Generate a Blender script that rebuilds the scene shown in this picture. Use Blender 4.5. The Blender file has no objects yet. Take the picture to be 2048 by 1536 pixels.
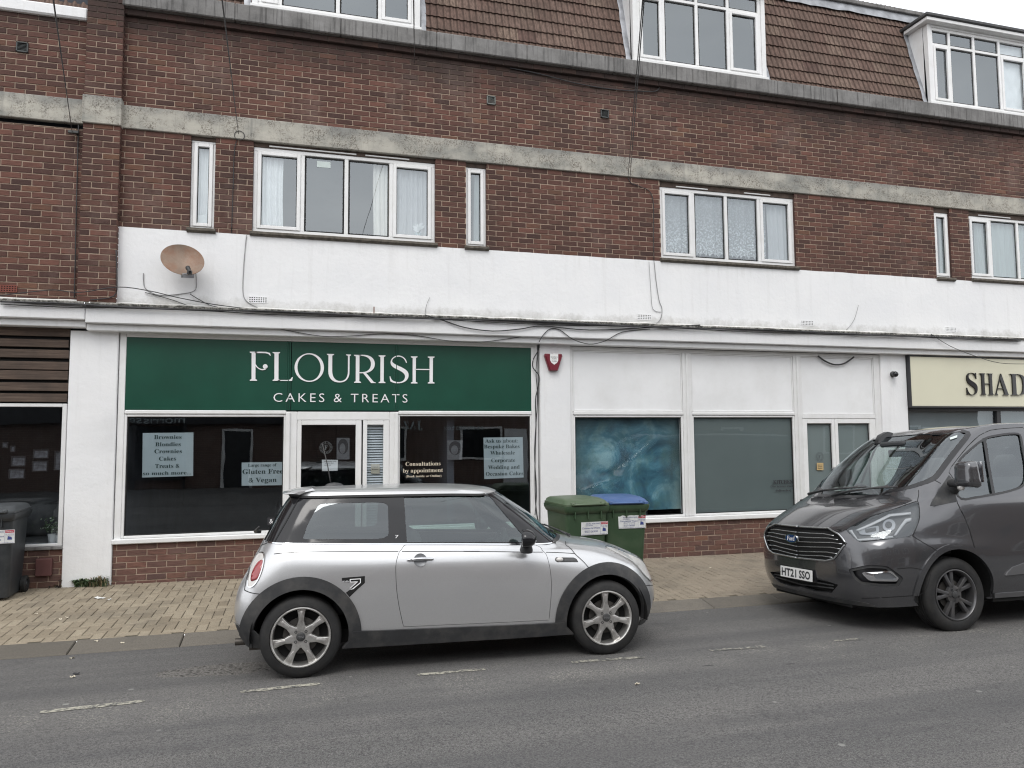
# Street scene: a brick parade of shops with a silver hatchback and a grey van parked in front.
import bpy, bmesh, math, random
from mathutils import Vector, Matrix, noise as mnoise
from mathutils.geometry import delaunay_2d_cdt
from mathutils.bvhtree import BVHTree
random.seed(7)
scene = bpy.context.scene
COL = scene.collection

# ------------------------------------------------------------------ camera (measured from the facade's lines)
CAM = Vector((0.0, -10.0, 1.755))
FPX, YAW, PITCH, ROLL = 1466.91, 0.27368929, 0.07262007, -0.00704611   # focal length in pixels of a 2048 px wide frame
def _axes():
    cy, sy, cp, sp = math.cos(YAW), math.sin(YAW), math.cos(PITCH), math.sin(PITCH)
    f = Vector((sy*cp, cy*cp, sp)); r = Vector((cy, -sy, 0)); u = r.cross(f)
    cr, sr = math.cos(ROLL), math.sin(ROLL)
    return cr*r+sr*u, -sr*r+cr*u, f
CR, CU, CF = _axes()
def ray(px, py):
    return (CF + CR*((px-1024)/FPX) - CU*((py-768)/FPX))
def F(px, py, y=0.0):
    """facade coordinates (x, z) of a point seen at px, py on the vertical plane at depth y"""
    d = ray(px, py); t = (y-CAM.y)/d.y
    return (CAM.x+d.x*t, CAM.z+d.z*t)
def FX(px, py, y=0.0): return F(px, py, y)[0]
def FZ(px, py, y=0.0): return F(px, py, y)[1]

PROFILE = [(-60, -.1), (-17, .06), (-12.6, .02), (-12.5, -.09), (-9, .0), (-6.6, .022), (-4.45, -.030), (-4.1, -.047), (-2.59, -.137)]
def lerp_profile(y, prof):
    for (a, za), (b, zb) in zip(prof, prof[1:]):
        if y <= b: return za+(zb-za)*max(0, (y-a))/(b-a)
    return prof[-1][1]
def road_z(x, y): return lerp_profile(y, PROFILE) - .006*x
PAVE = [(-2.59, -.129), (-2.29, -.083), (0, 0), (3, .0)]
def pave_z(x, y): return lerp_profile(y, PAVE) - .006*x
def G(px, py, zf=road_z):
    """ground point seen at px, py"""
    d = ray(px, py); z = 0
    for _ in range(12):
        t = (z-CAM.z)/d.z; p = CAM+d*t; z = zf(p.x, p.y)
    return Vector((p.x, p.y, z))

# ------------------------------------------------------------------ naming and grouping
def tag(o, label=None, cat=None, group=None, kind=None):
    if label: o['label'] = label
    if cat: o['category'] = cat
    if group: o['group'] = group
    if kind: o['kind'] = kind
    return o
def empty(name, loc=(0, 0, 0), label=None, cat=None, group=None, rot=None):
    o = bpy.data.objects.new(name, None); COL.objects.link(o); o.location = loc; o.empty_display_size = .1
    if rot: o.rotation_euler = rot
    return tag(o, label, cat, group)

class MB:
    """collects geometry in world (or root-local) coordinates and links it as one mesh object"""
    def __init__(s): s.v = []; s.f = []; s.m = []; s.c = []; s.mi = 0; s.col = (1, 1, 1, 1); s.n = []
    def add(s, verts, faces, mi=None, col=None):
        b = len(s.v); s.v += [Vector(v) for v in verts]
        for f in faces:
            s.f.append([i+b for i in f]); s.m.append(s.mi if mi is None else mi); s.c.append(col or s.col)
        return s
    def box(s, x0, x1, y0, y1, z0, z1, mi=None, col=None):
        return s.add([(x0,y0,z0),(x1,y0,z0),(x1,y1,z0),(x0,y1,z0),(x0,y0,z1),(x1,y0,z1),(x1,y1,z1),(x0,y1,z1)],
                     [(3,2,1,0),(4,5,6,7),(0,1,5,4),(1,2,6,5),(2,3,7,6),(3,0,4,7)], mi, col)
    def bbox(s, x0, x1, y0, y1, z0, z1, b=.006, mi=None, col=None):
        """box with its edges chamfered"""
        bm = bmesh.new(); bmesh.ops.create_cube(bm, size=1)
        bmesh.ops.scale(bm, vec=(x1-x0, y1-y0, z1-z0), verts=bm.verts)
        bmesh.ops.translate(bm, vec=((x0+x1)/2, (y0+y1)/2, (z0+z1)/2), verts=bm.verts)
        b = min(b, (x1-x0)*.45, (y1-y0)*.45, (z1-z0)*.45)
        bmesh.ops.bevel(bm, geom=bm.edges[:], offset=b, segments=1, affect='EDGES', profile=.5)
        return s.bm(bm, mi, col)
    def bm(s, bm, mi=None, col=None, M=None):
        bm.verts.index_update()
        s.add([(M @ v.co) if M else v.co.copy() for v in bm.verts], [[v.index for v in f.verts] for f in bm.faces], mi, col); bm.free(); return s
    def prism(s, poly, y0, y1, mi=None, col=None):
        """polygon in x, z pushed from y0 (front) to y1"""
        n = len(poly); a = sum(poly[i][0]*poly[(i+1) % n][1]-poly[(i+1) % n][0]*poly[i][1] for i in range(n))
        if a < 0: poly = poly[::-1]
        return s.add([(x, y0, z) for x, z in poly]+[(x, y1, z) for x, z in poly],
                     [list(range(n)), list(range(2*n-1, n-1, -1))]+[(i, i+n, (i+1) % n+n, (i+1) % n) for i in range(n)], mi, col)
    def tube(s, pts, r, n=6, mi=None, col=None, cap=True):
        pts = [Vector(p) for p in pts]; rings = []
        up = Vector((0, 0, 1))
        for i, p in enumerate(pts):
            t = (pts[min(i+1, len(pts)-1)]-pts[max(i-1, 0)])
            t = t.normalized() if t.length > 1e-9 else Vector((1, 0, 0))
            a = t.cross(up if abs(t.z) < .95 else Vector((1, 0, 0))).normalized(); b = t.cross(a)
            rr = r[i] if isinstance(r, (list, tuple)) else r
            rings.append([p+(a*math.cos(k*2*math.pi/n)+b*math.sin(k*2*math.pi/n))*rr for k in range(n)])
        V = [q for R in rings for q in R]; Fs = []
        for i in range(len(pts)-1):
            for k in range(n):
                Fs.append((i*n+k, i*n+(k+1) % n, (i+1)*n+(k+1) % n, (i+1)*n+k))
        if cap: Fs += [list(range(n))[::-1], list(range((len(pts)-1)*n, len(pts)*n))]
        return s.add(V, Fs, mi, col)
    def lathe(s, prof, M, n=32, mi=None, col=None, cap=False, a0=None, a1=None):
        """profile of (radius, height) turned about the local z of matrix M, all round or from a0 to a1 degrees"""
        full = a0 is None; m = n if full else n+1
        an = [2*math.pi*k/n for k in range(n)] if full else [math.radians(a0+(a1-a0)*k/n) for k in range(n+1)]
        V = [M @ Vector((r*math.cos(a), r*math.sin(a), h)) for r, h in prof for a in an]; Fs = []
        for i in range(len(prof)-1):
            for k in range(n): Fs.append((i*m+k, i*m+(k+1) % m, (i+1)*m+(k+1) % m, (i+1)*m+k))
        if cap: Fs += [list(range(m))[::-1], list(range((len(prof)-1)*m, len(prof)*m))]
        return s.add(V, Fs, mi, col)
    def build(s, name, mats, parent=None, smooth=False, auto=None, colors=False, local=False):
        me = bpy.data.meshes.new(name)
        off = Vector((0, 0, 0)) if (parent is None or local) else world_loc(parent)
        me.from_pydata([v-off for v in s.v], [], s.f)
        if not isinstance(mats, (list, tuple)): mats = [mats]
        for m in mats: me.materials.append(m)
        me.polygons.foreach_set('material_index', s.m)
        if colors:
            ca = me.color_attributes.new('Tint', 'FLOAT_COLOR', 'CORNER'); k = 0
            buf = []
            for p, c in zip(me.polygons, s.c): buf += list(c)*p.loop_total
            ca.data.foreach_set('color', buf)
        if smooth: me.shade_smooth()
        if auto is not None: me.set_sharp_from_angle(angle=math.radians(auto))
        if s.n and len(s.n) == len(s.v) == len(me.vertices): me.normals_split_custom_set_from_vertices(s.n)
        me.validate(); me.update()
        o = bpy.data.objects.new(name, me); COL.objects.link(o)
        if parent: o.parent = parent
        return o
def world_loc(o):
    v = Vector((0, 0, 0))
    while o: v += o.location; o = o.parent
    return v

# ------------------------------------------------------------------ lettering
def serif(s):
    o = ''
    for c in s:
        if 'A' <= c <= 'Z': o += chr(0x1D400+ord(c)-65)
        elif 'a' <= c <= 'z': o += chr(0x1D41A+ord(c)-97)
        elif '0' <= c <= '9': o += chr(0x1D7CE+ord(c)-48)
        else: o += c
    return o
def text_geo(body, space=1.0, bold=0.0, extrude=0.0):
    c = bpy.data.curves.new('lettering', 'FONT'); c.body = body; c.size = 1; c.space_character = space; c.resolution_u = 3
    c.offset = bold; c.extrude = extrude
    o = bpy.data.objects.new('lettering', c); COL.objects.link(o)
    bpy.context.view_layer.update()
    me = bpy.data.meshes.new_from_object(o.evaluated_get(bpy.context.evaluated_depsgraph_get()))
    V = [v.co.copy() for v in me.vertices]; Fs = [list(p.vertices) for p in me.polygons]
    bpy.data.objects.remove(o); bpy.data.curves.remove(c); bpy.data.meshes.remove(me)
    return V, Fs
def text_into(mb, body, x0, x1, z0, z1, y, M=None, mi=None, col=None, **k):
    """lettering stretched to fill the box x0..x1, z0..z1 on the plane y (facing -y); with M the box is in M's local xy"""
    V, Fs = text_geo(body, **k)
    if not V: return
    ax, bx = min(v.x for v in V), max(v.x for v in V); az, bz = min(v.y for v in V), max(v.y for v in V)
    out = []
    for v in V:
        X = x0+(v.x-ax)/max(1e-6, bx-ax)*(x1-x0); Z = z0+(v.y-az)/max(1e-6, bz-az)*(z1-z0)
        out.append(M @ Vector((X, Z, v.z)) if M else Vector((X, y-v.z, Z)))
    mb.add(out, Fs, mi, col)
def line_z(mb, body, cx, z, h, y, w=None, **k):
    """one centred line of text with letters h tall (cap height), baseline z; w: total width"""
    V, Fs = text_geo(body, **k)
    if not V: return
    sc = h/.70; ax, bx = min(v.x for v in V), max(v.x for v in V)
    sx = (w/(bx-ax)) if w else sc
    mb.add([Vector((cx+(v.x-(ax+bx)/2)*sx, y, z+v.y*sc)) for v in V], Fs)
# ------------------------------------------------------------------ procedural materials
MATS = {}
class NT:
    def __init__(s, name):
        s.m = bpy.data.materials.new(name); s.m.use_nodes = True; s.t = s.m.node_tree; s.n = s.t.nodes; s.l = s.t.links
        s.b = s.n['Principled BSDF']; s.out = s.n['Material Output']; s.tc = s.n.new('ShaderNodeTexCoord')
    def new(s, typ, **k):
        n = s.n.new(typ)
        for a, b in k.items(): setattr(n, a, b)
        return n
    def link(s, a, b): s.l.new(a, b)
    def mapping(s, scale=(1, 1, 1), src='Object', loc=(0, 0, 0), rot=(0, 0, 0)):
        mp = s.new('ShaderNodeMapping'); mp.inputs['Scale'].default_value = scale; mp.inputs['Location'].default_value = loc; mp.inputs['Rotation'].default_value = rot
        s.link(s.tc.outputs[src], mp.inputs[0]); return mp.outputs[0]
    def noise(s, scale, detail=4, rough=.55, vec=None, dist=0):
        n = s.new('ShaderNodeTexNoise'); n.inputs['Scale'].default_value = scale; n.inputs['Detail'].default_value = detail
        n.inputs['Roughness'].default_value = rough; n.inputs['Distortion'].default_value = dist
        s.link(vec or s.tc.outputs['Object'], n.inputs['Vector']); return n.outputs['Fac']
    def ramp(s, fac, stops, interp='LINEAR'):
        r = s.new('ShaderNodeValToRGB'); e = r.color_ramp.elements; r.color_ramp.interpolation = interp
        e[0].position, e[0].color = stops[0][0], col4(stops[0][1])
        e[1].position, e[1].color = stops[-1][0], col4(stops[-1][1])
        for p, c in stops[1:-1]:
            x = e.new(p); x.color = col4(c)
        s.link(fac, r.inputs[0]); return r.outputs[0]
    def mix(s, fac, a, b, mode='MIX'):
        m = s.new('ShaderNodeMix', data_type='RGBA', blend_type=mode)
        for sock, v in ((m.inputs[0], fac), (m.inputs[6], a), (m.inputs[7], b)):
            if hasattr(v, 'default_value'): s.link(v, sock)
            elif sock is m.inputs[0]: sock.default_value = v
            else: sock.default_value = col4(v)
        return m.outputs[2]
    def math(s, op, a, b=None, clamp=False):
        m = s.new('ShaderNodeMath', operation=op, use_clamp=clamp)
        for sock, v in ((m.inputs[0], a), (m.inputs[1], b)):
            if v is None: continue
            if hasattr(v, 'default_value'): s.link(v, sock)
            else: sock.default_value = v
        return m.outputs[0]
    def sep(s, vec):
        n = s.new('ShaderNodeSeparateXYZ'); s.link(vec, n.inputs[0]); return n.outputs
    def bump(s, h, strength=.3, dist=.01, normal=None):
        b = s.new('ShaderNodeBump'); b.inputs['Strength'].default_value = strength; b.inputs['Distance'].default_value = dist
        s.link(h, b.inputs['Height'])
        if normal: s.link(normal, b.inputs['Normal'])
        s.link(b.outputs[0], s.b.inputs['Normal']); return b.outputs[0]
    def base(s, c):
        if hasattr(c, 'default_value'): s.link(c, s.b.inputs['Base Color'])
        else: s.b.inputs['Base Color'].default_value = col4(c)
    def set(s, **k):
        for a, v in k.items():
            sock = s.b.inputs[a.replace('_', ' ')]
            if hasattr(v, 'default_value'): s.link(v, sock)
            else: sock.default_value = v
def col4(c):
    if isinstance(c, (int, float)): return (c, c, c, 1)
    return tuple(c)+((1,) if len(c) == 3 else ())
def plain(name, c, rough=.5, metal=0, var=.12, vscale=6, bump=0, bscale=80, spec=.5, coat=0, dirt=None, dscale=3):
    """paint, plastic or metal with slight mottling; dirt = (colour, amount)"""
    if name in MATS: return MATS[name]
    t = NT(name); a = t.noise(vscale, 5)
    colr = t.mix(t.ramp(a, [(.3, 0), (.7, 1)]), [x*(1-var) for x in c], [min(1, x*(1+var)) for x in c])
    if dirt:
        d = t.noise(dscale, 8, .7)
        colr = t.mix(t.math('MULTIPLY', t.ramp(d, [(.45, 0), (.72, 1)]), dirt[1]), colr, dirt[0])
    t.base(colr); t.set(Roughness=rough, Metallic=metal, Specular_IOR_Level=spec)
    if coat: t.set(Coat_Weight=coat, Coat_Roughness=.05)
    if bump: t.bump(t.noise(bscale, 4), bump, .005)
    MATS[name] = t.m; return t.m

def brick_mat(name, light, dark):
    t = NT(name)
    at = t.new('ShaderNodeAttribute', attribute_name='Tint')
    s = t.sep(at.outputs['Color'])
    c = t.mix(s[0], dark, light)
    c = t.mix(t.math('MULTIPLY', s[1], .6), c, (.20, .105, .058))
    streak = t.noise(1, 5, .6, t.mapping((9, 9, 150)))
    c = t.mix(t.math('MULTIPLY', t.ramp(streak, [(.38, 1), (.52, 0)]), .5), c, (.035, .02, .017))
    fine = t.noise(140, 3); c = t.mix(t.math('MULTIPLY', t.ramp(fine, [(.5, 0), (.75, 1)]), .22), c, (.24, .18, .15))
    grime = t.noise(.8, 7, .68); c = t.mix(t.math('MULTIPLY', t.ramp(grime, [(.47, 0), (.72, 1)]), .55), c, (.040, .031, .028))
    bloom = t.noise(1, 6, .7, t.mapping((1.3, 1.3, .8), loc=(4, 1, 7))); c = t.mix(t.math('MULTIPLY', t.ramp(bloom, [(.54, 0), (.72, 1)]), .42), c, (.21, .155, .135))
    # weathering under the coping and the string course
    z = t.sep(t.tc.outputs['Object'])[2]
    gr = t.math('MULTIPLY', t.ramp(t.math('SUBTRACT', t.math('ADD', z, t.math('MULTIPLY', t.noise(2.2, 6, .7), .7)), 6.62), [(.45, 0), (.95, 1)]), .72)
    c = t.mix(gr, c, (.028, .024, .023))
    t.base(c); t.set(Roughness=.88, Specular_IOR_Level=.3)
    t.bump(t.math('ADD', streak, t.math('MULTIPLY', fine, .6)), .5, .006)
    return t.m
def mortar_mat(name, c0, c1):
    t = NT(name); n = t.noise(7, 6, .65)
    c = t.mix(t.ramp(n, [(.35, 0), (.65, 1)]), c0, c1)
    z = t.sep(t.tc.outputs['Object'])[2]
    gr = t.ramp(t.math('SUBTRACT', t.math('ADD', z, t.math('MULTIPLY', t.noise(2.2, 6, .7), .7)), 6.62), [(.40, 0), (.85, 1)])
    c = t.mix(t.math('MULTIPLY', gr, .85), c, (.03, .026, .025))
    t.base(c); t.set(Roughness=.95, Specular_IOR_Level=.2); t.bump(t.noise(120, 3), .4, .004); return t.m
def concrete_mat(name):
    """lichen-mottled string course, greyer along its weathered top"""
    t = NT(name); z = t.sep(t.tc.outputs['Object'])[2]
    big = t.noise(1, 6, .66, t.mapping((1.7, 1.7, 3.2)))
    c = t.ramp(big, [(.30, (.20, .20, .19)), (.43, (.30, .295, .265)), (.52, (.385, .368, .325)), (.66, (.46, .44, .385))])
    up = t.ramp(t.math('ADD', t.math('MULTIPLY', t.math('SUBTRACT', z, 5.70), 2.6), t.math('MULTIPLY', t.math('SUBTRACT', t.noise(2.6, 6, .7), .5), 1.3)), [(.42, 0), (.95, 1)])
    c = t.mix(t.math('MULTIPLY', up, .8), c, (.205, .207, .20))
    sp = t.noise(58, 5, .8); msk = t.noise(5.5, 5, .65)
    k = t.math('MULTIPLY', t.ramp(sp, [(.50, 0), (.57, 1)]), t.ramp(msk, [(.42, 0), (.58, 1)]))
    c = t.mix(t.math('MULTIPLY', k, .85), c, (.085, .066, .052))
    drip = t.noise(1, 5, .7, t.mapping((13, 13, .5)))
    c = t.mix(t.math('MULTIPLY', t.ramp(drip, [(.56, 0), (.72, 1)]), .4), c, (.11, .11, .11))
    t.base(c); t.set(Roughness=.9, Specular_IOR_Level=.25); t.bump(sp, .35, .006); return t.m
def coping_mat(name):
    t = NT(name); n = t.noise(3, 7, .7)
    c = t.ramp(n, [(.3, (.105, .102, .10)), (.52, (.185, .18, .175)), (.75, (.26, .255, .25))])
    drip = t.noise(1, 5, .65, t.mapping((30, 30, 1.2)))
    c = t.mix(t.math('MULTIPLY', t.ramp(drip, [(.52, 0), (.66, 1)]), .75), c, (.045, .043, .042))
    t.base(c); t.set(Roughness=.92); t.bump(t.noise(60, 5, .7), .4, .006); return t.m
def render_mat(name, tone=.74, stain=(.36, .35, .32), foot=False):
    """white masonry paint over uneven render"""
    t = NT(name); n = t.noise(1.4, 6, .6)
    c = t.mix(t.ramp(n, [(.35, 0), (.7, 1)]), (tone*.94, tone*.945, tone*.955), (tone, tone, tone))
    drip = t.noise(1, 5, .6, t.mapping((9, 9, .55)))
    c = t.mix(t.math('MULTIPLY', t.ramp(drip, [(.55, 0), (.8, 1)]), .22), c, stain)
    spk = t.noise(30, 6, .8); c = t.mix(t.math('MULTIPLY', t.ramp(spk, [(.66, 0), (.75, 1)]), .3), c, stain)
    if foot:   # grime where the band meets the canopy, and damp below the sills
        z = t.sep(t.tc.outputs['Object'])[2]
        k = t.ramp(t.math('ADD', t.math('SUBTRACT', z, 3.42), t.math('MULTIPLY', t.math('SUBTRACT', t.noise(5, 6, .75), .5), .35)), [(.02, 1), (.16, 0)])
        c = t.mix(t.math('MULTIPLY', k, .6), c, (.33, .32, .29))
        k = t.math('MULTIPLY', t.ramp(t.math('SUBTRACT', z, 4.0), [(.18, 0), (.42, 1)]), t.ramp(t.noise(1, 5, .65, t.mapping((7, 7, .6), loc=(3, 2, 1))), [(.55, 0), (.72, 1)]))
        c = t.mix(t.math('MULTIPLY', k, .28), c, (.40, .39, .36))
    t.base(c); t.set(Roughness=.62, Specular_IOR_Level=.3)
    t.bump(t.math('ADD', t.math('MULTIPLY', t.noise(16, 6, .65), .8), t.math('MULTIPLY', t.noise(2.5, 3), 1.2)), .32, .018); return t.m
def upvc_mat(name, tone=.76):
    t = NT(name); n = t.noise(5, 6, .65)
    c = t.mix(t.ramp(n, [(.4, 0), (.75, 1)]), (tone,)*3, (tone*.9, tone*.9, tone*.88))
    d = t.noise(26, 7, .75); c = t.mix(t.math('MULTIPLY', t.ramp(d, [(.62, 0), (.78, 1)]), .35), c, (.25, .25, .23))
    t.base(c); t.set(Roughness=.35); return t.m
def glass_mat(name, tint=(.86, .9, .9), refl=.10, rough=.0, warp=0.0):
    """window glass: reflects by Fresnel, lets the rest through"""
    t = NT(name); t.n.remove(t.b)
    tr = t.new('ShaderNodeBsdfTransparent'); tr.inputs[0].default_value = col4(tint)
    gl = t.new('ShaderNodeBsdfGlossy'); gl.inputs['Roughness'].default_value = rough
    gl.inputs[0].default_value = (.90, .96, 1, 1)
    fr = t.new('ShaderNodeLayerWeight'); fr.inputs['Blend'].default_value = .5
    mx = t.new('ShaderNodeMixShader')
    t.link(t.math('ADD', t.math('MULTIPLY', t.math('POWER', fr.outputs['Facing'], 5), .85), refl, True), mx.inputs[0]); t.link(tr.outputs[0], mx.inputs[1]); t.link(gl.outputs[0], mx.inputs[2])
    if warp:
        b = t.new('ShaderNodeBump'); b.inputs['Strength'].default_value = warp; b.inputs['Distance'].default_value = .02
        t.link(t.noise(1.6, 2), b.inputs['Height']); t.link(b.outputs[0], gl.inputs['Normal'])
    t.link(mx.outputs[0], t.out.inputs[0]); return t.m
def carpaint(name, c, metal=.75, rough=.32, dust=.2, dustc=(.33, .31, .28), flake=.06, coat=.7):
    t = NT(name); n = t.noise(260, 2)
    colr = t.mix(t.ramp(n, [(.3, 0), (.7, 1)]), [x*(1-flake) for x in c], [x*(1+flake) for x in c])
    z = t.sep(t.tc.outputs['Object'])[2]
    low = t.ramp(t.math('ADD', z, t.math('MULTIPLY', t.noise(3, 6, .7), .5)), [(.35, 1), (.95, 0)])
    d = t.noise(9, 8, .75); dm = t.math('ADD', t.math('MULTIPLY', low, dust*1.6), t.math('MULTIPLY', t.ramp(d, [(.45, 0), (.75, 1)]), dust*.55), True)
    t.base(t.mix(dm, colr, dustc))
    t.set(Metallic=t.math('SUBTRACT', metal, t.math('MULTIPLY', dm, metal)), Roughness=t.math('ADD', rough, t.math('MULTIPLY', dm, .4)), Coat_Weight=coat, Coat_Roughness=.04)
    return t.m
M_ = MATS
M_['brick'] = brick_mat('brick', (.165, .074, .056), (.066, .034, .029))
M_['brick_low'] = brick_mat('brick_low', (.20, .098, .075), (.115, .068, .06))
M_['mortar'] = mortar_mat('mortar', (.32, .24, .185), (.42, .325, .255))
M_['concrete'] = concrete_mat('concrete'); M_['coping'] = coping_mat('coping')
M_['render'] = render_mat('render', .82, (.46, .45, .43)); M_['render_band'] = render_mat('render_band', .82, (.46, .45, .43), True); M_['render2'] = render_mat('render2', .79, (.36, .33, .29)); M_['fascia'] = render_mat('fascia', .76, (.42, .41, .38))
M_['upvc'] = upvc_mat('upvc', .78); M_['upvc_old'] = upvc_mat('upvc_old', .74)
M_['glass_up'] = glass_mat('glass_up', (.86, .90, .92), .20, warp=.06)
M_['glass_shop'] = glass_mat('glass_shop', (.76, .80, .83), .105, warp=.05)
M_['glass_kitchen'] = glass_mat('glass_kitchen', (.82, .86, .87), .05, warp=.05)
M_['glass_car'] = glass_mat('glass_car', (.44, .54, .51), .115)
M_['glass_tint'] = glass_mat('glass_tint', (.30, .36, .35), .12)
M_['glass_van'] = glass_mat('glass_van', (.60, .68, .66), .15)
M_['lens'] = glass_mat('lens', (.92, .93, .94), .08)
plain('wood_dark', (.075, .052, .04), .8, var=.4, vscale=14, bump=.4)
plain('sill_wood', (.10, .088, .072), .9, var=.45, vscale=18, bump=.6, bscale=40)
plain('black_gloss', (.012, .012, .014), .12, var=.05)
plain('black_plastic', (.028, .029, .031), .5, var=.2, vscale=20, bump=.15, dirt=((.12, .115, .105), .5), dscale=6)
plain('dark_void', (.008, .008, .008), .9, var=.05)
plain('rubber', (.012, .012, .0125), .72, var=.25, vscale=15, bump=.2, dirt=((.045, .042, .037), .45), dscale=9)
plain('chrome', (.75, .76, .78), .12, 1, var=.05)
plain('alloy', (.66, .65, .63), .30, .85, var=.12, vscale=14, dirt=((.16, .14, .12), .55), dscale=12)
plain('alloy_dark', (.125, .125, .13), .35, .7, var=.12, vscale=14, dirt=((.14, .125, .11), .5), dscale=12)
plain('cable', (.03, .03, .032), .6, var=.3)
plain('cable_grey', (.30, .30, .30), .6, var=.2)
plain('lead', (.30, .31, .33), .5, .3, var=.3, vscale=7, bump=.5, bscale=14)
plain('white_paint', (.78, .78, .77), .5, var=.04)
plain('green_vinyl', (.006, .058, .036), .34, var=.12, vscale=2.2, bump=.05, bscale=5, spec=.4, coat=.12)
plain('letter_white', (.80, .80, .81), .5, var=.03)
plain('poster_grey', (.42, .48, .49), .55, var=.05, vscale=3)
plain('letter_dark', (.018, .045, .038), .6, var=.05)
plain('letter_cream', (.58, .52, .41), .6, var=.04)
plain('curtain', (.78, .78, .77), .85, var=.06)
plain('panel_white', (.77, .775, .78), .4, var=.05, vscale=1.2, dirt=((.5, .49, .46), .25), dscale=2)
plain('cream', (.65, .63, .49), .45, var=.03, vscale=1)
plain('film2', (.25, .28, .275), .30, var=.05, vscale=1.5)
plain('film', (.165, .19, .187), .30, var=.05, vscale=1.5)
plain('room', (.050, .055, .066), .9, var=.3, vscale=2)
plain('paper', (.72, .72, .70), .7, var=.05)
plain('ink', (.03, .03, .035), .7, var=.05)
plain('red_plastic', (.155, .009, .022), .35, var=.1, coat=.2)
plain('rust_dish', (.215, .15, .108), .55, .1, var=.3, vscale=3, bump=.3, bscale=60, dirt=((.19, .07, .03), .85), dscale=4.5)
# ------------------------------------------------------------------ ground
def asphalt():
    t = NT('asphalt'); o = t.tc.outputs['Object']; xyz = t.sep(o)
    big = t.noise(1, 5, .6, t.mapping((.35, 1.3, 1)))
    c = t.ramp(big, [(.35, (.130, .129, .126)), (.65, (.178, .173, .166))])
    g = t.noise(95, 4, .7); c = t.mix(t.ramp(g, [(.40, .62), (.54, 0)]), c, (.030, .022, .024))
    g3 = t.noise(48, 5, .75); c = t.mix(t.ramp(g3, [(.40, .6), (.50, 0)]), c, (.03, .03, .032))
    g2 = t.noise(170, 2); c = t.mix(t.math('MULTIPLY', t.ramp(g2, [(.56, 0), (.66, 1)]), .5), c, (.34, .335, .32))
    # parking strip: paler, dusty, with worn-off paint crumbs along the line
    strip = t.math('MULTIPLY', t.ramp(t.math('ADD', xyz[1], 5.2), [(.0, 0), (.55, 1)]), 1)
    c = t.mix(t.math('MULTIPLY', strip, .22), c, (.135, .13, .125))
    d = t.math('ABSOLUTE', t.math('ADD', xyz[1], 4.50)); near = t.ramp(d, [(.02, 1), (.55, 0)])
    cr = t.noise(70, 3, .6); pat = t.noise(2.2, 4, .6)
    k = t.math('MULTIPLY', t.math('MULTIPLY', t.ramp(cr, [(.56, 0), (.63, 1)]), t.ramp(pat, [(.44, 0), (.62, 1)])), near)
    c = t.mix(t.math('MULTIPLY', k, .85), c, (.36, .345, .30))
    # gum spots and small dark scars
    v = t.new('ShaderNodeTexVoronoi'); v.inputs['Scale'].default_value = 2.6; t.link(t.mapping((1, 1, 0)), v.inputs['Vector'])
    sel = t.sep(v.outputs['Color'])[0]
    gum = t.math('MULTIPLY', t.ramp(v.outputs['Distance'], [(.045, 1), (.06, 0)]), t.math('GREATER_THAN', sel, .62))
    c = t.mix(t.math('MULTIPLY', gum, .75), c, (.30, .30, .28))
    v2 = t.new('ShaderNodeTexVoronoi'); v2.inputs['Scale'].default_value = 2.3; t.link(t.mapping((.5, 2.2, 0), rot=(0, 0, .12), loc=(3.3, 1.7, 0)), v2.inputs['Vector'])
    sc = t.math('MULTIPLY', t.ramp(t.math('ADD', v2.outputs['Distance'], t.math('MULTIPLY', t.noise(40, 3), .06)), [(.07, 1), (.1, 0)]), t.math('GREATER_THAN', t.sep(v2.outputs['Color'])[1], .5))
    c = t.mix(t.math('MULTIPLY', sc, .8), c, (.022, .022, .024))
    # faint tyre-polished bands along the street
    band = t.noise(1, 4, .6, t.mapping((.09, 1.5, 1), loc=(1.7, .6, 0))); c = t.mix(t.math('MULTIPLY', t.ramp(band, [(.45, 0), (.62, 1)]), .42), c, (.062, .062, .066))
    oil = t.noise(1.1, 6, .7); c = t.mix(t.math('MULTIPLY', t.ramp(oil, [(.60, 0), (.72, 1)]), .45), c, (.050, .050, .052))
    # fretted patch
    px_, py_ = t.math('SUBTRACT', xyz[0], PATCH[0]), t.math('SUBTRACT', xyz[1], PATCH[1])
    r = t.math('SQRT', t.math('ADD', t.math('POWER', t.math('DIVIDE', px_, .78), 2), t.math('POWER', t.math('DIVIDE', py_, .27), 2)))
    pm = t.ramp(t.math('ADD', r, t.math('MULTIPLY', t.noise(7, 4, .7), .55)), [(.98, 1), (1.16, 0)])
    w = t.new('ShaderNodeTexVoronoi'); w.inputs['Scale'].default_value = 26; t.link(t.mapping((.8, 1.1, 0)), w.inputs['Vector'])
    w.inputs['Randomness'].default_value = .55
    pit = t.ramp(w.outputs['Distance'], [(.10, 1), (.42, 0)])
    stone = t.mix(t.ramp(t.noise(60, 2), [(.4, 0), (.6, 1)]), (.10, .092, .085), (.20, .192, .18))
    c = t.mix(pm, c, t.mix(pit, stone, (.012, .011, .011)))
    t.base(c); t.set(Roughness=.86, Specular_IOR_Level=.32)
    h = t.math('ADD', t.math('ADD', g, t.math('MULTIPLY', g2, .5)), t.math('MULTIPLY', t.math('MULTIPLY', pit, pm), -2.0))
    t.bump(h, .55, .012); return t.m
PATCH = G(455, 1338)
road_m = asphalt()
mb = MB()
xs = [-220, -60] + [-20+i*2 for i in range(26)] + [60, 220]
ys = [-220, -60, -30, -17.01, -12.6, -12.5, -11, -10, -9, -8, -7.2, -6.6, -6.1, -5.6, -5.2, -4.8, -4.45, -4.1, -3.7, -3.3, -2.9, -2.59, -2.47]
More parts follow.
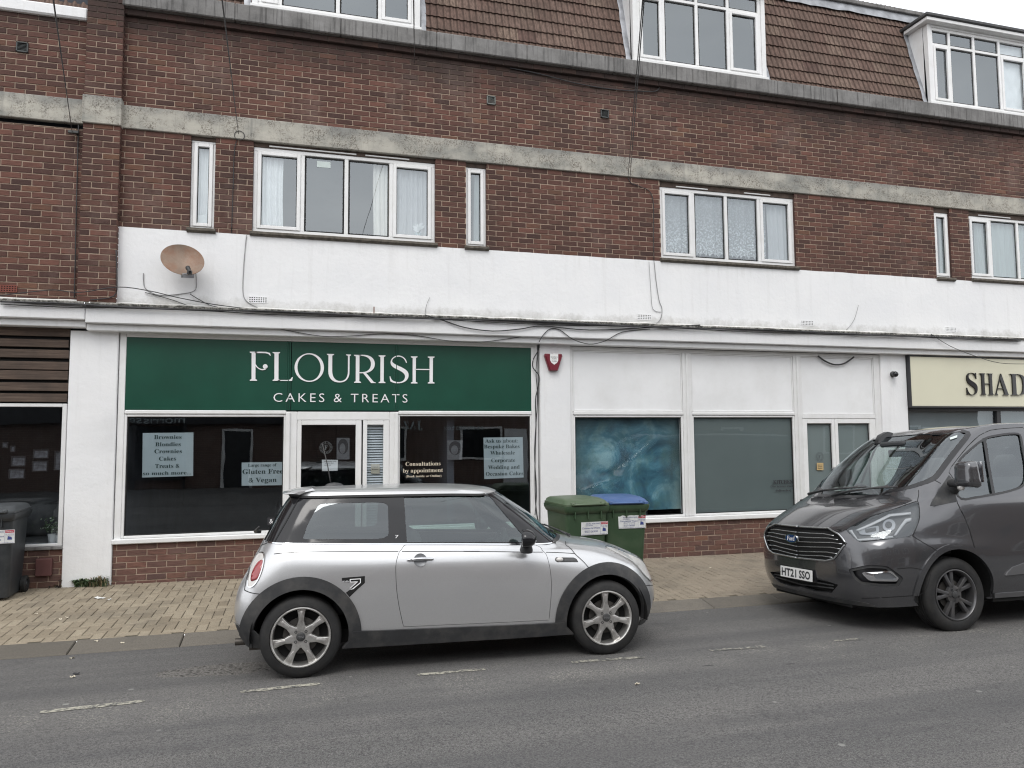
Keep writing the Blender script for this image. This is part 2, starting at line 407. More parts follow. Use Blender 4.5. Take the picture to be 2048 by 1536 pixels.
V = [(x, y, road_z(x, min(y, -2.59)) - (.03 if y > -2.57 else 0)) for y in ys for x in xs]; nx = len(xs)
mb.add(V, [(j*nx+i, j*nx+i+1, (j+1)*nx+i+1, (j+1)*nx+i) for j in range(len(ys)-1) for i in range(nx-1)])
tag(mb.build('road', road_m, smooth=True), 'grey worn asphalt road surface in front of the shops', kind='structure')

def paver_mat():
    t = NT('pavers'); at = t.new('ShaderNodeAttribute', attribute_name='Tint'); s = t.sep(at.outputs['Color'])
    xyz = t.sep(t.tc.outputs['Object'])
    c = t.mix(s[0], (.26, .217, .16), (.38, .325, .245))
    right = t.ramp(t.math('MULTIPLY', t.math('SUBTRACT', xyz[0], 1.0), .25), [(0, 0), (1, 1)])
    c = t.mix(t.math('MULTIPLY', right, .65), c, (.27, .23, .185))
    g = t.noise(120, 3, .7); c = t.mix(t.math('MULTIPLY', t.ramp(g, [(.4, 1), (.55, 0)]), .4), c, (.10, .082, .058))
    d = t.noise(1.7, 6, .65); c = t.mix(t.math('MULTIPLY', t.ramp(d, [(.48, 0), (.7, 1)]), .45), c, (.105, .095, .08))
    t.base(c); t.set(Roughness=.9, Specular_IOR_Level=.25); t.bump(g, .4, .005); return t.m
joint = plain('joint_sand', (.085, .074, .055), .95, var=.35, vscale=9)
pav_m = paver_mat()
mb = MB(); a = .1; X0, X1, Y0, Y1 = -9.0, 17.0, -2.292, -.002
def clip_rect(x0, x1, y0, y1):
    return max(x0, X0), min(x1, X1), max(y0, Y0), min(y1, Y1)
for iy in range(0, 25):
    for ix in range(0, 262):
        k = (ix-iy) % 4
        if k == 0: r = (ix*a, (ix+2)*a, iy*a, (iy+1)*a)
        elif k == 3: r = (ix*a, (ix+1)*a, iy*a, (iy+2)*a)
        else: continue
        x0, x1, y0, y1 = clip_rect(X0+r[0], X0+r[1], Y0-.05+r[2], Y0-.05+r[3])
        if x1-x0 < .02 or y1-y0 < .02: continue
        g = .0035; b = .006; dz = random.gauss(0, .0011); tl = random.gauss(0, .0012)
        cx, cy = (x0+x1)/2, (y0+y1)/2
        fine = -4.5 < cx < 8.5
        z = lambda x, y, o: pave_z(x, y)+o+dz+tl*(x-cx)/.1
        ring0 = [(x0+g, y0+g), (x1-g, y0+g), (x1-g, y1-g), (x0+g, y1-g)]
        ring1 = [(x0+g+b, y0+g+b), (x1-g-b, y0+g+b), (x1-g-b, y1-g-b), (x0+g+b, y1-g-b)]
        col = (min(1, max(0, random.gauss(.5, .22))), random.random(), 0, 1)
        V = [(x, y, z(x, y, -.012)) for x, y in ring0]+[(x, y, z(x, y, -.004)) for x, y in ring0]+[(x, y, z(x, y, 0)) for x, y in ring1]
        Fs = [(8, 9, 10, 11)]+[(i, (i+1) % 4, 4+(i+1) % 4, 4+i) for i in range(4)]+[(4+i, 4+(i+1) % 4, 8+(i+1) % 4, 8+i) for i in range(4)]
        mb.add(V, Fs, 0, col)
# bedding below and the plain continuation either side
for (xa, xb, o) in ((-220, -9, 0), (-9, 17, -.0075), (17, 220, 0)):
    mb.add([(xa, -2.292, pave_z(xa, -2.292)+o), (xb, -2.292, pave_z(xb, -2.292)+o), (xb, 0, pave_z(xb, 0)+o), (xa, 0, pave_z(xa, 0)+o)], [(0, 1, 2, 3)], 1)
    mb.add([(xa, 0, pave_z(xa, 0)+o), (xb, 0, pave_z(xb, 0)+o), (xb, 3, pave_z(xb, 3)-.02), (xa, 3, pave_z(xa, 3)-.02)], [(0, 1, 2, 3)], 1)
tag(mb.build('pavement', [pav_m, joint], colors=True), 'buff block pavement laid in herringbone before the shops', kind='structure')

t = NT('kerb_stone'); at = t.new('ShaderNodeAttribute', attribute_name='Tint'); s0 = t.sep(at.outputs['Color'])
c = t.mix(s0[0], (.125, .113, .096), (.185, .168, .144)); g = t.noise(90, 4, .7)
c = t.mix(t.math('MULTIPLY', t.ramp(g, [(.38, 1), (.55, 0)]), .45), c, (.07, .063, .055))
c = t.mix(t.math('MULTIPLY', t.ramp(t.noise(3, 6, .7), [(.5, 0), (.7, 1)]), .5), c, (.10, .093, .085))
t.base(c); t.set(Roughness=.9, Specular_IOR_Level=.25); t.bump(g, .4, .006); kerb_m = t.m
mb = MB(); x = -20.3
while x < 26:
    L = .915; x0, x1 = x+.004, x+L-.004; b = .008
    ya, yb = -2.588, -2.296
    z = lambda X, Y: pave_z(X, Y)+.003
    col = (random.random(), 0, 0, 1)
    r0 = [(x0, ya), (x1, ya), (x1, yb), (x0, yb)]; r1 = [(x0+b, ya+.02), (x1-b, ya+.02), (x1-b, yb-b), (x0+b, yb-b)]
    V = [(X, Y, z(X, Y)-.12) for X, Y in r0]+[(X, Y, z(X, Y)-.010) for X, Y in r0]+[(X, Y, z(X, Y)) for X, Y in r1]
    mb.add(V, [(8, 9, 10, 11)]+[(i, (i+1) % 4, 4+(i+1) % 4, 4+i) for i in range(4)]+[(4+i, 4+(i+1) % 4, 8+(i+1) % 4, 8+i) for i in range(4)], 0, col)
    x += L
tag(mb.build('kerb', kerb_m, colors=True), 'flush dropped kerb of long concrete stones', kind='structure')

# worn bay line: separate dashes
t = NT('worn_paint'); n = t.noise(26, 6, .75); n2 = t.noise(5, 3)
wx = t.math('MULTIPLY', t.math('ABSOLUTE', t.math('ADD', t.sep(t.tc.outputs['Object'])[0], 1.3)), .018)
k = t.ramp(t.math('SUBTRACT', t.math('ADD', n, t.math('MULTIPLY', n2, .35)), wx), [(.58, 0), (.72, 1)])
t.base(t.mix(k, t.mix(t.ramp(t.noise(95, 4, .7), [(.4, 0), (.6, 1)]), (.06, .06, .06), (.13, .128, .12)), (.42, .40, .33))); t.set(Roughness=.85); t.bump(n, .3, .006); worn = t.m
for (xa, ya, xb, yb) in ((80, 1425, 290, 1402.5), (480, 1384.5, 640, 1368), (835, 1350.5, 972, 1338.5), (1143, 1325, 1290, 1314.5), (1420, 1301.5, 1530, 1293.5), (1668, 1281.5, 1722, 1278)):
    A, B = G(xa, ya), G(xb, yb); mb = MB(); n = 40; V = []
    for i in range(n+1):
        P = A.lerp(B, i/n); h = .034+.012*(mnoise.noise(P*9)); h2 = .034+.012*mnoise.noise(P*8+Vector((5, 5, 5)))
        e = min(1, min(i, n-i)/2+.35)
        for s in (-h*e, h2*e): V.append((P.x, P.y+s, road_z(P.x, P.y+s)+.0035))
    mb.add(V, [(2*i, 2*i+2, 2*i+3, 2*i+1) for i in range(n)])
    tag(mb.build('road_marking', worn), 'worn white dash of the parking bay line', kind='structure')
# ------------------------------------------------------------------ brick parade
def sub_iv(iv, cut):
    out = []
    for a, b in iv:
        if cut[1] <= a or cut[0] >= b: out.append((a, b)); continue
        if cut[0] > a: out.append((a, cut[0]))
        if cut[1] < b: out.append((cut[1], b))
    return out
def brick_wall(mb, x0, x1, z0, z1, y, holes=(), course=.075, length=.225, zoff=0.0, xoff=0.0, P=None, tone=0.0, mort=1, recess=.007):
    """stretcher-bond bricks standing proud of a mortar bed; P maps (u, depth, z) to the world (a return wall)"""
    P = P or (lambda u, d, z: (u, y+d, z))
    rnd = random.Random(int(x0*91+z0*37))
    k = int(math.floor((z0-zoff)/course))
    while zoff+k*course < z1-.004:
        za, zb = max(z0, zoff+k*course), min(z1, zoff+(k+1)*course)
        cuts = sorted({za, zb}|{h[2] for h in holes if za < h[2] < zb}|{h[3] for h in holes if za < h[3] < zb})
        for ca, cb in zip(cuts, cuts[1:]):
            if cb-ca < .012: continue
            iv = [(x0, x1)]
            for h in holes:
                if h[2] < cb-.001 and h[3] > ca+.001: iv = sub_iv(iv, (h[0], h[1]))
            for a, b in iv:
                mb.add([P(a, recess, ca), P(b, recess, ca), P(b, recess, cb), P(a, recess, cb)], [(0, 1, 2, 3)], mort, (0, 0, 0, 1))
                off = xoff+(k % 2)*length/2
                i = int(math.floor((a-off)/length))
                while off+i*length < b-.002:
                    rr = random.Random((k*7919+i*104729) & 0xffffff)
                    s0, s1 = max(a, off+i*length), min(b, off+(i+1)*length); i += 1
                    if s1-s0 < .016: continue
                    j = .0051; d = rr.gauss(0, .0013); w = rr.gauss(0, .0012)
                    u0, u1 = s0+(j if s0 > a+1e-6 else 0), s1-(j if s1 < b-1e-6 else 0); v0, v1 = ca+j+w, cb-j+w
                    e = .003; wb = [rr.uniform(-.0015, .0015) for _ in range(4)]
                    col = (min(1, max(0, rr.gauss(.42+tone, .26))), max(0, rr.gauss(0, .3)) if rr.random() < .3 else 0, rr.random(), 1)
                    R0 = [(u0, v0+wb[0]), (u1, v0+wb[1]), (u1, v1+wb[2]), (u0, v1+wb[3])]
                    R1 = [(u0+e, v0+e+wb[0]), (u1-e, v0+e+wb[1]), (u1-e, v1-e+wb[2]), (u0+e, v1-e+wb[3])]
                    V = [P(u, recess, v) for u, v in R0]+[P(u, d, v) for u, v in R1]
                    mb.add(V, [(4, 5, 6, 7)]+[(m, (m+1) % 4, 4+(m+1) % 4, 4+m) for m in range(4)], 0, col)
        k += 1
BR = [M_['brick'], M_['mortar']]
bld = empty('brick_building', (4.2, 1.0, 0), 'long brown brick parade with pale string course, white painted band and tiled mansard roof', 'building')
nb = empty('brick_building', (-5.0, 1.0, 0), 'brown brick neighbour left of the pilaster with a white lintel above slatted shop', 'building')
XL, XR = -2.30, 15.0
ZB, ZC0, ZC1, ZT = 4.42, 5.685, 5.985, 7.245      # white band top, string course, coping underside
# openings on the first floor: (x0, x1, z0, z1)
W1 = (-.715, 1.708, 4.475, 5.625); W2 = (5.19, 7.60, 4.475, 5.60); W3 = (FX(1937.6, 431), FX(1937.6, 431)+2.42, 4.475, 5.60)
T1 = (FX(382.8, 278), FX(431, 300), 4.47, 5.635); T2 = (FX(932, 331.5), FX(973, 400), 4.47, 5.62); T3 = (FX(1867.5, 423), FX(1899, 430), 4.455, 5.60)
def hole(w, s=.07): return (w[0], w[1], w[2]-s, ZC0)
holes = [hole(w) for w in (W1, W2, W3)]+[hole(w, .05) for w in (T1, T2, T3)]
mb = MB()
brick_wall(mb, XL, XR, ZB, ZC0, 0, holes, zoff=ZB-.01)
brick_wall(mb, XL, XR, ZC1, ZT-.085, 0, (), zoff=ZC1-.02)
for h in holes:   # reveals
    x0, x1, z0, z1 = h
    mb.add([(x0, .007, z0), (x0, .11, z0), (x0, .11, z1), (x0, .007, z1)], [(0, 1, 2, 3)], 0, (.1, 0, 0, 1))
    mb.add([(x1, .11, z0), (x1, .007, z0), (x1, .007, z1), (x1, .11, z1)], [(0, 1, 2, 3)], 0, (.1, 0, 0, 1))
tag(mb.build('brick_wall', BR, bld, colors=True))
# projecting brick course under the coping
mb = MB()
brick_wall(mb, XL, XR, ZT-.085, ZT, -.05, (), course=.085, zoff=ZT-.085, tone=-.1)
mb.add([(XL, -.05, ZT-.085), (XR, -.05, ZT-.085), (XR, .01, ZT-.085), (XL, .01, ZT-.085)], [(3, 2, 1, 0)], 0, (.2, 0, 0, 1))
mb.build('corbel_course', BR, bld, colors=True)
# pilaster at the left end of the parade
PX0, PX1, PY = -2.70, -2.285, -.10
for za, zb in ((3.44, ZC0-.005), (ZC1+.03, 7.62)):
    mb = MB(); brick_wall(mb, PX0, PX1, za, zb, PY, (), zoff=ZC1, xoff=PX0, tone=-.02)
    brick_wall(mb, 0, .1, za, zb, 0, (), zoff=ZC1, P=lambda u, d, z: (PX1-d, PY+u, z))
    brick_wall(mb, 0, .1, za, zb, 0, (), zoff=ZC1, P=lambda u, d, z: (PX0+d, -u, z))
    mb.build('pilaster', BR, bld, colors=True)
mb = MB(); mb.bbox(PX0-.012, PX1+.012, PY-.03, .01, ZC0-.015, ZC1+.04, .008); mb.build('string_course', M_['concrete'], bld)
mb = MB(); mb.bbox(XL+.014, XR, -.028, .05, ZC0, ZC1, .008); mb.build('string_course', M_['concrete'], bld)
# coping
mb = MB(); rnd = random.Random(3); x = XL-.004
while x < XR:
    L = 1.35+rnd.uniform(-.03, .03); mb.bbox(x+.002, x+L-.002, -.125+rnd.uniform(-.003, .003), .16, ZT, ZT+.235+rnd.uniform(-.004, .004), .012); x += L
mb.build('coping', M_['coping'], bld)
# white painted band with a soft uneven top edge
mb = MB(); n = 260; V = []
for i in range(n+1):
    x = XL+.014+(XR-XL-.014)*i/n; w = .008*mnoise.noise(Vector((x*2.2, 1, 0)))
    V += [(x, -.012, 3.42), (x, -.012+.003*mnoise.noise(Vector((x*1.3, 4, 0))), 4.0), (x, -.012, 4.417+w), (x, .004, 4.423+w)]
mb.add(V, [(4*i+k, 4*i+4+k, 4*i+5+k, 4*i+1+k) for i in range(n) for k in range(3)])
mb.build('painted_band', M_['render_band'], bld, smooth=True, auto=35)
# canopy over the shopfronts
def canopy(root, x0, x1, back, zf0, zf1, step=True, lip_m='coping'):
    mb = MB(); mb.bbox(x0, x1, -.22, .0, zf0, zf1, .010); mb.build('fascia', M_['fascia'], root)
    mb = MB(); mb.bbox(x0, x1, -.15, .02, zf0-.082, zf0-.001, .008); mb.build('beam', M_['render2'], root)
    # asphalt and lead edge, lumpy
    mb = MB(); n = int((x1-x0)/.04); V = []
    for i in range(n+1):
        x = x0+(x1-x0)*i/n; a = .010*mnoise.noise(Vector((x*6, 0, 3))); b = .014*mnoise.noise(Vector((x*3, 7, 3)))
        V += [(x, -.245+a, zf1+.001), (x, -.252+a, zf1+.022+b*.4), (x, -.235+a, zf1+.034+b*.6), (x, -.08, zf1+.052+b), (x, -.010, zf1+.085+b)]
    mb.add(V, [(5*i+k, 5*i+5+k, 5*i+6+k, 5*i+1+k) for i in range(n) for k in range(4)])
    mb.add([(x0, -.245, zf1+.001), (x1, -.245, zf1+.001), (x1, -.2, zf1+.001), (x0, -.2, zf1+.001)], [(0, 3, 2, 1)])
    mb.build('roof_edge', M_[lip_m], root, smooth=True, auto=50)
t = NT('canopy_edge'); n = t.noise(22, 6, .7); xyz = t.sep(t.tc.outputs['Object'])
c = t.mix(t.ramp(n, [(.42, 0), (.6, 1)]), (.06, .058, .05), (.38, .37, .34))
top = t.ramp(t.math('ADD', t.math('MULTIPLY', t.math('SUBTRACT', xyz[2], 3.42), 14), t.math('MULTIPLY', t.noise(5, 5, .7), .9)), [(.55, 0), (1.0, 1)])
t.base(t.mix(top, c, (.68, .68, .66))); t.set(Roughness=.8); t.bump(n, .5, .01); M_['canopy_edge'] = t.m
canopy(bld, -2.572, XR, .05, 3.165, 3.378, lip_m='canopy_edge')
canopy(nb, -9.0, -2.578, .05, 3.20, 3.385, lip_m='canopy_edge')
# main wall ends and the storey slabs that close the rooms
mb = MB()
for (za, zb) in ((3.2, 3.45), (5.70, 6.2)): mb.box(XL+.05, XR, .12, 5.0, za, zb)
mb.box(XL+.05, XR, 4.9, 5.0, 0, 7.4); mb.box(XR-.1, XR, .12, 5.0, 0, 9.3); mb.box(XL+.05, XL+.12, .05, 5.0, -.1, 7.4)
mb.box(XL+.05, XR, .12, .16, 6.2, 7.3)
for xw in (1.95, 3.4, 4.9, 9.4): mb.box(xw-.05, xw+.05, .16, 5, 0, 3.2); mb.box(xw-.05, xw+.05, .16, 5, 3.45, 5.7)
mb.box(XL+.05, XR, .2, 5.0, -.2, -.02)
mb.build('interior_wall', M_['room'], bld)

# ---------------------------------------------------------- upvc windows
def upvc_window(root, w, splits, casement, name='window', y=.045, fw=.052, glass='glass_up', m='upvc', transom=None, sill=True, sill_m='sill_wood'):
    """splits: x of the mullions; casement: which lights open (a second frame stands proud)"""
    x0, x1, z0, z1 = w
    mb = MB(); yb = y+.06
    mb.bbox(x0, x1, y, yb, z0, z0+fw, .005); mb.bbox(x0, x1, y, yb, z1-fw, z1, .005)
    edges = [x0]+list(splits)+[x1]
    mb.bbox(x0, x0+fw, y, yb, z0+fw, z1-fw, .005); mb.bbox(x1-fw, x1, y, yb, z0+fw, z1-fw, .005)
    for s in splits: mb.bbox(s-fw*.5, s+fw*.5, y+.001, yb, z0+fw, z1-fw, .005)
    panes = []
    rows = [(z0+fw, z1-fw)] if not transom else [(z0+fw, transom-fw*.45), (transom+fw*.45, z1-fw)]
    for i in range(len(edges)-1):
        a = edges[i]+(fw if i == 0 else fw*.5); b = edges[i+1]-(fw if i == len(edges)-2 else fw*.5)
        if transom: mb.bbox(a, b, y+.002, yb, transom-fw*.45, transom+fw*.45, .004)
        for r, (c, d) in enumerate(rows):
            e = .012
            if (i, r) in casement or (i in casement and not transom):
                e = .048
                for q in ((a, a+e, c, d), (b-e, b, c, d), (a+e, b-e, c, c+e), (a+e, b-e, d-e, d)): mb.bbox(q[0], q[1], y-.014, yb-.01, q[2], q[3], .006)
            panes.append((a+e-.004, b-e+.004, c+e-.004, d-e+.004))
            g = .010   # black gasket
            for q in ((a+e-.004, a+e+g, c+e, d-e), (b-e-g, b-e+.004, c+e, d-e), (a+e, b-e, c+e-.004, c+e+g), (a+e, b-e, d-e-g, d-e+.004)): mb.box(q[0], q[1], y+.022, y+.026, q[2], q[3], 1)
    fr = mb.build(name, [M_[m], M_['rubber']], root)
    for (a, b, c, d) in panes:
        p = MB(); p.add([(a, y+.030, c), (b, y+.030, c), (b, y+.030, d), (a, y+.030, d)], [(0, 1, 2, 3)]); p.build('pane', M_[glass], fr)
    if sill:
        s = MB(); n = 24; V = []; L = x1-x0+.05
        for i in range(n+1):
            x = x0-.025+L*i/n; q = .006*mnoise.noise(Vector((x*7, 2, 2)))
            V += [(x, .09, z0-.002), (x, -.055+q, z0-.012+q), (x, -.060+q, z0-.045+q), (x, -.03, z0-.068), (x, .09, z0-.068)]
        s.add(V, [(5*i+k, 5*i+5+k, 5*i+6+k, 5*i+1+k) for i in range(n) for k in range(4)]); s.add(V[:5], [(0, 1, 2, 3, 4)]); s.add(V[-5:], [(4, 3, 2, 1, 0)])
        s.build('sill', M_[sill_m], fr)
    h = MB(); h.box(x0-.004, x1+.004, y-.012, .1, z1+.001, ZC0-.002)
    if sill: h.build('head', M_['wood_dark'], fr)
    return fr, panes
fW1, pW1 = upvc_window(bld, W1, (FX(605, 380), FX(693, 390), FX(783, 400)), (0, 3))
fW2, pW2 = upvc_window(bld, W2, (FX(1390, 450), FX(1456, 455), FX(1522, 460)), (0, 3), m='upvc_old')
fW3, pW3 = upvc_window(bld, W3, (FX(1987, 500), FX(2042, 500), W3[1]-.55), (0, 3))
fT1, pT1 = upvc_window(bld, T1, (), (0,), fw=.03); fT2, pT2 = upvc_window(bld, T2, (), (0,), fw=.03); fT3, pT3 = upvc_window(bld, T3, (), (0,), fw=.03)
# trickle vents above the frames
mb = MB()
for w, f in ((W1, (.08, .55)), (W1, (.60, .85)), (W2, (.12, .35)), (W2, (.62, .82)), (W3, (.1, .4))):
    mb = MB(); a, b = w[0]+(w[1]-w[0])*f[0], w[0]+(w[1]-w[0])*f[1]; mb.bbox(a, b, .02, .045, w[3]+.012, w[3]+.03, .003); mb.build('window_vent', M_['upvc_old'], bld)

# ---------------------------------------------------------- mansard roof
RZ0, RS = 7.49, .26
def roof_y(z): return .17+RS*(z-RZ0)
def tile_mat():
    t = NT('roof_tile'); at = t.new('ShaderNodeAttribute', attribute_name='Tint'); s = t.sep(at.outputs['Color'])
    c = t.ramp(s[0], [(0, (.115, .070, .062)), (.35, (.155, .102, .084)), (.62, (.18, .125, .103)), (.85, (.225, .165, .13)), (1, (.13, .068, .062))])
    st = t.noise(1, 5, .65, t.mapping((38, 38, 1.6))); c = t.mix(t.math('MULTIPLY', t.ramp(st, [(.42, 1), (.56, 0)]), .55), c, (.06, .042, .034))
    li = t.noise(34, 6, .8); c = t.mix(t.math('MULTIPLY', t.ramp(li, [(.6, 0), (.7, 1)]), .5), c, (.36, .30, .20))
    bg = t.noise(1.6, 4, .6); c = t.mix(t.math('MULTIPLY', t.ramp(bg, [(.46, 0), (.68, 1)]), .5), c, (.075, .055, .045))
    rx = t.sep(t.tc.outputs['Object'])[0]; wv = t.math('SINE', t.math('MULTIPLY', t.math('ADD', rx, t.math('MULTIPLY', t.noise(30, 2), .006)), 2*math.pi/.10))
    c = t.mix(t.ramp(t.math('MULTIPLY', wv, -1), [(.35, 0), (.95, .55)]), c, (.035, .024, .02))  # shade in the grooves between ribs, painted in as dark stripes
    t.base(c); t.set(Roughness=.92, Specular_IOR_Level=.2); t.bump(t.noise(90, 4, .7), .4, .006); return t.m
M_['roof_tile'] = tile_mat()
def tiles(x0, x1, z0, z1, root):
    mb = MB(); rnd = random.Random(int(x0*10)); gauge = .222; tw = .30; rib = .10
    ncrs = int((z1-z0)/gauge)+1
    for k in range(ncrs):
        za = z0+k*gauge; zb = za+gauge+.03; off = 0
        i = int((x0-off)/tw)-1
        while off+i*tw < x1:
            a, b = max(x0, off+i*tw), min(x1, off+(i+1)*tw); i += 1
            if b-a < .01: continue
            col = (min(1, max(0, rnd.gauss(.5, .15))), 0, 0, 1); dz = rnd.gauss(0, .002); n = max(2, int((b-a)/.0125)); V = []
            for j in range(n+1):
                x = a+(b-a)*j/n; ph = ((x-off)/rib) % 1
                w = .013*max(0, math.cos(2*math.pi*ph))**.8 if math.cos(2*math.pi*ph) > 0 else 0
                V += [(x, roof_y(za)-.030-w+.018, za-.003+dz), (x, roof_y(za)-.030-w, za+dz), (x, roof_y(zb)-.004-w, zb)]
            mb.add(V, [(3*j+q, 3*j+3+q, 3*j+4+q, 3*j+1+q) for j in range(n) for q in range(2)], 0, col)
    return mb.build('roof', M_['roof_tile'], root, colors=True)
DZ0, DZ1 = 7.665, 9.05
D1, D2, D3 = (-.78, 1.505), (4.845, 7.24), (10.58, 12.95)
ROOFTOP = 9.52
for a, b in ((XL, D1[0]), (D1[1], D2[0]), (D2[1], D3[0]), (D3[1], XR)): tiles(a, b, RZ0, ROOFTOP, bld)
for d in (D1, D2, D3): tiles(d[0], d[1], DZ1+.15, ROOFTOP, bld)
mb = MB()   # roof deck behind the tiles, ridge flashing and the dark edge above it
mb.add([(XL, roof_y(RZ0)+.03, RZ0-.1), (XR, roof_y(RZ0)+.03, RZ0-.1), (XR, roof_y(ROOFTOP)+.03, ROOFTOP), (XL, roof_y(ROOFTOP)+.03, ROOFTOP)], [(0, 1, 2, 3)])
mb.box(XL, XR, roof_y(ROOFTOP)+.03, 5, ROOFTOP-.02, ROOFTOP+.04); mb.build('roof_deck', M_['dark_void'], bld)
mb = MB(); n = 150; V = []
for i in range(n+1):
    x = XL+(XR-XL)*i/n; q = .03*mnoise.noise(Vector((x*2.5, 0, 9))); s = .014*mnoise.noise(Vector((x*5, 3, 9)))
    V += [(x, roof_y(ROOFTOP-.13+q)-.062+s, ROOFTOP-.13+q), (x, roof_y(ROOFTOP)-.065+s, ROOFTOP-.02), (x, roof_y(ROOFTOP)-.04, ROOFTOP+.05)]
mb.add(V, [(3*i+k, 3*i+3+k, 3*i+4+k, 3*i+1+k) for i in range(n) for k in range(2)]); mb.build('ridge_flashing', M_['lead'], bld, smooth=True)
mb = MB(); mb.bbox(XL, XR, roof_y(ROOFTOP)-.085, roof_y(ROOFTOP)+.3, ROOFTOP+.05, ROOFTOP+.125, .01); mb.build('roof_edge', M_['coping'], bld)
def dormer(d, splits, cas, trans):
    x0, x1 = d; y = .13
    mb = MB()
    mb.bbox(x0, x0+.075, y-.02, y+.09, DZ0-.03, DZ1+.02, .005); mb.bbox(x1-.075, x1, y-.02, y+.09, DZ0-.03, DZ1+.02, .005)
    mb.bbox(x0+.075, x1-.075, y-.015, y+.09, DZ1-.02, DZ1+.02, .004); mb.bbox(x0-.02, x1+.02, y-.05, y+.09, DZ0-.075, DZ0-.032, .006)
    for xs, xo in ((x0, -.012), (x1, .012)):  # cheeks
        zt = DZ1+.02; P = [(xs, y+.09, DZ0-.2), (xs, y+.09, zt), (xs, roof_y(zt)+.02, zt), (xs, roof_y(DZ0-.2), DZ0-.2)]
        mb.add(P+[(p[0]+xo, p[1], p[2]) for p in P], [(0, 1, 2, 3), (7, 6, 5, 4), (0, 4, 5, 1), (1, 5, 6, 2)])
    dm = mb.build('dormer', M_['upvc_old'], bld)
    fr, pn = upvc_window(dm, (x0+.075, x1-.075, DZ0-.03, DZ1-.02), splits, cas, y=y, transom=trans, sill=False)
    mb = MB(); mb.bbox(x0-.14, x1+.14, y-.16, roof_y(DZ1)+.3, DZ1+.085, DZ1+.15, .012); mb.build('roof', M_['black_plastic'], dm)
    mb = MB(); mb.bbox(x0-.11, x1+.11, y-.13, y+.4, DZ1+.021, DZ1+.084, .006); mb.build('fascia', M_['upvc_old'], dm)
    for xs, sg in ((x0, -1), (x1, 1)):  # lead soakers up the slope
        f = MB(); n = 16; V = []
        for i in range(n+1):
            z = RZ0+.02+(DZ1+.05-RZ0)*i/n; q = .022*mnoise.noise(Vector((z*6, xs, 1))); st = .012*((z/.213) % 1)
            V += [(xs+sg*(.10+q), roof_y(z)-.036-st, z), (xs+sg*.05, roof_y(z)-.052-st+q*.4, z), (xs+sg*.012, roof_y(z)-.04, z)]
        f.add(V, [(3*i+k, 3*i+1+k, 3*i+4+k, 3*i+3+k) if sg < 0 else (3*i+k, 3*i+3+k, 3*i+4+k, 3*i+1+k) for i in range(n) for k in range(2)]); f.build('flashing', M_['lead'], dm, smooth=True)
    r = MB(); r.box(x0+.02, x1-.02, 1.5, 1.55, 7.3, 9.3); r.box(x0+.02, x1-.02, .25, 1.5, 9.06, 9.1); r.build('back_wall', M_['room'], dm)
    return dm, fr, pn
TRZ = 8.72
dormer(D1, (FX(560, 0, .13), FX(676, 15, .13), FX(760, 25, .13)), ((0, 0), (3, 0)), TRZ)
dormer(D2, (FX(1327, 60, .13), FX(1394, 70, .13), FX(1457, 80, .13)), ((3, 0), (0, 0)), TRZ)
dm3, fr3, pn3 = dormer(D3, (FX(1901, 130, .13), FX(1950, 140, .13), FX(2001, 150, .13)), ((0, 0), (3, 0)), TRZ)

# ---------------------------------------------------------- small fixings on the wall
def air_brick(root, px, py, m, y=-.012, w=.225, h=.075):
    x, z = F(px, py, y); mb = MB(); mb.box(x-w/2, x+w/2, y-.002, y+.02, z-h/2, z+h/2, 1)
    nx, nz = 8, 3; cw, chh = w/nx, h/nz
    for i in range(nx+1): mb.box(x-w/2+i*cw-.006, x-w/2+i*cw+.006, y-.007, y, z-h/2, z+h/2, 0)
    for i in range(nz+1): mb.box(x-w/2, x+w/2, y-.0065, y, z-h/2+i*chh-.006, z-h/2+i*chh+.006, 0)
    mb.build('air_brick', [m, M_['dark_void']], root)
for px, py in ((516, 599.5), (1288, 634), (1614, 646), (1901, 659)): air_brick(bld, px, py, M_['render'])
plain('terracotta', (.17, .05, .035), .8, var=.2)
air_brick(nb, 12, 577, M_['terracotta'], y=0)
def vent(root, px, py, m):
    x, z = F(px, py); mb = MB(); s = .065
    for q in ((-s, -s+.015, -s, s), (s-.015, s, -s, s), (-s, s, -s, -s+.015), (-s, s, s-.015, s)): mb.bbox(x+q[0], x+q[1], -.02, .004, z+q[2], z+q[3], .003)
    for i in range(7):
        zz = z-s+.018+i*.016; mb.add([(x-s, -.012, zz), (x+s, -.012, zz), (x+s, -.003, zz+.010), (x-s, -.003, zz+.010)], [(0, 1, 2, 3)])
    mb.box(x-s, x+s, -.002, .004, z-s, z+s, 1); mb.build('vent', [m, M_['dark_void']], root)
plain('vent_grey', (.16, .17, .16), .7, var=.2); plain('vent_dark', (.06, .065, .065), .7, var=.2)
vent(bld, 982, 201, M_['vent_grey']); vent(bld, 1209, 228, M_['vent_dark']); vent(nb, 45, 95, M_['vent_dark'])

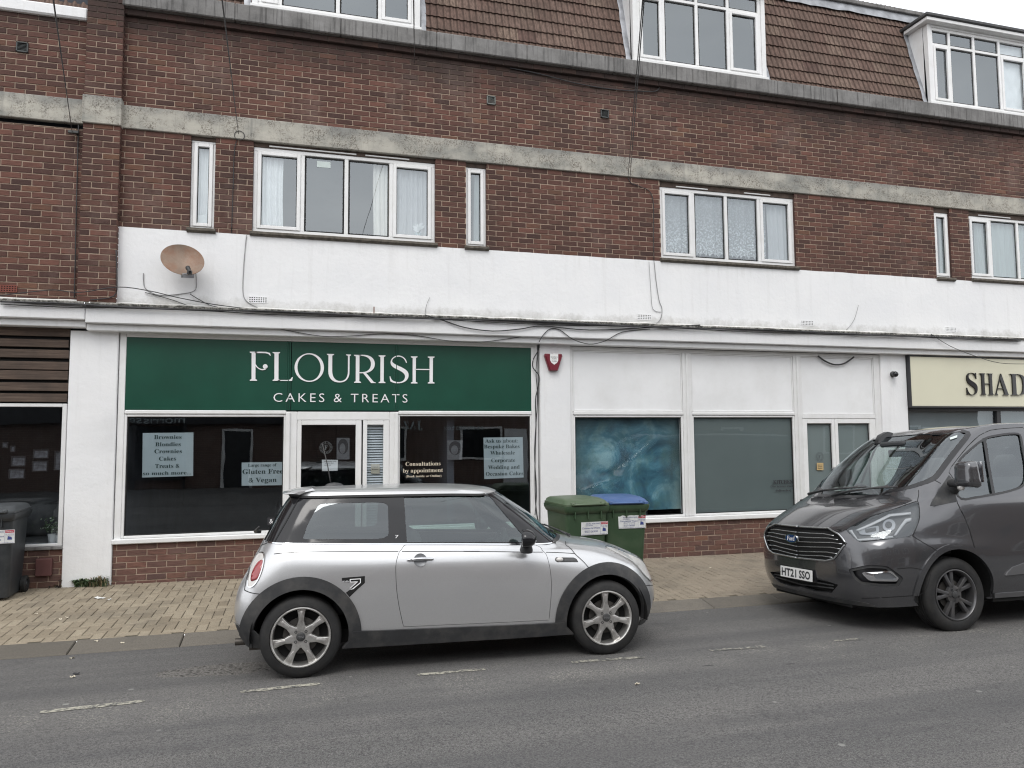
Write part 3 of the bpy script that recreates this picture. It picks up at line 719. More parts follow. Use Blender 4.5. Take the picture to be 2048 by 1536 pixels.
# ---------------------------------------------------------- neighbour on the left
mb = MB(); brick_wall(mb, -9.0, PX0, 3.47, ZC0-.06, 0, (), zoff=ZC1, tone=.0); brick_wall(mb, -9.0, PX0, ZC1-.02, 7.15, 0, (), zoff=ZC1, tone=.0)
mb.build('brick_wall', BR, nb, colors=True)
zb0, zb1 = FZ(80, 239, -.03), FZ(80, 190, -.03)
mb = MB(); mb.bbox(-9, PX0-.014, -.03, .05, zb0, zb1, .008); mb.build('string_course', M_['concrete'], nb)
zl0, zl1 = FZ(80, 27, -.05), FZ(80, 3, -.05)
mb = MB(); mb.bbox(-9, PX0-.005, -.055, .1, zl0, zl1, .02); mb.build('lintel', M_['render2'], nb, smooth=True, auto=30)
tiles(-9, PX0-.03, zl1+.02, 8.6, nb)
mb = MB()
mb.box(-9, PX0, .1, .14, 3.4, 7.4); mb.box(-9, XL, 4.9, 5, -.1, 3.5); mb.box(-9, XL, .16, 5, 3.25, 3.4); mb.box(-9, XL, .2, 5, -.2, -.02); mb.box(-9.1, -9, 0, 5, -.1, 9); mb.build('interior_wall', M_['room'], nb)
# ------------------------------------------------------------------ pillars between the shops
mb = MB()
def pillar(x0, x1, z1, m, root, y0=-.03):
    mb = MB(); zb = pave_z((x0+x1)/2, 0)-.04; n = 14; V = []
    for i in range(n+1):
        z = zb+(z1-zb)*i/n; q = lambda s: .003*mnoise.noise(Vector((s, z*3, x0)))
        V += [(x0+q(1), .12, z), (x0+q(2), y0+.008, z), (x0+.008, y0+q(4), z), (x1-.008, y0+q(5), z), (x1+q(3), y0+.008, z), (x1, .12, z)]
    mb.add(V, [(6*i+k, 6*i+1+k, 6*i+7+k, 6*i+6+k) for i in range(n) for k in range(5)])
    return mb.build('pillar', m, root, smooth=True, auto=40)
pillar(-2.775, -2.245, 3.09, M_['render'], bld); pillar(3.215, 3.68, 3.085, M_['render2'], bld); pillar(9.125, 9.640, 3.085, M_['render'], bld)

def frame_rect(mb, x0, x1, z0, z1, w, y0, y1, mi=0, b=.005):
    wl, wr, wb, wt = w if isinstance(w, (tuple, list)) else (w,)*4
    mb.bbox(x0, x0+wl, y0, y1, z0, z1, b, mi); mb.bbox(x1-wr, x1, y0, y1, z0, z1, b, mi)
    mb.bbox(x0+wl, x1-wr, y0, y1, z0, z0+wb, b, mi); mb.bbox(x0+wl, x1-wr, y0, y1, z1-wt, z1, b, mi)
def pane(root, x0, x1, z0, z1, y, m, name='pane'):
    p = MB(); nx = 6; V = [(x0+(x1-x0)*i/nx, y, z) for i in range(nx+1) for z in (z0, z1)]
    p.add(V, [(2*i, 2*i+2, 2*i+3, 2*i+1) for i in range(nx)]); return p.build(name, m, root)
plain('frame_shadow', (.05, .05, .05), .7, var=.1)
M_['grime_white'] = upvc_mat('grime_white', .74)
# ------------------------------------------------------------------ cake shop
shop = empty('shopfront', (.5, .1, 0), 'white framed shopfront of the cake shop with green sign panel and dark windows', 'shopfront')
y0, y1 = .0, .10; g = lambda x: pave_z(x, 0)
def shop_window(root, x0, x1, z0, z1, m, fw=.062, name='window', y=.0):
    mb = MB(); frame_rect(mb, x0, x1, z0, z1, fw, y+.006, y+.09); frame_rect(mb, x0+fw, x1-fw, z0+fw, z1-fw, .012, y+.03, y+.05, 1, .002)
    fr = mb.build(name, [M_['upvc'], M_['rubber']], root); pane(fr, x0+fw, x1-fw, z0+fw, z1-fw, y+.045, m); return fr
mb = MB()   # frame of the whole front
mb.bbox(-2.235, -2.16, -.002, .1, .50, 3.085, .006); mb.bbox(3.095, 3.19, -.002, .1, .50, 3.085, .006)
mb.bbox(-2.16, 3.095, .0, .1, 3.035, 3.085, .006); mb.bbox(-2.158, -.25, -.010, .1, 2.075, 2.125, .010); mb.bbox(1.205, 3.093, -.010, .1, 2.075, 2.125, .010)
mb.bbox(-.25, -.115, -.002, .1, g(0), 2.11, .006); mb.bbox(1.085, 1.205, -.002, .1, g(1), 2.11, .006); mb.bbox(-.115, 1.085, .001, .1, 2.0, 2.11, .006)
mb.bbox(-.255, -.20, -.03, -.002, g(0), 2.105, .008); mb.bbox(1.15, 1.20, -.03, -.002, g(1), 2.105, .008)
mb.build('frame', M_['upvc'], shop)
win_l = shop_window(shop, -2.16, -.25, .555, 2.073, M_['glass_shop'], .03)
win_r = shop_window(shop, 1.205, 3.095, .555, 2.073, M_['glass_shop'], .02)
for a, b in ((-2.25, -.252), (1.207, 3.20)): mb = MB(); mb.bbox(a, b, -.045, .09, .492, .553, .010); mb.build('sill', M_['upvc'], shop)
BL = [M_['brick_low'], M_['mortar']]
for a, b in ((-2.243, -.25), (1.205, 3.215)): mb = MB(); brick_wall(mb, a, b, -.02, .492, .004, (), zoff=.492-.075*7, xoff=.05, tone=.06); mb.build('stall_riser', BL, shop, colors=True)
# door and blind light
mb = MB(); frame_rect(mb, -.112, .715, g(0)+.02, 1.998, (.055, .075, .1, .062), .005, .075)
door = mb.build('door', M_['upvc'], shop); pane(door, -.06, .642, g(0)+.1, 1.937, .04, M_['glass_shop'])
mb = MB(); mb.bbox(.60, .62, -.045, -.02, .88, 1.12, .006); mb.bbox(.602, .632, -.03, .006, 1.0, 1.02, .004); mb.bbox(.602, .632, -.03, .006, .9, .92, .004); mb.build('handle', M_['chrome'], door)
mb = MB(); frame_rect(mb, .735, 1.083, g(0)+.02, 1.998, (.055, .078, .3, .062), .005, .075)
sl = mb.build('side_window', M_['upvc'], shop); pane(sl, .79, 1.006, g(0)+.3, 1.937, .04, M_['glass_shop'])
mb = MB()
for i in range(48):
    z = .35+i*.034; mb.add([(.79, .075, z), (1.006, .075, z), (1.006, .092, z+.024), (.79, .092, z+.024)], [(0, 1, 2, 3)])
tag(mb.build('venetian_blind', plain('blind', (.80, .82, .82), .5, var=.04)), 'pale venetian blind behind the narrow light beside the door', 'blind')
# green sign, in three boards with raised joint covers
sign = empty('shop_sign', (.47, 0, 2.1), 'dark green FLOURISH shop sign with white lettering over the cake shop', 'shop sign')
mb = MB()
for a, b in ((-2.158, -.262), (-.192, 1.143), (1.205, 3.093)):
    n = 20; V = [(a+(b-a)*i/n, .006+.003*mnoise.noise(Vector((a+i*.3, z, 0))), z) for i in range(n+1) for z in (2.128, 2.43, 2.73, 3.033)]
    mb.add(V, [(4*i+k, 4*i+4+k, 4*i+5+k, 4*i+1+k) for i in range(n) for k in range(3)])
mb.build('panel', M_['green_vinyl'], sign, smooth=True)
mb = MB()
for a in (-.262, 1.143):
    for q in ((0, .022, .0), (.022, .04, -.012), (.04, .062, .0)): mb.bbox(a+q[0]+.0005, a+q[1]-.0005, -.0035+q[2]*.3+.003, .02, 2.127, 3.033, .004)
mb.build('joint_cover', M_['green_vinyl'], sign)
# FLOURISH drawn letter by letter from the sign's own shapes (units: px of an enlarged view)
def q5(X, Y): return F(480+X/4.9951, 690+Y/4.9923, -.004)
def bez(p0, p1, p2, p3, n=8): return [tuple(((1-t)**3*a+3*(1-t)**2*t*b+3*(1-t)*t*t*c+t**3*d) for a, b, c, d in zip(p0, p1, p2, p3)) for t in [i/n for i in range(n+1)]]
def fill(mb, loops, y, conv):
    """fill polygons (first outline, then holes) in px coordinates"""
    V, E = [], []
    for L in loops:
        b = len(V); V += [Vector(conv(*p)) for p in L]; E += [(b+i, b+(i+1) % len(L)) for i in range(len(L))]
    r = delaunay_2d_cdt([Vector((v[0], v[1])) for v in V], E, [], 0, 1e-6); vs, fs = r[0], r[2]
    polys = [[Vector(conv(*p)) for p in L] for L in loops]
    def inside(p, P):
        c = False; j = len(P)-1
        for i in range(len(P)):
            if (P[i][1] > p[1]) != (P[j][1] > p[1]) and p[0] < (P[j][0]-P[i][0])*(p[1]-P[i][1])/(P[j][1]-P[i][1])+P[i][0]: c = not c
            j = i
        return c
    keep = []
    for f in fs:
        c = sum((vs[i] for i in f), Vector((0, 0)))/len(f)
        if inside(c, polys[0]) and not any(inside(c, P) for P in polys[1:]): keep.append(f)
    mb.add([(v[0], y, v[1]) for v in vs], keep)
def stem(x0, x1, yt, yb, s=17, ser=9): # upright with thin slab serifs
    return [(x0-s, yt), (x1+s, yt), (x1+s, yt+ser), (x1+2, yt+ser+7), (x1, yb-ser-7), (x1+s, yb-ser), (x1+s, yb), (x0-s, yb), (x0-s, yb-ser), (x0, yb-ser-7), (x0+1, yt+ser+7), (x0-s, yt+ser)]
def ell(cx, cy, rx, ry, n=40, rot=0): return [(cx+rx*math.cos(2*math.pi*i/n)*math.cos(rot)-ry*math.sin(2*math.pi*i/n)*math.sin(rot), cy+rx*math.cos(2*math.pi*i/n)*math.sin(rot)+ry*math.sin(2*math.pi*i/n)*math.cos(rot)) for i in range(n)]
mb = MB(); Y = -.004; letters = []
letters.append([stem(115, 154, 66, 357)]); letters.append([[(150, 66), (262, 68), (300, 80), (308, 108), (300, 106), (284, 90), (255, 82), (150, 80)]])
letters.append([bez((154, 180), (165, 215), (190, 238), (225, 240))+bez((228, 252), (195, 250), (165, 228), (154, 206))]); letters.append([ell(252, 215, 24, 24)]); letters.append([bez((222, 239), (240, 240), (262, 238), (272, 222))+[(270, 232), (255, 246), (228, 252)]])
letters.append([stem(343, 384, 70, 358)]); letters.append([[(380, 349), (470, 349), (502, 345), (520, 320), (528, 320), (520, 358), (380, 358)]])
letters.append([ell(692, 225, 147, 143), ell(690, 225, 116, 132, rot=-.10)])
letters.append([[(868, 88), (940, 90), (940, 98), (922, 106)]+bez((921, 260), (922, 325), (955, 358), (1000, 360))+bez((1000, 360), (1050, 360), (1078, 325), (1078, 260))+[(1078, 108), (1060, 102), (1060, 93), (1109, 95), (1109, 104), (1096, 110)]+bez((1094, 260), (1096, 335), (1060, 374), (994, 374))+bez((994, 374), (925, 374), (882, 335), (882, 260))+[(884, 104), (868, 96)]])
letters.append([stem(1156, 1192, 98, 378)]); letters.append([[(1190, 98)]+bez((1225, 97), (1300, 97), (1347, 130), (1347, 190))+bez((1347, 190), (1347, 245), (1300, 282), (1225, 282))+[(1190, 282), (1190, 271)]+bez((1222, 271), (1275, 268), (1308, 240), (1308, 188))+bez((1308, 188), (1308, 140), (1270, 110), (1215, 109))+[(1190, 109)]])
letters.append([[(1228, 280), (1262, 280), (1338, 370), (1356, 373), (1356, 380), (1310, 380)]])
letters.append([stem(1402, 1436, 103, 380)])
letters.append([bez((1668, 178), (1662, 135), (1625, 105), (1585, 105))+bez((1585, 105), (1535, 105), (1502, 140), (1504, 178))+bez((1504, 178), (1508, 225), (1560, 235), (1600, 258))+bez((1600, 258), (1640, 280), (1652, 300), (1648, 325))+bez((1648, 325), (1640, 360), (1610, 370), (1582, 370))+bez((1582, 370), (1530, 370), (1508, 345), (1502, 312))+[(1494, 314), (1500, 358)]+bez((1505, 365), (1535, 382), (1560, 383), (1592, 381))+bez((1592, 381), (1650, 378), (1684, 345), (1685, 300))+bez((1685, 300), (1685, 255), (1640, 235), (1600, 215))+bez((1600, 215), (1550, 195), (1528, 180), (1520, 165))+bez((1520, 165), (1520, 135), (1550, 116), (1585, 116))+bez((1585, 116), (1625, 118), (1650, 145), (1658, 180))])
letters.append([stem(1724, 1756, 113, 384)]); letters.append([stem(1893, 1926, 115, 384)]); letters.append([[(1752, 238), (1896, 240), (1896, 250), (1752, 248)]])
for L in letters: fill(mb, L, Y, q5)
xa, za = F(547, 806, Y); xb, zb = F(815, 788.5, Y)
text_into(mb, 'CAKES & TREATS', FX(547, 795, Y), FX(815, 797, Y), 2.237, 2.352, Y, space=1.32, bold=-.006)
mb.build('lettering', M_['letter_white'], sign)

# posters and window lettering
def sheet(name, c, m, label, cat, lines, y=.036, lm='letter_dark', group=None, bold=.0):
    """paper or vinyl sheet with corner px (tl, tr, br, bl) and text lines (text, cx px, baseline px, cap height px, width px)"""
    P = [F(*q, y) for q in c]; cx = sum(p[0] for p in P)/4; cz = min(p[1] for p in P)
    o = empty(name, (cx, y, cz), label, cat, group)
    if m: s = MB(); s.add([(p[0], y, p[1]) for p in P], [(3, 2, 1, 0)]); s.build('sheet', M_[m], o)
    t = MB()
    for tx, X, Y_, h, w in lines:
        x, z = F(X, Y_, y-.003); k = FX(X+w/2, Y_, y)-FX(X-w/2, Y_, y); hh = FZ(X, Y_-h, y)-z
        line_z(t, serif(tx), x, z, hh, y-.003, k, bold=bold)
        if not m: t.build('lettering', M_[lm], o); t = MB()
    if lines and m: t.build('lettering', M_[lm], o)
    return o
cr = lambda X, Y_: (X*.3418, 450+Y_*.3418)
sheet('window_poster', [cr(835, 1217), cr(1132, 1214), cr(1130, 1468), cr(832, 1478)], 'poster_grey', 'grey window poster listing Brownies, Blondies, Crownies and Cakes', 'poster',
      [('Brownies', *cr(982, 1252), 8, 55), ('Blondies', *cr(983, 1294), 8, 51), ('Crownies', *cr(984, 1335), 8, 55), ('Cakes', *cr(980, 1378), 8, 34), ('Treats &', *cr(979, 1421), 8, 49), ('so much more...', *cr(978, 1461), 7, 96)], .062)
sheet('window_poster', [cr(1414, 1390), cr(1660, 1386), cr(1658, 1522), cr(1414, 1526)], 'poster_grey', 'grey window poster reading Large range of Gluten Free & Vegan', 'poster',
      [('Large range of', *cr(1535, 1413), 6, 57), ('Gluten Free', *cr(1538, 1455), 9.5, 81), ('& Vegan', *cr(1537, 1505), 9.5, 56)], .062)
c5 = lambda X, Y_: (674+X*.3418, 450+Y_*.3418)
sheet('window_poster', [c5(857, 1244), c5(1087, 1241), c5(1092, 1477), c5(862, 1487)], 'poster_grey', 'grey window poster headed Ask us about at the right end of the cake shop', 'poster',
      [('Ask us about:', *c5(963, 1273), 7.5, 65), ('Bespoke Bakes', *c5(965, 1306), 7.5, 71), ('Wholesale', *c5(969, 1343), 7.5, 49), ('Corporate', *c5(973, 1387), 7.5, 48), ('Wedding and', *c5(977, 1427), 7.5, 63), ('Occasion Cakes', *c5(981, 1465), 7.5, 75)], .062)
sheet('window_lettering', [c5(385, 1390), c5(622, 1390), c5(622, 1480), c5(385, 1480)], None, 'cream vinyl lettering Consultations by appointment on the dark window', 'lettering',
      [('Consultations', *c5(504, 1408), 8, 70), ('by appointment', *c5(504, 1447), 8, 80), ('(Book inside or Online)', *c5(508, 1475), 4.5, 71)], .044, 'letter_cream')
c12 = lambda X, Y_: (560+X*.2539, 800+Y_*.2539)
o = sheet('door_notice', [c12(330, 470), c12(456, 472), c12(454, 557), c12(331, 560)], 'paper', 'small white handwritten note stuck inside the shop door', 'notice', [('Deliveries ring', *c12(396, 486), 2, 24), ('bell next door', *c12(388, 500), 2, 18), ('thank you', *c12(375, 516), 2, 13)], .060, 'ink')
o = sheet('door_notice', [c12(716, 505), c12(785, 505), c12(785, 580), c12(716, 580)], 'letter_cream', 'small buff card on the blind beside the shop door', 'notice', [('open', *c12(750, 530), 2, 12), ('hours', *c12(750, 550), 2, 12)], .060, 'ink')
# round shop emblem: ring with an F
def emblem(px, py, r, y, m, label):
    x, z = F(px, py, y); o = empty('shop_emblem', (x, y, z-r), label, 'emblem'); mb = MB(); n = 40
    for (ra, rb) in ((r, r*.95), (r*.66, r*.62)):
        V = [(x+q*math.cos(2*math.pi*i/n), y, z+q*math.sin(2*math.pi*i/n)) for i in range(n) for q in (ra, rb)]
        mb.add(V, [(2*i, 2*i+1, (2*i+3) % (2*n), (2*i+2) % (2*n)) for i in range(n)])
    for i in range(22):   # small strokes of the ring text
        a = 2*math.pi*i/22; c, s = math.cos(a), math.sin(a)
        if i in (5, 16): continue
        P = [(r*.72, -.06*r), (r*.88, -.06*r), (r*.88, .03*r), (r*.72, .03*r)]
        mb.add([(x+p*c-q*s, y, z+p*s+q*c) for p, q in P], [(0, 1, 2, 3)])
    text_into(mb, serif('F'), x-r*.25, x+r*.25, z-r*.36, z+r*.36, y); mb.build('ring', m, o); return o
plain('grey_vinyl', (.09, .10, .105), .6, var=.05)
emblem(560+362*.2539, 800+375*.2539, .082, .038, M_['grey_vinyl'], 'faint round emblem with letter F on the cake shop door glass')

# ------------------------------------------------------------------ kitchen unit
kit = empty('shopfront', (6.4, .1, 0), 'white framed shopfront with blank white upper panels and a pair of narrow doors', 'shopfront')
mb = MB()
mb.bbox(3.68, 3.725, -.002, .1, .48, 3.075, .006); mb.bbox(9.01, 9.125, -.002, .1, g(9), 3.075, .006); mb.bbox(3.725, 9.01, .0, .1, 3.02, 3.075, .006)
mb.bbox(5.50, 5.645, -.004, .1, .56, 3.019, .006); mb.bbox(7.462, 7.60, -.004, .1, g(7.5), 3.019, .006)
for a, b in ((3.727, 5.498), (5.647, 7.46)): mb.bbox(a, b, -.012, .1, 2.072, 2.125, .010)
mb.bbox(7.602, 9.008, -.004, .1, 2.02, 2.085, .006); mb.bbox(5.555, 5.59, -.022, -.004, .56, 3.019, .006); mb.bbox(7.515, 7.55, -.022, -.004, .0, 3.019, .006)
mb.build('frame', M_['upvc_old'], kit)
for a, b in ((3.727, 5.498), (5.647, 7.46), (7.602, 9.008)):
    z0_ = 2.127 if b < 8 else 2.087
    mb = MB(); mb.bbox(a+.02, b-.02, .02, .05, z0_+.015, 3.0, .003); frame_rect(mb, a+.001, b-.001, z0_, 3.018, .02, .008, .05, 1, .003)
    mb.build('panel', [M_['panel_white'], M_['upvc_old']], kit)
kw1 = shop_window(kit, 3.727, 5.498, .555, 2.07, M_['glass_kitchen'], .03); kw2 = shop_window(kit, 5.647, 7.46, .555, 2.07, M_['glass_kitchen'], .03)
pane(kw2, 5.68, 7.43, .585, 2.04, .060, M_['film'], 'frosted_film')
mb = MB(); mb.bbox(3.685, 7.50, -.045, .09, .482, .553, .010); mb.build('sill', M_['upvc'], kit)
mb = MB(); brick_wall(mb, 3.68, 7.50, -.07, .482, .004, (), zoff=.482-.075*8, xoff=.02, tone=-.02); mb.build('stall_riser', BL, kit, colors=True)
for i, (a, b, c, d) in enumerate(((7.602, 8.21, 7.69, 8.155), (8.215, 9.008, 8.275, 8.89))):
    mb = MB(); frame_rect(mb, a, b, g(8)+.01, 2.018, (c-a, b-d, .12, .075), .003, .08); frame_rect(mb, c, d, g(8)+.13, 1.943, .01, .03, .05, 1, .002)
    dd = mb.build('door', [M_['upvc'], M_['rubber']], kit); pane(dd, c, d, g(8)+.13, 1.943, .045, M_['glass_kitchen']); pane(dd, c, d, g(8)+.13, 1.943, .062, M_['film2'], 'frosted_film')
    mb = MB(); hx = b-.05 if i == 0 else a+.03
    mb.bbox(hx-.012, hx+.012, -.03, .0, .95, 1.13, .005); mb.build('handle', M_['black_plastic'], dd)
# lettering KITCHEN, read from crop coordinates
k1 = lambda X, Y_: (1488+X*.2734, 830+Y_*.2734)
sheet('window_lettering', [k1(190, 470), k1(385, 470), k1(385, 565), k1(190, 565)], None, 'dark KITCHEN no access except deliveries lettering on frosted window', 'lettering',
      [('KITCHEN', *k1(286, 502), 7.5, 39), ('(No access except', *k1(288, 527), 4, 51), ('deliveries)', *k1(288, 558), 4, 31)], .040, 'ink', bold=.014)
plain('buff', (.50, .36, .17), .7, var=.05)
emblem(*k1(553, 305), .074, .038, M_['grey_vinyl'], 'round emblem with letter F on the kitchen door glass')
sheet('door_notice', [k1(533, 350), k1(581, 350), k1(581, 403), k1(533, 403)], 'buff', 'small orange buff card below the emblem on the kitchen door', 'notice', [('please', *k1(557, 368), 2, 9), ('knock', *k1(557, 380), 2, 9), ('thanks', *k1(557, 392), 2, 9)], .040, 'ink')
# painted backdrop cloth in the first kitchen window
t = NT('backdrop_cloth'); n1 = t.noise(1.9, 7, .62, dist=.6); n2 = t.noise(3.4, 6, .7); xyz = t.sep(t.tc.outputs['Object'])
c = t.ramp(n1, [(.30, (.020, .045, .058)), (.43, (.035, .11, .165)), (.52, (.075, .21, .28)), (.61, (.22, .38, .43)), (.75, (.36, .50, .52))])
c = t.mix(t.math('MULTIPLY', t.ramp(n2, [(.48, 0), (.66, 1)]), .6), c, (.07, .15, .14))
edge = t.ramp(t.math('ABSOLUTE', xyz[0]), [(.50, 0), (.86, 1)])
c = t.mix(t.math('MULTIPLY', edge, .65), c, (.11, .15, .14))
top = t.ramp(t.math('MULTIPLY', xyz[2], .65), [(.55, 0), (.92, 1)]); c = t.mix(t.math('MULTIPLY', top, .8), c, (.05, .075, .085))
t.base(c); t.set(Roughness=.8); M_['backdrop_cloth'] = t.m
mb = MB(); nx, nz = 40, 24; V = []
for j in range(nz+1):
    for i in range(nx+1):
        u, v = i/nx, j/nz; x = 3.74+1.75*u; z = .66+1.38*v; V.append((x, .115+.018*math.sin(u*23+2*math.sin(v*2))*(.4+.6*v)+.012*math.sin(v*17+u*5), z))
mb.add(V, [(j*(nx+1)+i, j*(nx+1)+i+1, (j+1)*(nx+1)+i+1, (j+1)*(nx+1)+i) for j in range(nz) for i in range(nx)])
bc = empty('backdrop_cloth', (4.61, .115, .66), 'mottled blue painted cloth hanging behind the kitchen window', 'cloth'); mb.build('cloth', M_['backdrop_cloth'], bc, smooth=True)

# ------------------------------------------------------------------ salon with the cream sign, at the right edge
sal = empty('shopfront', (11.5, .1, 0), 'salon front with grey glass behind the van below the cream sign', 'shopfront')
mb = MB(); frame_rect(mb, 9.64, 14.9, g(12), 2.20, .05, .0, .08); mb.bbox(11.55, 11.64, -.002, .08, g(12)+.05, 2.15, .005); mb.build('frame', plain('dark_frame', (.03, .03, .033), .4, var=.1), sal)
pane(sal, 9.69, 11.55, .05, 2.15, .04, M_['glass_shop']); pane(sal, 11.64, 14.85, .05, 2.15, .04, M_['glass_shop'])
pane(sal, 9.69, 11.55, .9, 2.15, .10, plain('grey_blind', (.27, .30, .295), .7, var=.04), 'roller_blind'); pane(sal, 11.64, 14.85, .9, 2.15, .10, M_['grey_blind'], 'roller_blind')
cs = empty('shop_sign', (11.5, 0, 2.2), 'cream shop sign with raised black letters SHAD at right edge', 'shop sign')
mb = MB(); mb.bbox(9.665, 14.9, -.09, .06, 2.225, 3.055, .006); mb.build('panel', M_['cream'], cs)
mb = MB(); mb.bbox(9.66, 14.9, -.10, .06, 3.056, 3.078, .004); mb.bbox(9.66, 14.9, -.10, .06, 2.198, 2.224, .004); mb.bbox(9.642, 9.664, -.10, .06, 2.2, 3.078, .004); mb.build('trim', M_['dark_frame'], cs)
mb = MB(); Y = -.105
for ch, xa, xb, dz in (('S', 1933, 1954, .01), ('H', 1960, 1987, 0), ('A', 1988, 2017, 0), ('D', 2020, 2053, 0)):
    text_into(mb, serif(ch), FX(xa, 770, Y), FX(xb, 770, Y), FZ(1960, 789.5, Y)-dz*.6, FZ(1960, 746.5, Y)+dz*.6, Y, extrude=.012, bold=-.014)
mb.build('lettering', M_['black_gloss'], cs)

# ------------------------------------------------------------------ slatted shop at the left edge
ls = empty('shopfront', (-5.5, .1, 0), 'shopfront with dark weathered timber slats over a dark picture window', 'shopfront')
mb = MB(); frame_rect(mb, -8.5, -2.79, .50, 2.20, (.05, .05, .03, .04), .0, .08); fr = mb.build('window', M_['upvc_old'], ls); pane(fr, -8.45, -2.84, .53, 2.16, .04, M_['glass_shop'])
mb = MB(); mb.bbox(-8.6, -2.778, -.03, .09, .462, .499, .006); mb.build('sill', M_['coping'], ls)
mb = MB(); brick_wall(mb, -8.6, -2.775, -.02, .462, .006, (), zoff=.462-.075*7, tone=.0); mb.build('stall_riser', BL, ls, colors=True)
mb = MB(); mb.box(-8.6, -2.78, .04, .08, 2.2, 3.12); mb.build('backing', M_['dark_void'], ls)
t = NT('slat_wood'); w = t.noise(1, 6, .7, t.mapping((2.2, 2.2, 60))); c = t.ramp(w, [(.3, (.045, .030, .023)), (.55, (.105, .073, .055)), (.75, (.17, .13, .105))])
c = t.mix(t.math('MULTIPLY', t.ramp(t.noise(3, 4), [(.45, 0), (.7, 1)]), .5), c, (.035, .028, .024)); t.base(c); t.set(Roughness=.85); t.bump(w, .5, .006); M_['slat_wood'] = t.m
zz = [FZ(60, 450+.3418*q, -.01) for q in (598, 650, 668, 714, 728, 776, 796, 846, 852, 904, 922, 972, 984, 1034)]
mb = MB(); rnd = random.Random(2)
for a, b in zip(zz[0::2], zz[1::2]): mb.bbox(-8.6, -2.785+rnd.uniform(-.012, .004), -.012, .02, b+rnd.uniform(-.004, .004), a+rnd.uniform(-.004, .004), .004)
mb.build('slats', M_['slat_wood'], ls)
mb = MB(); px, pz = F(88, 1134, -.02); mb.bbox(px-.085, px+.085, -.05, .01, pz-.105, pz+.1, .008); mb.build('meter_cover', plain('maroon', (.11, .045, .042), .6, var=.15), ls)
# ------------------------------------------------------------------ free-form body surfaces for the vehicles
def cr1(p0, p1, p2, p3, t):
    return ((p1*2)+(p2-p0)*t+(p0*2-p1*5+p2*4-p3)*(t*t)+(p1*3-p0-p2*3+p3)*(t*t*t))*.5
class Surf:
    """half a body: rows from the sill up to the roof's middle, columns from one end's middle along the near side to the other end's middle"""
    def __init__(s, rows, M):
        s.g = [[Vector(p) for p in r] for r in rows]; s.nr = len(rows); s.nc = len(rows[0]); s.M = M; s.Mi = M.inverted()
        k = 6; s.k = k; V = []; s.uv = []
        for j in range((s.nr-1)*k+1):
            for i in range((s.nc-1)*k+1):
                u, v = i/k, j/k; V.append(M @ s.P(u, v)); s.uv.append((u, v))
        n = (s.nc-1)*k+1
        T = []
        for j in range((s.nr-1)*k):
            for i in range((s.nc-1)*k):
                a = j*n+i; T += [(a, a+1, a+n+1), (a, a+n+1, a+n)]
        s.V, s.T = V, T; s.bvh = BVHTree.FromPolygons(V, T)
    def ctl(s, j, i):
        j = max(0, min(s.nr-1, j))
        if i < 0: p = s.g[j][-i]; return Vector((p.x, -p.y, p.z))
        if i > s.nc-1: p = s.g[j][2*(s.nc-1)-i]; return Vector((p.x, -p.y, p.z))
        return s.g[j][i]
    def row(s, j, u):
        i = min(s.nc-2, max(0, int(math.floor(u)))); t = u-i
        return cr1(s.ctl(j, i-1), s.ctl(j, i), s.ctl(j, i+1), s.ctl(j, i+2), t)
    def P(s, u, v):
        j = min(s.nr-2, max(0, int(math.floor(v)))); t = v-j
        def R(jj):
            if jj < 0: return s.row(0, u)*2-s.row(1, u)
            if jj > s.nr-1: # across the centre line of the roof
                p = s.row(s.nr-2, u); return Vector((p.x, -p.y, p.z))
            return s.row(jj, u)
        return cr1(R(j-1), R(j), R(j+1), R(j+2), t)
    def D(s, u, v, h=.02):
        a = (s.P(min(u+h, s.nc-1), v)-s.P(max(u-h, 0), v))/(min(u+h, s.nc-1)-max(u-h, 0)); b = (s.P(u, min(v+h, s.nr-1))-s.P(u, max(v-h, 0)))/(min(v+h, s.nr-1)-max(v-h, 0))
        return a, b
    def N(s, u, v):
        a, b = s.D(u, v); n = a.cross(b)
        if n.length < 1e-9: return Vector((0, 0, 1))
        return n.normalized()*s.sgn
    sgn = 1
    def hit(s, o, d):
        loc, nn, idx, dist = s.bvh.ray_cast(o, d)
        if idx is None:   # outside the silhouette: nearest point to the ray
            best = None
            for i, v in enumerate(s.V):
                t = (v-o).dot(d)/d.length_squared; e = (o+d*t-v).length
                if best is None or e < best[0]: best = (e, i)
            return s.uv[best[1]]
        a, b, c = s.T[idx]; A, B, C_ = s.V[a], s.V[b], s.V[c]
        v0, v1, v2 = B-A, C_-A, loc-A; d00, d01, d11, d20, d21 = v0.dot(v0), v0.dot(v1), v1.dot(v1), v2.dot(v0), v2.dot(v1)
        den = d00*d11-d01*d01; w1 = (d11*d20-d01*d21)/den; w2 = (d00*d21-d01*d20)/den; w0 = 1-w1-w2
        return (s.uv[a][0]*w0+s.uv[b][0]*w1+s.uv[c][0]*w2, s.uv[a][1]*w0+s.uv[b][1]*w1+s.uv[c][1]*w2)
    def px(s, pts): return [s.hit(CAM, ray(*p).normalized()) for p in pts]                 # seen in the photograph at these pixels
    def side(s, pts, y=-4.0):                                                            # straight from the side: (x, z) in the vehicle's own axes
        d = (s.M.to_3x3() @ Vector((0, 1, 0))).normalized(); return [s.hit(s.M @ Vector((x, y, z)), d) for x, z in pts]
    def front(s, pts, x=-6, sx=1):
        d = (s.M.to_3x3() @ Vector((sx, 0, 0))).normalized(); return [s.hit(s.M @ Vector((x, y, z)), d) for y, z in pts]
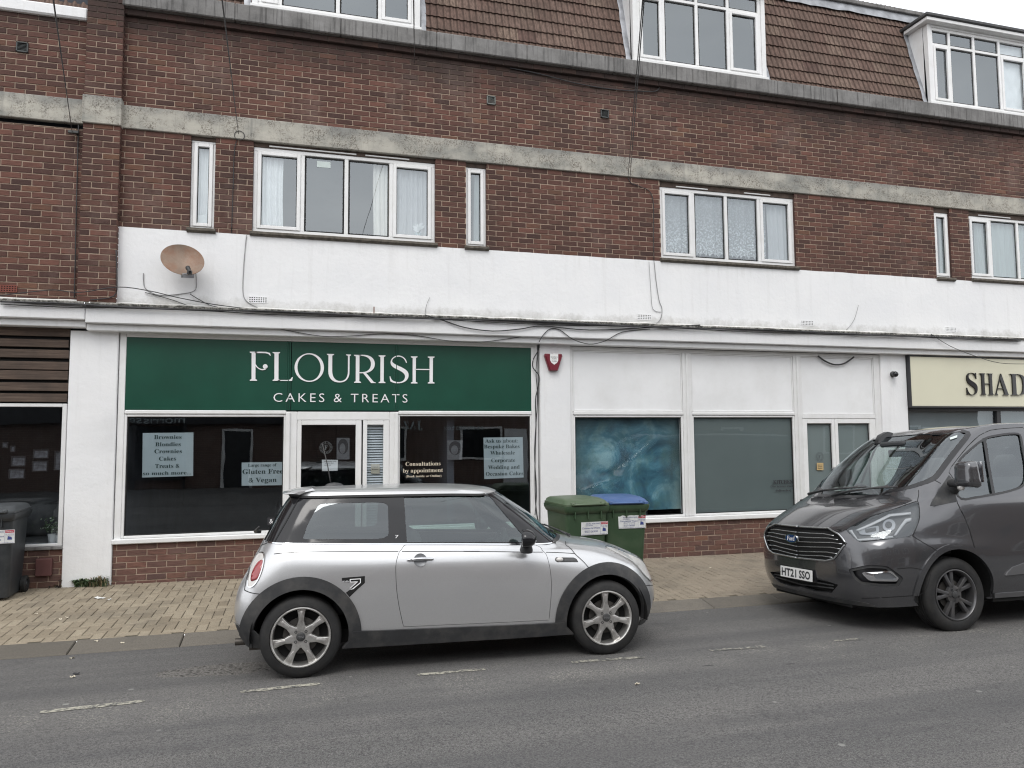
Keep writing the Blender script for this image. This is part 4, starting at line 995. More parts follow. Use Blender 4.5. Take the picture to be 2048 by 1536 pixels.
def dens(poly, closed=True, n=None, step=.12):
    out = []; m = len(poly)
    for i in range(m if closed else m-1):
        a, b = poly[i], poly[(i+1) % m]; k = max(1, int(math.hypot((b[0]-a[0])*1.0, (b[1]-a[1])*1.0)/step))
        out += [(a[0]+(b[0]-a[0])*t/k, a[1]+(b[1]-a[1])*t/k) for t in range(k)]
    if not closed: out.append(poly[-1])
    return out
def smooth_loop(pts, n=4, closed=True):
    """Catmull-Rom through px or uv points"""
    V = [Vector((p[0], p[1])) for p in pts]; m = len(V); out = []
    for i in range(m if closed else m-1):
        g = lambda k: V[k % m] if closed else V[max(0, min(m-1, k))]
        for t in range(n): q = cr1(g(i-1), g(i), g(i+1), g(i+2), t/n); out.append((q.x, q.y))
    if not closed: out.append(tuple(V[-1]))
    return out
def round_poly(pts, r=.25, n=4):
    """polygon with each corner rounded by the share r of its shorter side"""
    m = len(pts); out = []
    for i in range(m):
        p, a, b = Vector(pts[i]), Vector(pts[i-1]), Vector(pts[(i+1) % m]); L = min((a-p).length, (b-p).length)*r
        A = p+(a-p).normalized()*L; B = p+(b-p).normalized()*L
        for k in range(n+1): t = k/n; q = A*(1-t)**2+p*2*t*(1-t)+B*t*t; out.append((q.x, q.y))
    return out
def in_poly(p, P):
    c = False; j = len(P)-1
    for i in range(len(P)):
        if (P[i][1] > p[1]) != (P[j][1] > p[1]) and p[0] < (P[j][0]-P[i][0])*(p[1]-P[i][1])/(P[j][1]-P[i][1])+P[i][0]: c = not c
        j = i
    return c
def inset(S, poly, d):
    """move a uv outline inwards over the surface by d metres"""
    m = len(poly); a = sum(poly[i][0]*poly[(i+1) % m][1]-poly[(i+1) % m][0]*poly[i][1] for i in range(m)); out = []
    for i in range(m):
        u, v = poly[i]; Du, Dv = S.D(min(max(u, .001), S.nc-1.001), min(max(v, .001), S.nr-1.001))
        lu, lv = max(Du.length, 1e-4), max(Dv.length, 1e-4)
        p0, p1 = poly[i-1], poly[(i+1) % m]
        t = Vector(((p1[0]-p0[0])*lu, (p1[1]-p0[1])*lv))
        if t.length < 1e-9: out.append((u, v)); continue
        t.normalize(); nrm = Vector((-t.y, t.x))*(1 if a > 0 else -1)
        out.append((u+nrm.x*d/lu, v+nrm.y*d/lv))
    return out
def panel(S, poly, holes=(), off=0.0, lip=.012, grid=4, mb=None, mirror=False, mi=0, fine=True, rim=0.0, domain=None, sides=(1,)):
    """triangulated piece of the surface S bounded by the uv polygon; its rim turns in by lip.  sides: 1 near, -1 mirrored"""
    mb = mb if mb is not None else MB()
    loops = [poly]+list(holes); V2, E = [], []
    for L in loops:
        b = len(V2); V2 += [Vector(p) for p in L]; E += [(b+i, b+(i+1) % len(L)) for i in range(len(L))]
    nb_ = len(V2)
    us = [p[0] for p in poly]; vs = [p[1] for p in poly]
    i0, i1 = int(min(us)*grid)-1, int(max(us)*grid)+2; j0, j1 = int(min(vs)*grid)-1, int(max(vs)*grid)+2
    for j in range(j0, j1):
        for i in range(i0, i1):
            p = (i/grid, j/grid)
            if in_poly(p, poly) and not any(in_poly(p, h) for h in holes):
                if min((q-Vector(p)).length_squared for q in V2[:nb_]) > (.32/grid)**2: V2.append(Vector(p))
    r = delaunay_2d_cdt(V2, E, [], 0, 1e-7); vv, fs = r[0], r[2]
    keep = []
    for f in fs:
        c = sum((vv[i] for i in f), Vector((0, 0)))/len(f)
        if in_poly(c, poly) and not any(in_poly(c, h) for h in holes): keep.append(tuple(f))
    cl = lambda p: (min(max(p[0], 0), S.nc-1), min(max(p[1], 0), S.nr-1))
    P3 = []; N3 = []
    for p in vv:
        u, v = cl(p); n = S.N(min(max(u, .01), S.nc-1.01), min(max(v, .01), S.nr-1.01)); N3.append(n); P3.append(S.P(u, v)+n*(off(u, v) if callable(off) else off))
    # orient outwards
    if keep:
        a, b, c = keep[len(keep)//2]; n = (P3[b]-P3[a]).cross(P3[c]-P3[a])
        if n.dot(N3[a]) < 0: keep = [tuple(reversed(f)) for f in keep]
    ec = {}
    for f in keep:
        for i in range(3): e = (f[i], f[(i+1) % 3]); ec[e] = ec.get(e, 0)+1
    bord = [e for e in ec if (e[1], e[0]) not in ec]
    for sgn in sides:
        fl = (lambda q: Vector((q.x, q.y*sgn, q.z)))
        nV = len(P3); VV = [fl(p) for p in P3]; FF = [f if sgn > 0 else f[::-1] for f in keep]
        if lip:
            idx = {}; 
            for a, b in bord:
                ya, yb = P3[a].y, P3[b].y
                if abs(ya) < .004 and abs(yb) < .004: continue     # centre line: no rim
                for q in (a, b):
                    if q not in idx: idx[q] = len(VV); VV.append(fl(P3[q]-N3[q]*lip))
                f = (b, a, idx[a], idx[b]); FF.append(f if sgn > 0 else f[::-1])
        mb.add(VV, FF, mi)
        if not lip: mb.n += [fl(n) for n in N3]
    return mb
def ribbon(S, path, w, off, mb, mi=0, sides=(1,), closed=False):
    """thin strip of width w metres laid along a uv path"""
    m = len(path); L = []
    for i in range(m):
        u, v = path[i]; p0 = path[(i-1) % m] if closed else path[max(0, i-1)]; p1 = path[(i+1) % m] if closed else path[min(m-1, i+1)]
        c = lambda q: (min(max(q[0], 0), S.nc-1), min(max(q[1], 0), S.nr-1))
        A, B = S.P(*c(p0)), S.P(*c(p1)); n = S.N(*c((u, v))); t = (B-A)
        t = t.normalized() if t.length > 1e-9 else Vector((1, 0, 0)); s = t.cross(n)
        p = S.P(*c((u, v)))+n*off; ww = w[i] if isinstance(w, list) else w; L.append((p-s*ww/2, p+s*ww/2))
    for sg in sides:
        V = [Vector((q.x, q.y*sg, q.z)) for a, b in L for q in (a, b)]; k = m if closed else m-1
        Fs = [(2*i, 2*((i+1) % m), 2*((i+1) % m)+1, 2*i+1) for i in range(k)]
        mb.add(V, Fs if sg < 0 else [f[::-1] for f in Fs], mi)
    return mb
def local_frame(S, uv, up=Vector((0, 0, 1)), off=.003):
    """matrix whose local xy lies on the surface: x along the street, y up"""
    n = S.N(*uv); p = S.P(*uv)+n*off; y = (up-n*up.dot(n)).normalized(); x = y.cross(n)
    return Matrix(((x.x, y.x, n.x, p.x), (x.y, y.y, n.y, p.y), (x.z, y.z, n.z, p.z), (0, 0, 0, 1)))
def wheel_frame(x, y, z, side): # axle along y; local z points outwards
    return Matrix.Translation((x, y, z)) @ (Matrix.Rotation(math.radians(90), 4, 'X') if side < 0 else Matrix.Rotation(math.radians(-90), 4, 'X'))
def make_wheel(parent, x, y, z, side, R, W, r_rim, spoke, m_rim, cap_text=None, nb=4, tread=True, tilt=0.0):
    """tyre with sidewall and tread, rim with lip, spokes, hub cap and bolts; y is the outer face"""
    Mx = wheel_frame(x, y, z, side) @ Matrix.Rotation(tilt, 4, 'Z')
    mb = MB(); rs = r_rim+.006
    prof = [(rs, -.012), (rs+.012, .002), (R-.075, .008), (R-.045, .004), (R-.018, -.008), (R-.004, -.026), (R, -.045)]
    grooves = []
    for k in range(4):
        g = -.045-(W-.09)*(k+.5)/4; grooves += [(R, g+.006), (R-.008, g+.004), (R-.008, g-.004), (R, g-.006)]
    prof += grooves+[(R, -W+.045), (R-.006, -W+.02), (R-.05, -W), (rs, -W+.01)]
    mb.lathe(prof, Mx, 72); w = mb.build('wheel', M_['rubber'], parent, smooth=True, auto=35, local=True)
    mb = MB()
    mb.lathe([(rs+.004, -.010), (rs+.002, .002), (rs-.006, .004), (rs-.012, -.002), (rs-.018, -.02), (rs-.022, -.10)], Mx, 64)
    mb.lathe([(rs-.022, -.10), (.06, -.115)], Mx, 40, 1)
    mb.lathe([(.135, -.085), (.135, -.075), (.05, -.07), (.0, -.07)], Mx, 40, 2)    # brake disc
    spoke(mb, Mx, rs-.010)
    hr = .075
    mb.lathe([(hr+.012, -.045), (hr+.006, -.026), (hr-.01, -.022), (.034, -.020), (.034, -.024)], Mx, 36)
    rim = mb.build('rim', [m_rim, M_['dark_void'], plain('brake_disc', (.06, .056, .052), .5, .4, var=.2)], w, smooth=True, auto=32, local=True)
    mb = MB(); mb.lathe([(.034, -.028), (.033, -.012), (.026, -.008), (0, -.007)], Mx, 28); cap = mb.build('hub_cap', M_['black_plastic'], w, smooth=True, auto=40, local=True)
    mb = MB()
    if cap_text: text_into(mb, cap_text, -.022, .022, -.008, .009, 0, Mx @ Matrix.Translation((0, 0, -.0055)))
    if cap_text: mb.build('lettering', M_['chrome'], cap, local=True)
    for k in range(nb):
        a = 2*math.pi*(k+.5)/nb; b = MB(); bm_ = Mx @ Matrix.Translation((.052*math.cos(a), .052*math.sin(a), -.022))
        b.lathe([(.012, 0), (.0115, .006), (.007, .006), (.006, .001), (0, .001)], bm_, 6); b.build('bolt', M_['black_plastic'], w, local=True)
    return w
def spoke_poly(mb, Mx, poly, h0, h1, bev=.006, mi=0):
    """a flat spoke with bevelled upper edges, poly in the wheel's plane"""
    bm = bmesh.new(); vs = [bm.verts.new((p[0], p[1], h1)) for p in poly]; f = bm.faces.new(vs)
    if f.normal.z == 0: f.normal_update()
    if f.normal.z < 0: f.normal_flip()
    r = bmesh.ops.extrude_face_region(bm, geom=[f]); ev = [g for g in r['geom'] if isinstance(g, bmesh.types.BMVert)]
    for v in ev: v.co.z = h0
    top = [e for e in bm.edges if all(abs(v.co.z-h1) < 1e-6 for v in e.verts)]
    bmesh.ops.recalc_face_normals(bm, faces=bm.faces)
    bmesh.ops.bevel(bm, geom=top, offset=bev, segments=2, affect='EDGES', profile=.5)
    mb.bm(bm, mi, None, Mx)
# ------------------------------------------------------------------ silver three-door hatchback
def t8(X, Y): return (440+X*.27344, 930+Y*.27344)
def t9(X, Y): return (900+X*.27344, 930+Y*.27344)
HM = Matrix.Translation((1.237, -3.345, -.091)) @ Matrix.Rotation(math.radians(-1.8), 4, 'Z') @ Matrix.Rotation(.006, 4, 'Y') @ Matrix.Rotation(math.radians(-2.8), 4, 'X')
car = empty('parked_car', HM.to_translation(), 'small silver three-door hatchback with black arches parked by the kerb', 'car', rot=HM.to_euler())
c_ = lambda *z: list(z)
HR = [  # rows from sill to roof; columns rear middle, rear, rear corner, behind wheel, rear wheel, quarter, mid door, A-pillar, front wheel, ahead, nose corner, nose, nose middle
 c_((-1.64,0,.24),(-1.63,-.42,.24),(-1.635,-.61,.235),(-1.53,-.73,.225),(-1.22,-.765,.205),(-.75,-.77,.195),(-.1,-.77,.19),(.62,-.77,.185),(1.22,-.765,.19),(1.50,-.735,.20),(1.66,-.60,.205),(1.79,-.32,.21),(1.83,0,.21)),
 c_((-1.715,0,.36),(-1.70,-.42,.36),(-1.705,-.635,.36),(-1.57,-.772,.36),(-1.22,-.812,.33),(-.75,-.808,.32),(-.1,-.805,.315),(.62,-.805,.31),(1.22,-.812,.32),(1.52,-.775,.33),(1.72,-.62,.34),(1.85,-.33,.34),(1.89,0,.34)),
 c_((-1.745,0,.50),(-1.73,-.42,.50),(-1.728,-.645,.50),(-1.585,-.795,.50),(-1.22,-.838,.50),(-.75,-.832,.50),(-.1,-.83,.50),(.62,-.832,.49),(1.22,-.838,.48),(1.53,-.79,.48),(1.735,-.62,.48),(1.865,-.33,.48),(1.90,0,.48)),
 c_((-1.715,0,.67),(-1.70,-.42,.67),(-1.700,-.645,.67),(-1.56,-.79,.67),(-1.22,-.838,.67),(-.75,-.84,.66),(-.1,-.84,.65),(.62,-.84,.64),(1.22,-.828,.64),(1.51,-.77,.62),(1.69,-.60,.61),(1.82,-.32,.62),(1.86,0,.62)),
 c_((-1.655,0,.82),(-1.645,-.42,.82),(-1.615,-.648,.82),(-1.49,-.778,.82),(-1.22,-.822,.82),(-.75,-.83,.81),(-.1,-.832,.80),(.62,-.825,.785),(1.20,-.785,.775),(1.47,-.71,.745),(1.62,-.55,.715),(1.745,-.30,.73),(1.79,0,.735)),
 c_((-1.60,0,.93),(-1.59,-.42,.93),(-1.55,-.625,.925),(-1.44,-.755,.92),(-1.22,-.795,.915),(-.75,-.80,.90),(-.1,-.803,.885),(.62,-.792,.865),(1.11,-.685,.868),(1.31,-.54,.862),(1.40,-.385,.862),(1.45,-.20,.868),(1.465,0,.87)),
 c_((-1.565,0,1.0),(-1.555,-.42,1.0),(-1.515,-.60,.998),(-1.42,-.72,.992),(-1.22,-.752,.985),(-.75,-.762,.967),(-.1,-.765,.945),(.70,-.735,.915),(.86,-.60,.930),(.945,-.42,.942),(.99,-.28,.948),(1.015,-.14,.952),(1.025,0,.953)),
 c_((-1.475,0,1.18),(-1.465,-.41,1.18),(-1.43,-.565,1.178),(-1.335,-.665,1.172),(-1.18,-.695,1.168),(-.75,-.705,1.158),(-.1,-.708,1.148),(.46,-.680,1.135),(.60,-.56,1.145),(.685,-.39,1.152),(.725,-.26,1.156),(.748,-.13,1.16),(.755,0,1.16)),
 c_((-1.365,0,1.352),(-1.357,-.38,1.352),(-1.325,-.515,1.348),(-1.235,-.595,1.342),(-1.12,-.620,1.340),(-.75,-.630,1.340),(-.1,-.628,1.338),(.21,-.605,1.332),(.345,-.50,1.345),(.40,-.35,1.352),(.425,-.24,1.356),(.440,-.12,1.358),(.445,0,1.36)),
 c_((-1.25,0,1.402),(-1.245,-.33,1.40),(-1.215,-.44,1.398),(-1.14,-.515,1.394),(-1.05,-.535,1.392),(-.70,-.545,1.394),(-.1,-.545,1.392),(.10,-.525,1.385),(.20,-.44,1.392),(.25,-.31,1.397),(.272,-.21,1.40),(.285,-.11,1.401),(.29,0,1.402)),
 c_((-1.10,0,1.418),(-1.09,0,1.418),(-1.07,0,1.419),(-1.0,0,1.420),(-.90,0,1.422),(-.60,0,1.428),(-.2,0,1.428),(.0,0,1.424),(.07,0,1.422),(.10,0,1.420),(.12,0,1.419),(.13,0,1.419),(.14,0,1.418))]
H = Surf(HR, HM)
if H.N(6, 3).y > 0: H.sgn = -1
M_['silver'] = carpaint('silver', (.60, .605, .615), .72, .30, .12)
M_['silver_roof'] = carpaint('silver_roof', (.60, .605, .61), .70, .34, .12)
M_['cladding'] = plain('cladding', (.028, .029, .031), .6, var=.15, vscale=9, bump=.12, bscale=150, dirt=((.10, .095, .088), .6), dscale=5)
M_['interior'] = plain('interior', (.045, .047, .05), .8, var=.2)
def arc(cx, cz, r, a0, a1, n=28): return [(cx+r*math.cos(math.radians(a0+(a1-a0)*i/n)), cz+r*math.sin(math.radians(a0+(a1-a0)*i/n))) for i in range(n+1)]
RA, FA, AZ = -1.233, 1.233, .30
def arch_hole(cx, r=.362): return H.side(arc(cx, AZ, r, -14, 194, 34)+[(cx-r*.97, .12), (cx+r*.97, .12)])
# door outline
d_front = H.px([t9(*q) for q in ((622, 588), (655, 602), (690, 640), (717, 700), (735, 790), (741, 870), (738, 960), (731, 1050), (722, 1133))])
d_rear = H.px([t8(*q) for q in ((1345, 1182), (1330, 1120), (1311, 1030), (1296, 930), (1289, 830), (1288, 740), (1296, 690), (1312, 640), (1338, 604), (1362, 580))])
d_front = smooth_loop(d_front, 3, False); d_rear = smooth_loop(d_rear, 3, False)
VB = 6.0
belt_u = [d_rear[-1][0]+(d_front[0][0]-d_rear[-1][0])*i/10 for i in range(11)]
door_poly = [(u, VB-.02) for u in belt_u]+d_front[1:]+dens([d_front[-1], d_rear[0]], False, step=.2)[1:-1]+d_rear[:-1]
edge = [(i*.25, 0) for i in range(49)]+[(12, .25*j) for j in range(1, 24)]+[(12-i*.25, VB) for i in range(49)]+[(0, VB-.25*j) for j in range(1, 24)]
lamp_px = [t8(*q) for q in ((305, 640), (322, 648), (326, 672), (320, 720), (306, 775), (286, 828), (262, 868), (238, 890), (215, 893), (206, 872), (209, 830), (222, 770), (240, 712), (262, 668), (284, 645))]
lamp = smooth_loop(H.px(lamp_px), 3)
head_l = H.front(ell(-.545, .70, .135, .155, 32, rot=-.25), x=6, sx=-1)
body = panel(H, edge, [arch_hole(RA), arch_hole(FA), inset(H, door_poly, -.0035), inset(H, lamp, -.002), inset(H, head_l, -.002)], sides=(1, -1), lip=.018).build('body', M_['silver'], car, smooth=True, auto=38, local=True)
for sg in (1, -1):
    dr = panel(H, inset(H, door_poly, .0005), sides=(sg,), lip=.02).build('door', M_['silver'], car, smooth=True, auto=38, local=True)
    # handle in its round recess; recess shade is put into the disc's darker colour
    hc = H.px([t8(1465, 695)])[0]; Mh = local_frame(H, hc, off=0)
    mir = Matrix.Diagonal((1, sg, 1, 1))
    mb = MB(); mb.lathe([(.052, .002), (.049, .001), (.046, -.001), (0, -.001)], mir @ Mh @ Matrix.Translation((0, 0, .0022)), 32); mb.build('handle_recess', plain('silver_shadow', (.22, .225, .235), .45, .5, var=.1), dr, smooth=True, local=True)
    mb = MB(); pts = [Vector((-.105+.0105*i, .004-.00003*(i-10)**2, .024-.00012*(i-10)**2)) for i in range(21)]
    mb.tube([mir @ Mh @ p for p in pts], [.006+.007*math.sin(math.pi*min(1, i/20)) ** .5 for i in range(21)], 10); mb.lathe([(.009, .0), (.009, .004), (0, .004)], mir @ Mh @ Matrix.Translation((-.075, .003, .034)), 16); mb.build('handle', M_['chrome'], dr, smooth=True, local=True)
# underlay that makes the shut lines dark, and the cabin trim
trim_poly = [(i*.5, 1.2) for i in range(25)]+[(12, 2+j*.5) for j in range(8)]+[(12-i*.5, 5.93) for i in range(25)]+[(0, 5.5-j*.5) for j in range(8)]
panel(H, trim_poly, [arch_hole(RA, .40), arch_hole(FA, .40)], off=-.022, sides=(1, -1), lip=0, grid=2).build('interior_trim', M_['dark_void'], car, smooth=True, local=True)
# roof and glasshouse
roof_edge = [(i*.25, 8.06) for i in range(49)]+[(12, 8.06+.194*j) for j in range(1, 10)]+[(12-i*.25, 9.97) for i in range(49)]+[(0, 9.97-.194*j) for j in range(1, 10)]
panel(H, roof_edge, off=.004, sides=(1, -1), lip=.012).build('roof', M_['silver_roof'], car, smooth=True, auto=45, local=True)
qw_in = round_poly(H.px([t8(*q) for q in ((725, 280), (1229, 268), (1234, 540), (606, 541), (640, 440))]), .16, 4)
qw_out = H.px([t8(*q) for q in ((588, 240), (1322, 232), (1348, 558), (398, 560), (490, 400))])
dw = H.px([t8(*q) for q in ((1347, 236), (1500, 231), (1700, 225), (1900, 219))]+[t9(*q) for q in ((292, 224), (340, 285), (400, 357), (470, 440), (530, 510), (578, 563), (400, 562), (200, 562), (0, 563))]+[t8(*q) for q in ((1500, 563), (1368, 563), (1360, 450), (1353, 340))])
ws = [(7.62, 6.10)]+[(7.62+4.38*i/12, 6.08) for i in range(1, 13)]+[(12, 6.08+.31*j) for j in range(1, 6)]+[(12-4.38*i/12, 7.94) for i in range(13)]+[(7.62, 7.9-.3*j) for j in range(1, 6)]
rg = [(0, 6.25), (.5, 6.25), (1, 6.25), (1.6, 6.27), (1.85, 6.45), (1.85, 7.5), (1.7, 7.75), (1, 7.8), (.5, 7.8), (0, 7.8), (0, 7.3), (0, 6.8)]
gh = [(i*.25, VB+.02) for i in range(49)]+[(12, 6.02+.25*j) for j in range(1, 8)]+[(12-i*.25, 8.07) for i in range(49)]+[(0, 7.9-.25*j) for j in range(1, 7)]
panel(H, gh, [qw_in, dw, ws, rg], off=-.003, sides=(1, -1), lip=.015).build('pillars', M_['black_gloss'], car, smooth=True, auto=45, local=True)
for sg in (1, -1):
    panel(H, inset(H, dw, -.006), off=-.007, sides=(sg,), lip=0).build('side_window', M_['glass_car'], car, smooth=True, local=True)
    panel(H, inset(H, qw_in, -.006), [], off=-.006, sides=(sg,), lip=0).build('quarter_window', M_['glass_tint'], car, smooth=True, local=True)
panel(H, ws, off=-.004, sides=(1, -1), lip=0).build('windscreen', M_['glass_car'], car, smooth=True, local=True)
panel(H, rg, off=-.004, sides=(1, -1), lip=0).build('rear_window', M_['glass_tint'], car, smooth=True, local=True)
# belt strip, crease shade drawn as dark ribbons, and panel lines
mb = MB(); ribbon(H, [(1.5+6.15*i/60, 6.04) for i in range(61)], .011, .004, mb, sides=(1, -1)); mb.build('chrome_strip', M_['chrome'], car, local=True)
mb = MB(); ribbon(H, [(0+7.2*i/60, 8.02) for i in range(61)], .022, .006, mb, sides=(1, -1)); mb.build('roof_gutter', M_['rubber'], car, local=True)
for path in ([t8(395, 651), t8(480, 642), t8(700, 636), t8(900, 634), t8(1100, 633), t8(1305, 634)], [t8(1330, 633), t8(1600, 632), t8(1900, 632), t9(100, 633), t9(300, 634), t9(500, 636), t9(680, 637)], [t9(702, 638), t9(800, 641), t9(910, 648)]):
    for sg in (1, -1): mb = MB(); ribbon(H, smooth_loop(H.px(path), 5, False), .005, .0015, mb, sides=(sg,)); mb.build('gap_or_crease_shade', M_['dark_void'], car, local=True)
for path in ([t9(838, 556), t9(852, 590), t9(905, 640), t9(1000, 735), t9(1072, 806)], [t8(180, 915), t8(230, 935), t8(300, 945)], [t8(345, 572), t8(300, 590), t8(255, 660), t8(215, 760), t8(188, 860), t8(180, 915)], [t9(1415, 885), t9(1460, 880), t9(1490, 878)], [t8(585, 237), t8(490, 400), t8(398, 560)]):
    for sg in (1, -1): mb = MB(); ribbon(H, smooth_loop(H.px(path), 5, False), .006, .0018, mb, sides=(sg,)); mb.build('gap_or_crease_shade', M_['dark_void'], car, local=True)
# arch and sill cladding, dark valances
for cx, a0, a1 in ((RA, -14, 200), (FA, -6, 192)):
    for sg in (1, -1):
        P = H.side(arc(cx, AZ, .452, a0, a1, 40)+arc(cx, AZ, .356, a1, a0, 40)); panel(H, P, off=.012, sides=(sg,), lip=.03, grid=5).build('arch_trim', M_['cladding'], car, smooth=True, auto=40, local=True)
for sg in (1, -1):
    P = dens(H.side([(-.845, .325), (.86, .29), (.885, .245), (.90, .17), (-.885, .19), (-.86, .26)]), step=.2); panel(H, P, off=.016, sides=(sg,), lip=.03).build('sill_trim', M_['cladding'], car, smooth=True, auto=40, local=True)
mb = MB(); panel(H, [(i*.25, 0) for i in range(14)]+[(3.2, .5), (3.0, 1.0), (2.6, 1.2)]+[(2.5-i*.25, 1.25) for i in range(11)], off=.006, sides=(1, -1), mb=mb); panel(H, [(9.3+i*.225, 0) for i in range(13)]+[(12, .2)]+[(12-i*.225, .35) for i in range(13)], off=.006, sides=(1, -1), mb=mb); mb.build('valance', M_['cladding'], car, smooth=True, auto=40, local=True)
mb = MB(); ribbon(H, H.px([t8(88, 1120), t8(105, 1150), t8(150, 1180)]), .022, .008, mb, sides=(1, -1)); mb.build('bumper_strip', M_['alloy'], car, local=True)
# lamps
plain('lamp_red', (.30, .05, .055), .15, var=.15, vscale=30, coat=.6); plain('lamp_white', (.62, .60, .58), .2, var=.1, vscale=40, coat=.5); plain('lamp_amber', (.55, .30, .12), .2, var=.1, coat=.5)
for sg in (1, -1):
    tl = panel(H, lamp, off=.004, sides=(sg,), lip=.015, grid=8).build('tail_light', M_['lamp_white'], car, smooth=True, auto=45, local=True)
    rp_ = H.px([t8(*q) for q in ((312, 695), (316, 720), (304, 772), (284, 825), (255, 845), (232, 850), (228, 830), (240, 780), (262, 735), (288, 705))])
    panel(H, smooth_loop(rp_, 3), off=.0062, sides=(sg,), lip=.002, grid=8).build('red_lens', M_['lamp_red'], tl, smooth=True, local=True)
    mb = MB(); ribbon(H, lamp, .009, .008, mb, sides=(sg,), closed=True); mb.build('rim', M_['chrome'], tl, local=True)
    hl = panel(H, head_l, off=.006, sides=(sg,), lip=.02, grid=6).build('headlight', M_['lamp_white'], car, smooth=True, auto=45, local=True)
    mb = MB(); ribbon(H, head_l, .014, .010, mb, sides=(sg,), closed=True); mb.build('rim', M_['chrome'], hl, local=True)
    gp = H.px([t9(*q) for q in ((775, 676), (905, 678), (925, 690), (936, 710), (785, 711), (770, 700), (768, 686))])
    si = panel(H, dens(gp, step=.05), off=.003, sides=(sg,), lip=.008, grid=8).build('side_grille', M_['black_plastic'], car, local=True)
    ip = H.px([t9(800+25*math.cos(a*.35), 692+15*math.sin(a*.35)) for a in range(18)]); panel(H, ip, off=.008, sides=(sg,), lip=.004, grid=8).build('indicator', M_['lamp_white'], si, smooth=True, local=True)
    mb = MB()
    for yy in (684, 693, 702): ribbon(H, H.px([t9(835, yy), t9(880, yy), t9(918, yy+2)]), .004, .005, mb, sides=(sg,))
    mb.build('slat', M_['alloy_dark'], si, local=True)
mb = MB(); panel(H, H.front([(-.003, .60), (-.3, .60), (-.36, .66), (-.33, .73), (-.003, .74)], x=6, sx=-1), off=.004, sides=(1, -1), mb=mb); panel(H, H.front([(-.003, .33), (-.45, .33), (-.5, .38), (-.45, .44), (-.003, .44)], x=6, sx=-1), off=.004, sides=(1, -1), mb=mb); mb.build('grille', M_['black_plastic'], car, local=True)
# decals: the black figure seven with its silver outline
def decal(name, loops, m, off, sides=(1,)):
    mb = MB()
    for L in loops: panel(H, dens(H.px([t8(*q) for q in L]), step=.06), off=off, sides=sides, lip=0, grid=8, mb=mb)
    return mb.build(name, m, car, smooth=True, local=True)
dc = decal('number_decal', [[(891, 826), (1060, 812), (1060, 862), (948, 966), (921, 934), (960, 905), (950, 903), (1006, 858), (950, 858), (892, 858)]], M_['dark_void'], .0015)
mb = MB()
for L in ([(950, 834), (1031, 829), (1031, 835), (950, 840)], [(1025, 832), (1031, 832), (1031, 860), (1025, 858)], [(1029, 855), (1031, 861), (972, 910), (966, 905)], [(950, 905), (970, 904), (966, 911), (948, 909)], [(950, 834), (956, 834), (956, 858), (950, 858)], [(952, 853), (1004, 851), (1000, 858), (952, 859)], [(1004, 851), (1010, 853), (956, 902), (950, 900)]):
    panel(H, H.px([t8(*q) for q in L]), off=.0028, lip=0, grid=8, mb=mb)
sv = local_frame(H, H.px([t8(920, 852)])[0], off=.003); text_into(mb, 'SEVEN', -.026, .026, -.006, .006, 0, sv)
mb.build('outline', M_['letter_white'], dc, local=True)
sv = local_frame(H, H.px([t8(1292, 524)])[0], off=.003); mb = MB(); text_into(mb, '7', -.012, .016, -.012, .012, 0, sv); mb.build('pillar_badge', M_['letter_white'], car, local=True)
# spoiler, antenna, exhaust, wipers
mb = MB()
for sg in (1,):
    P = [(-1.40, 1.372), (-1.30, 1.398), (-1.17, 1.412), (-1.15, 1.395), (-1.28, 1.352)]
    ys = [-.60, -.57, -.3, 0, .3, .57, .60]; n = len(P); V = []
    for i, y in enumerate(ys):
        k = .0 if abs(y) > .58 else 1
        V += [((x+1.27)*(.35 if abs(y) > .58 else 1)-1.27-(.03*(1-(y/.6)**2)), y, (z-1.375)*(.5 if abs(y) > .58 else 1)+1.375+.012*(1-(y/.6)**2)) for x, z in P]
    mb.add(V, [(i*n+k, (i+1)*n+k, (i+1)*n+(k+1) % n, i*n+(k+1) % n) for i in range(len(ys)-1) for k in range(n)]+[tuple(range(n))[::-1], tuple(range((len(ys)-1)*n, len(ys)*n))])
mb.build('spoiler', M_['silver_roof'], car, smooth=True, auto=30, local=True)
mb = MB(); mb.tube([(-1.03, 0, 1.44), (-1.06, 0, 1.60), (-1.11, 0, 1.80)], [.005, .0045, .004], 8); b = bmesh.new(); bmesh.ops.create_uvsphere(b, u_segments=16, v_segments=8, radius=1); mb.bm(b, M=Matrix.Translation((-1.0, 0, 1.415)) @ Matrix.Diagonal((.085, .035, .038, 1))); mb.build('aerial', M_['black_plastic'], car, smooth=True, local=True)
mb = MB(); mb.lathe([(.026, -.13), (.028, 0), (.022, 0), (.02, -.1)], Matrix.Translation((-1.735, -.50, .235)) @ Matrix.Rotation(math.radians(-90), 4, 'Y'), 20); mb.box(-1.62, -1.30, -.62, -.25, .19, .29); mb.build('exhaust', plain('steel_dull', (.10, .09, .08), .5, .6, var=.3), car, smooth=True, auto=40, local=True)
mb = MB(); mb.tube([(-1.60, -.12, 1.05), (-1.64, -.14, 1.055), (-1.60, -.3, 1.10)], [.014, .016, .008], 8); mb.build('rear_wiper', M_['black_plastic'], car, smooth=True, local=True)
mb = MB()
for yy in (-.46, .05):
    mb = MB(); mb.tube([(1.04, yy, .955), (.97, yy+.05, .995), (.90, yy+.33, 1.04)], [.012, .010, .006], 8); mb.tube([(1.02, yy-.05, .972), (.99, yy+.2, .998), (.93, yy+.5, 1.03)], .006, 6); mb.build('wiper', M_['black_plastic'], car, local=True)
mb = MB(); ribbon(H, [(7.5+4.5*i/30, 6.02) for i in range(31)], .035, .004, mb, sides=(1, -1)); mb.build('cowl', M_['black_plastic'], car, local=True)
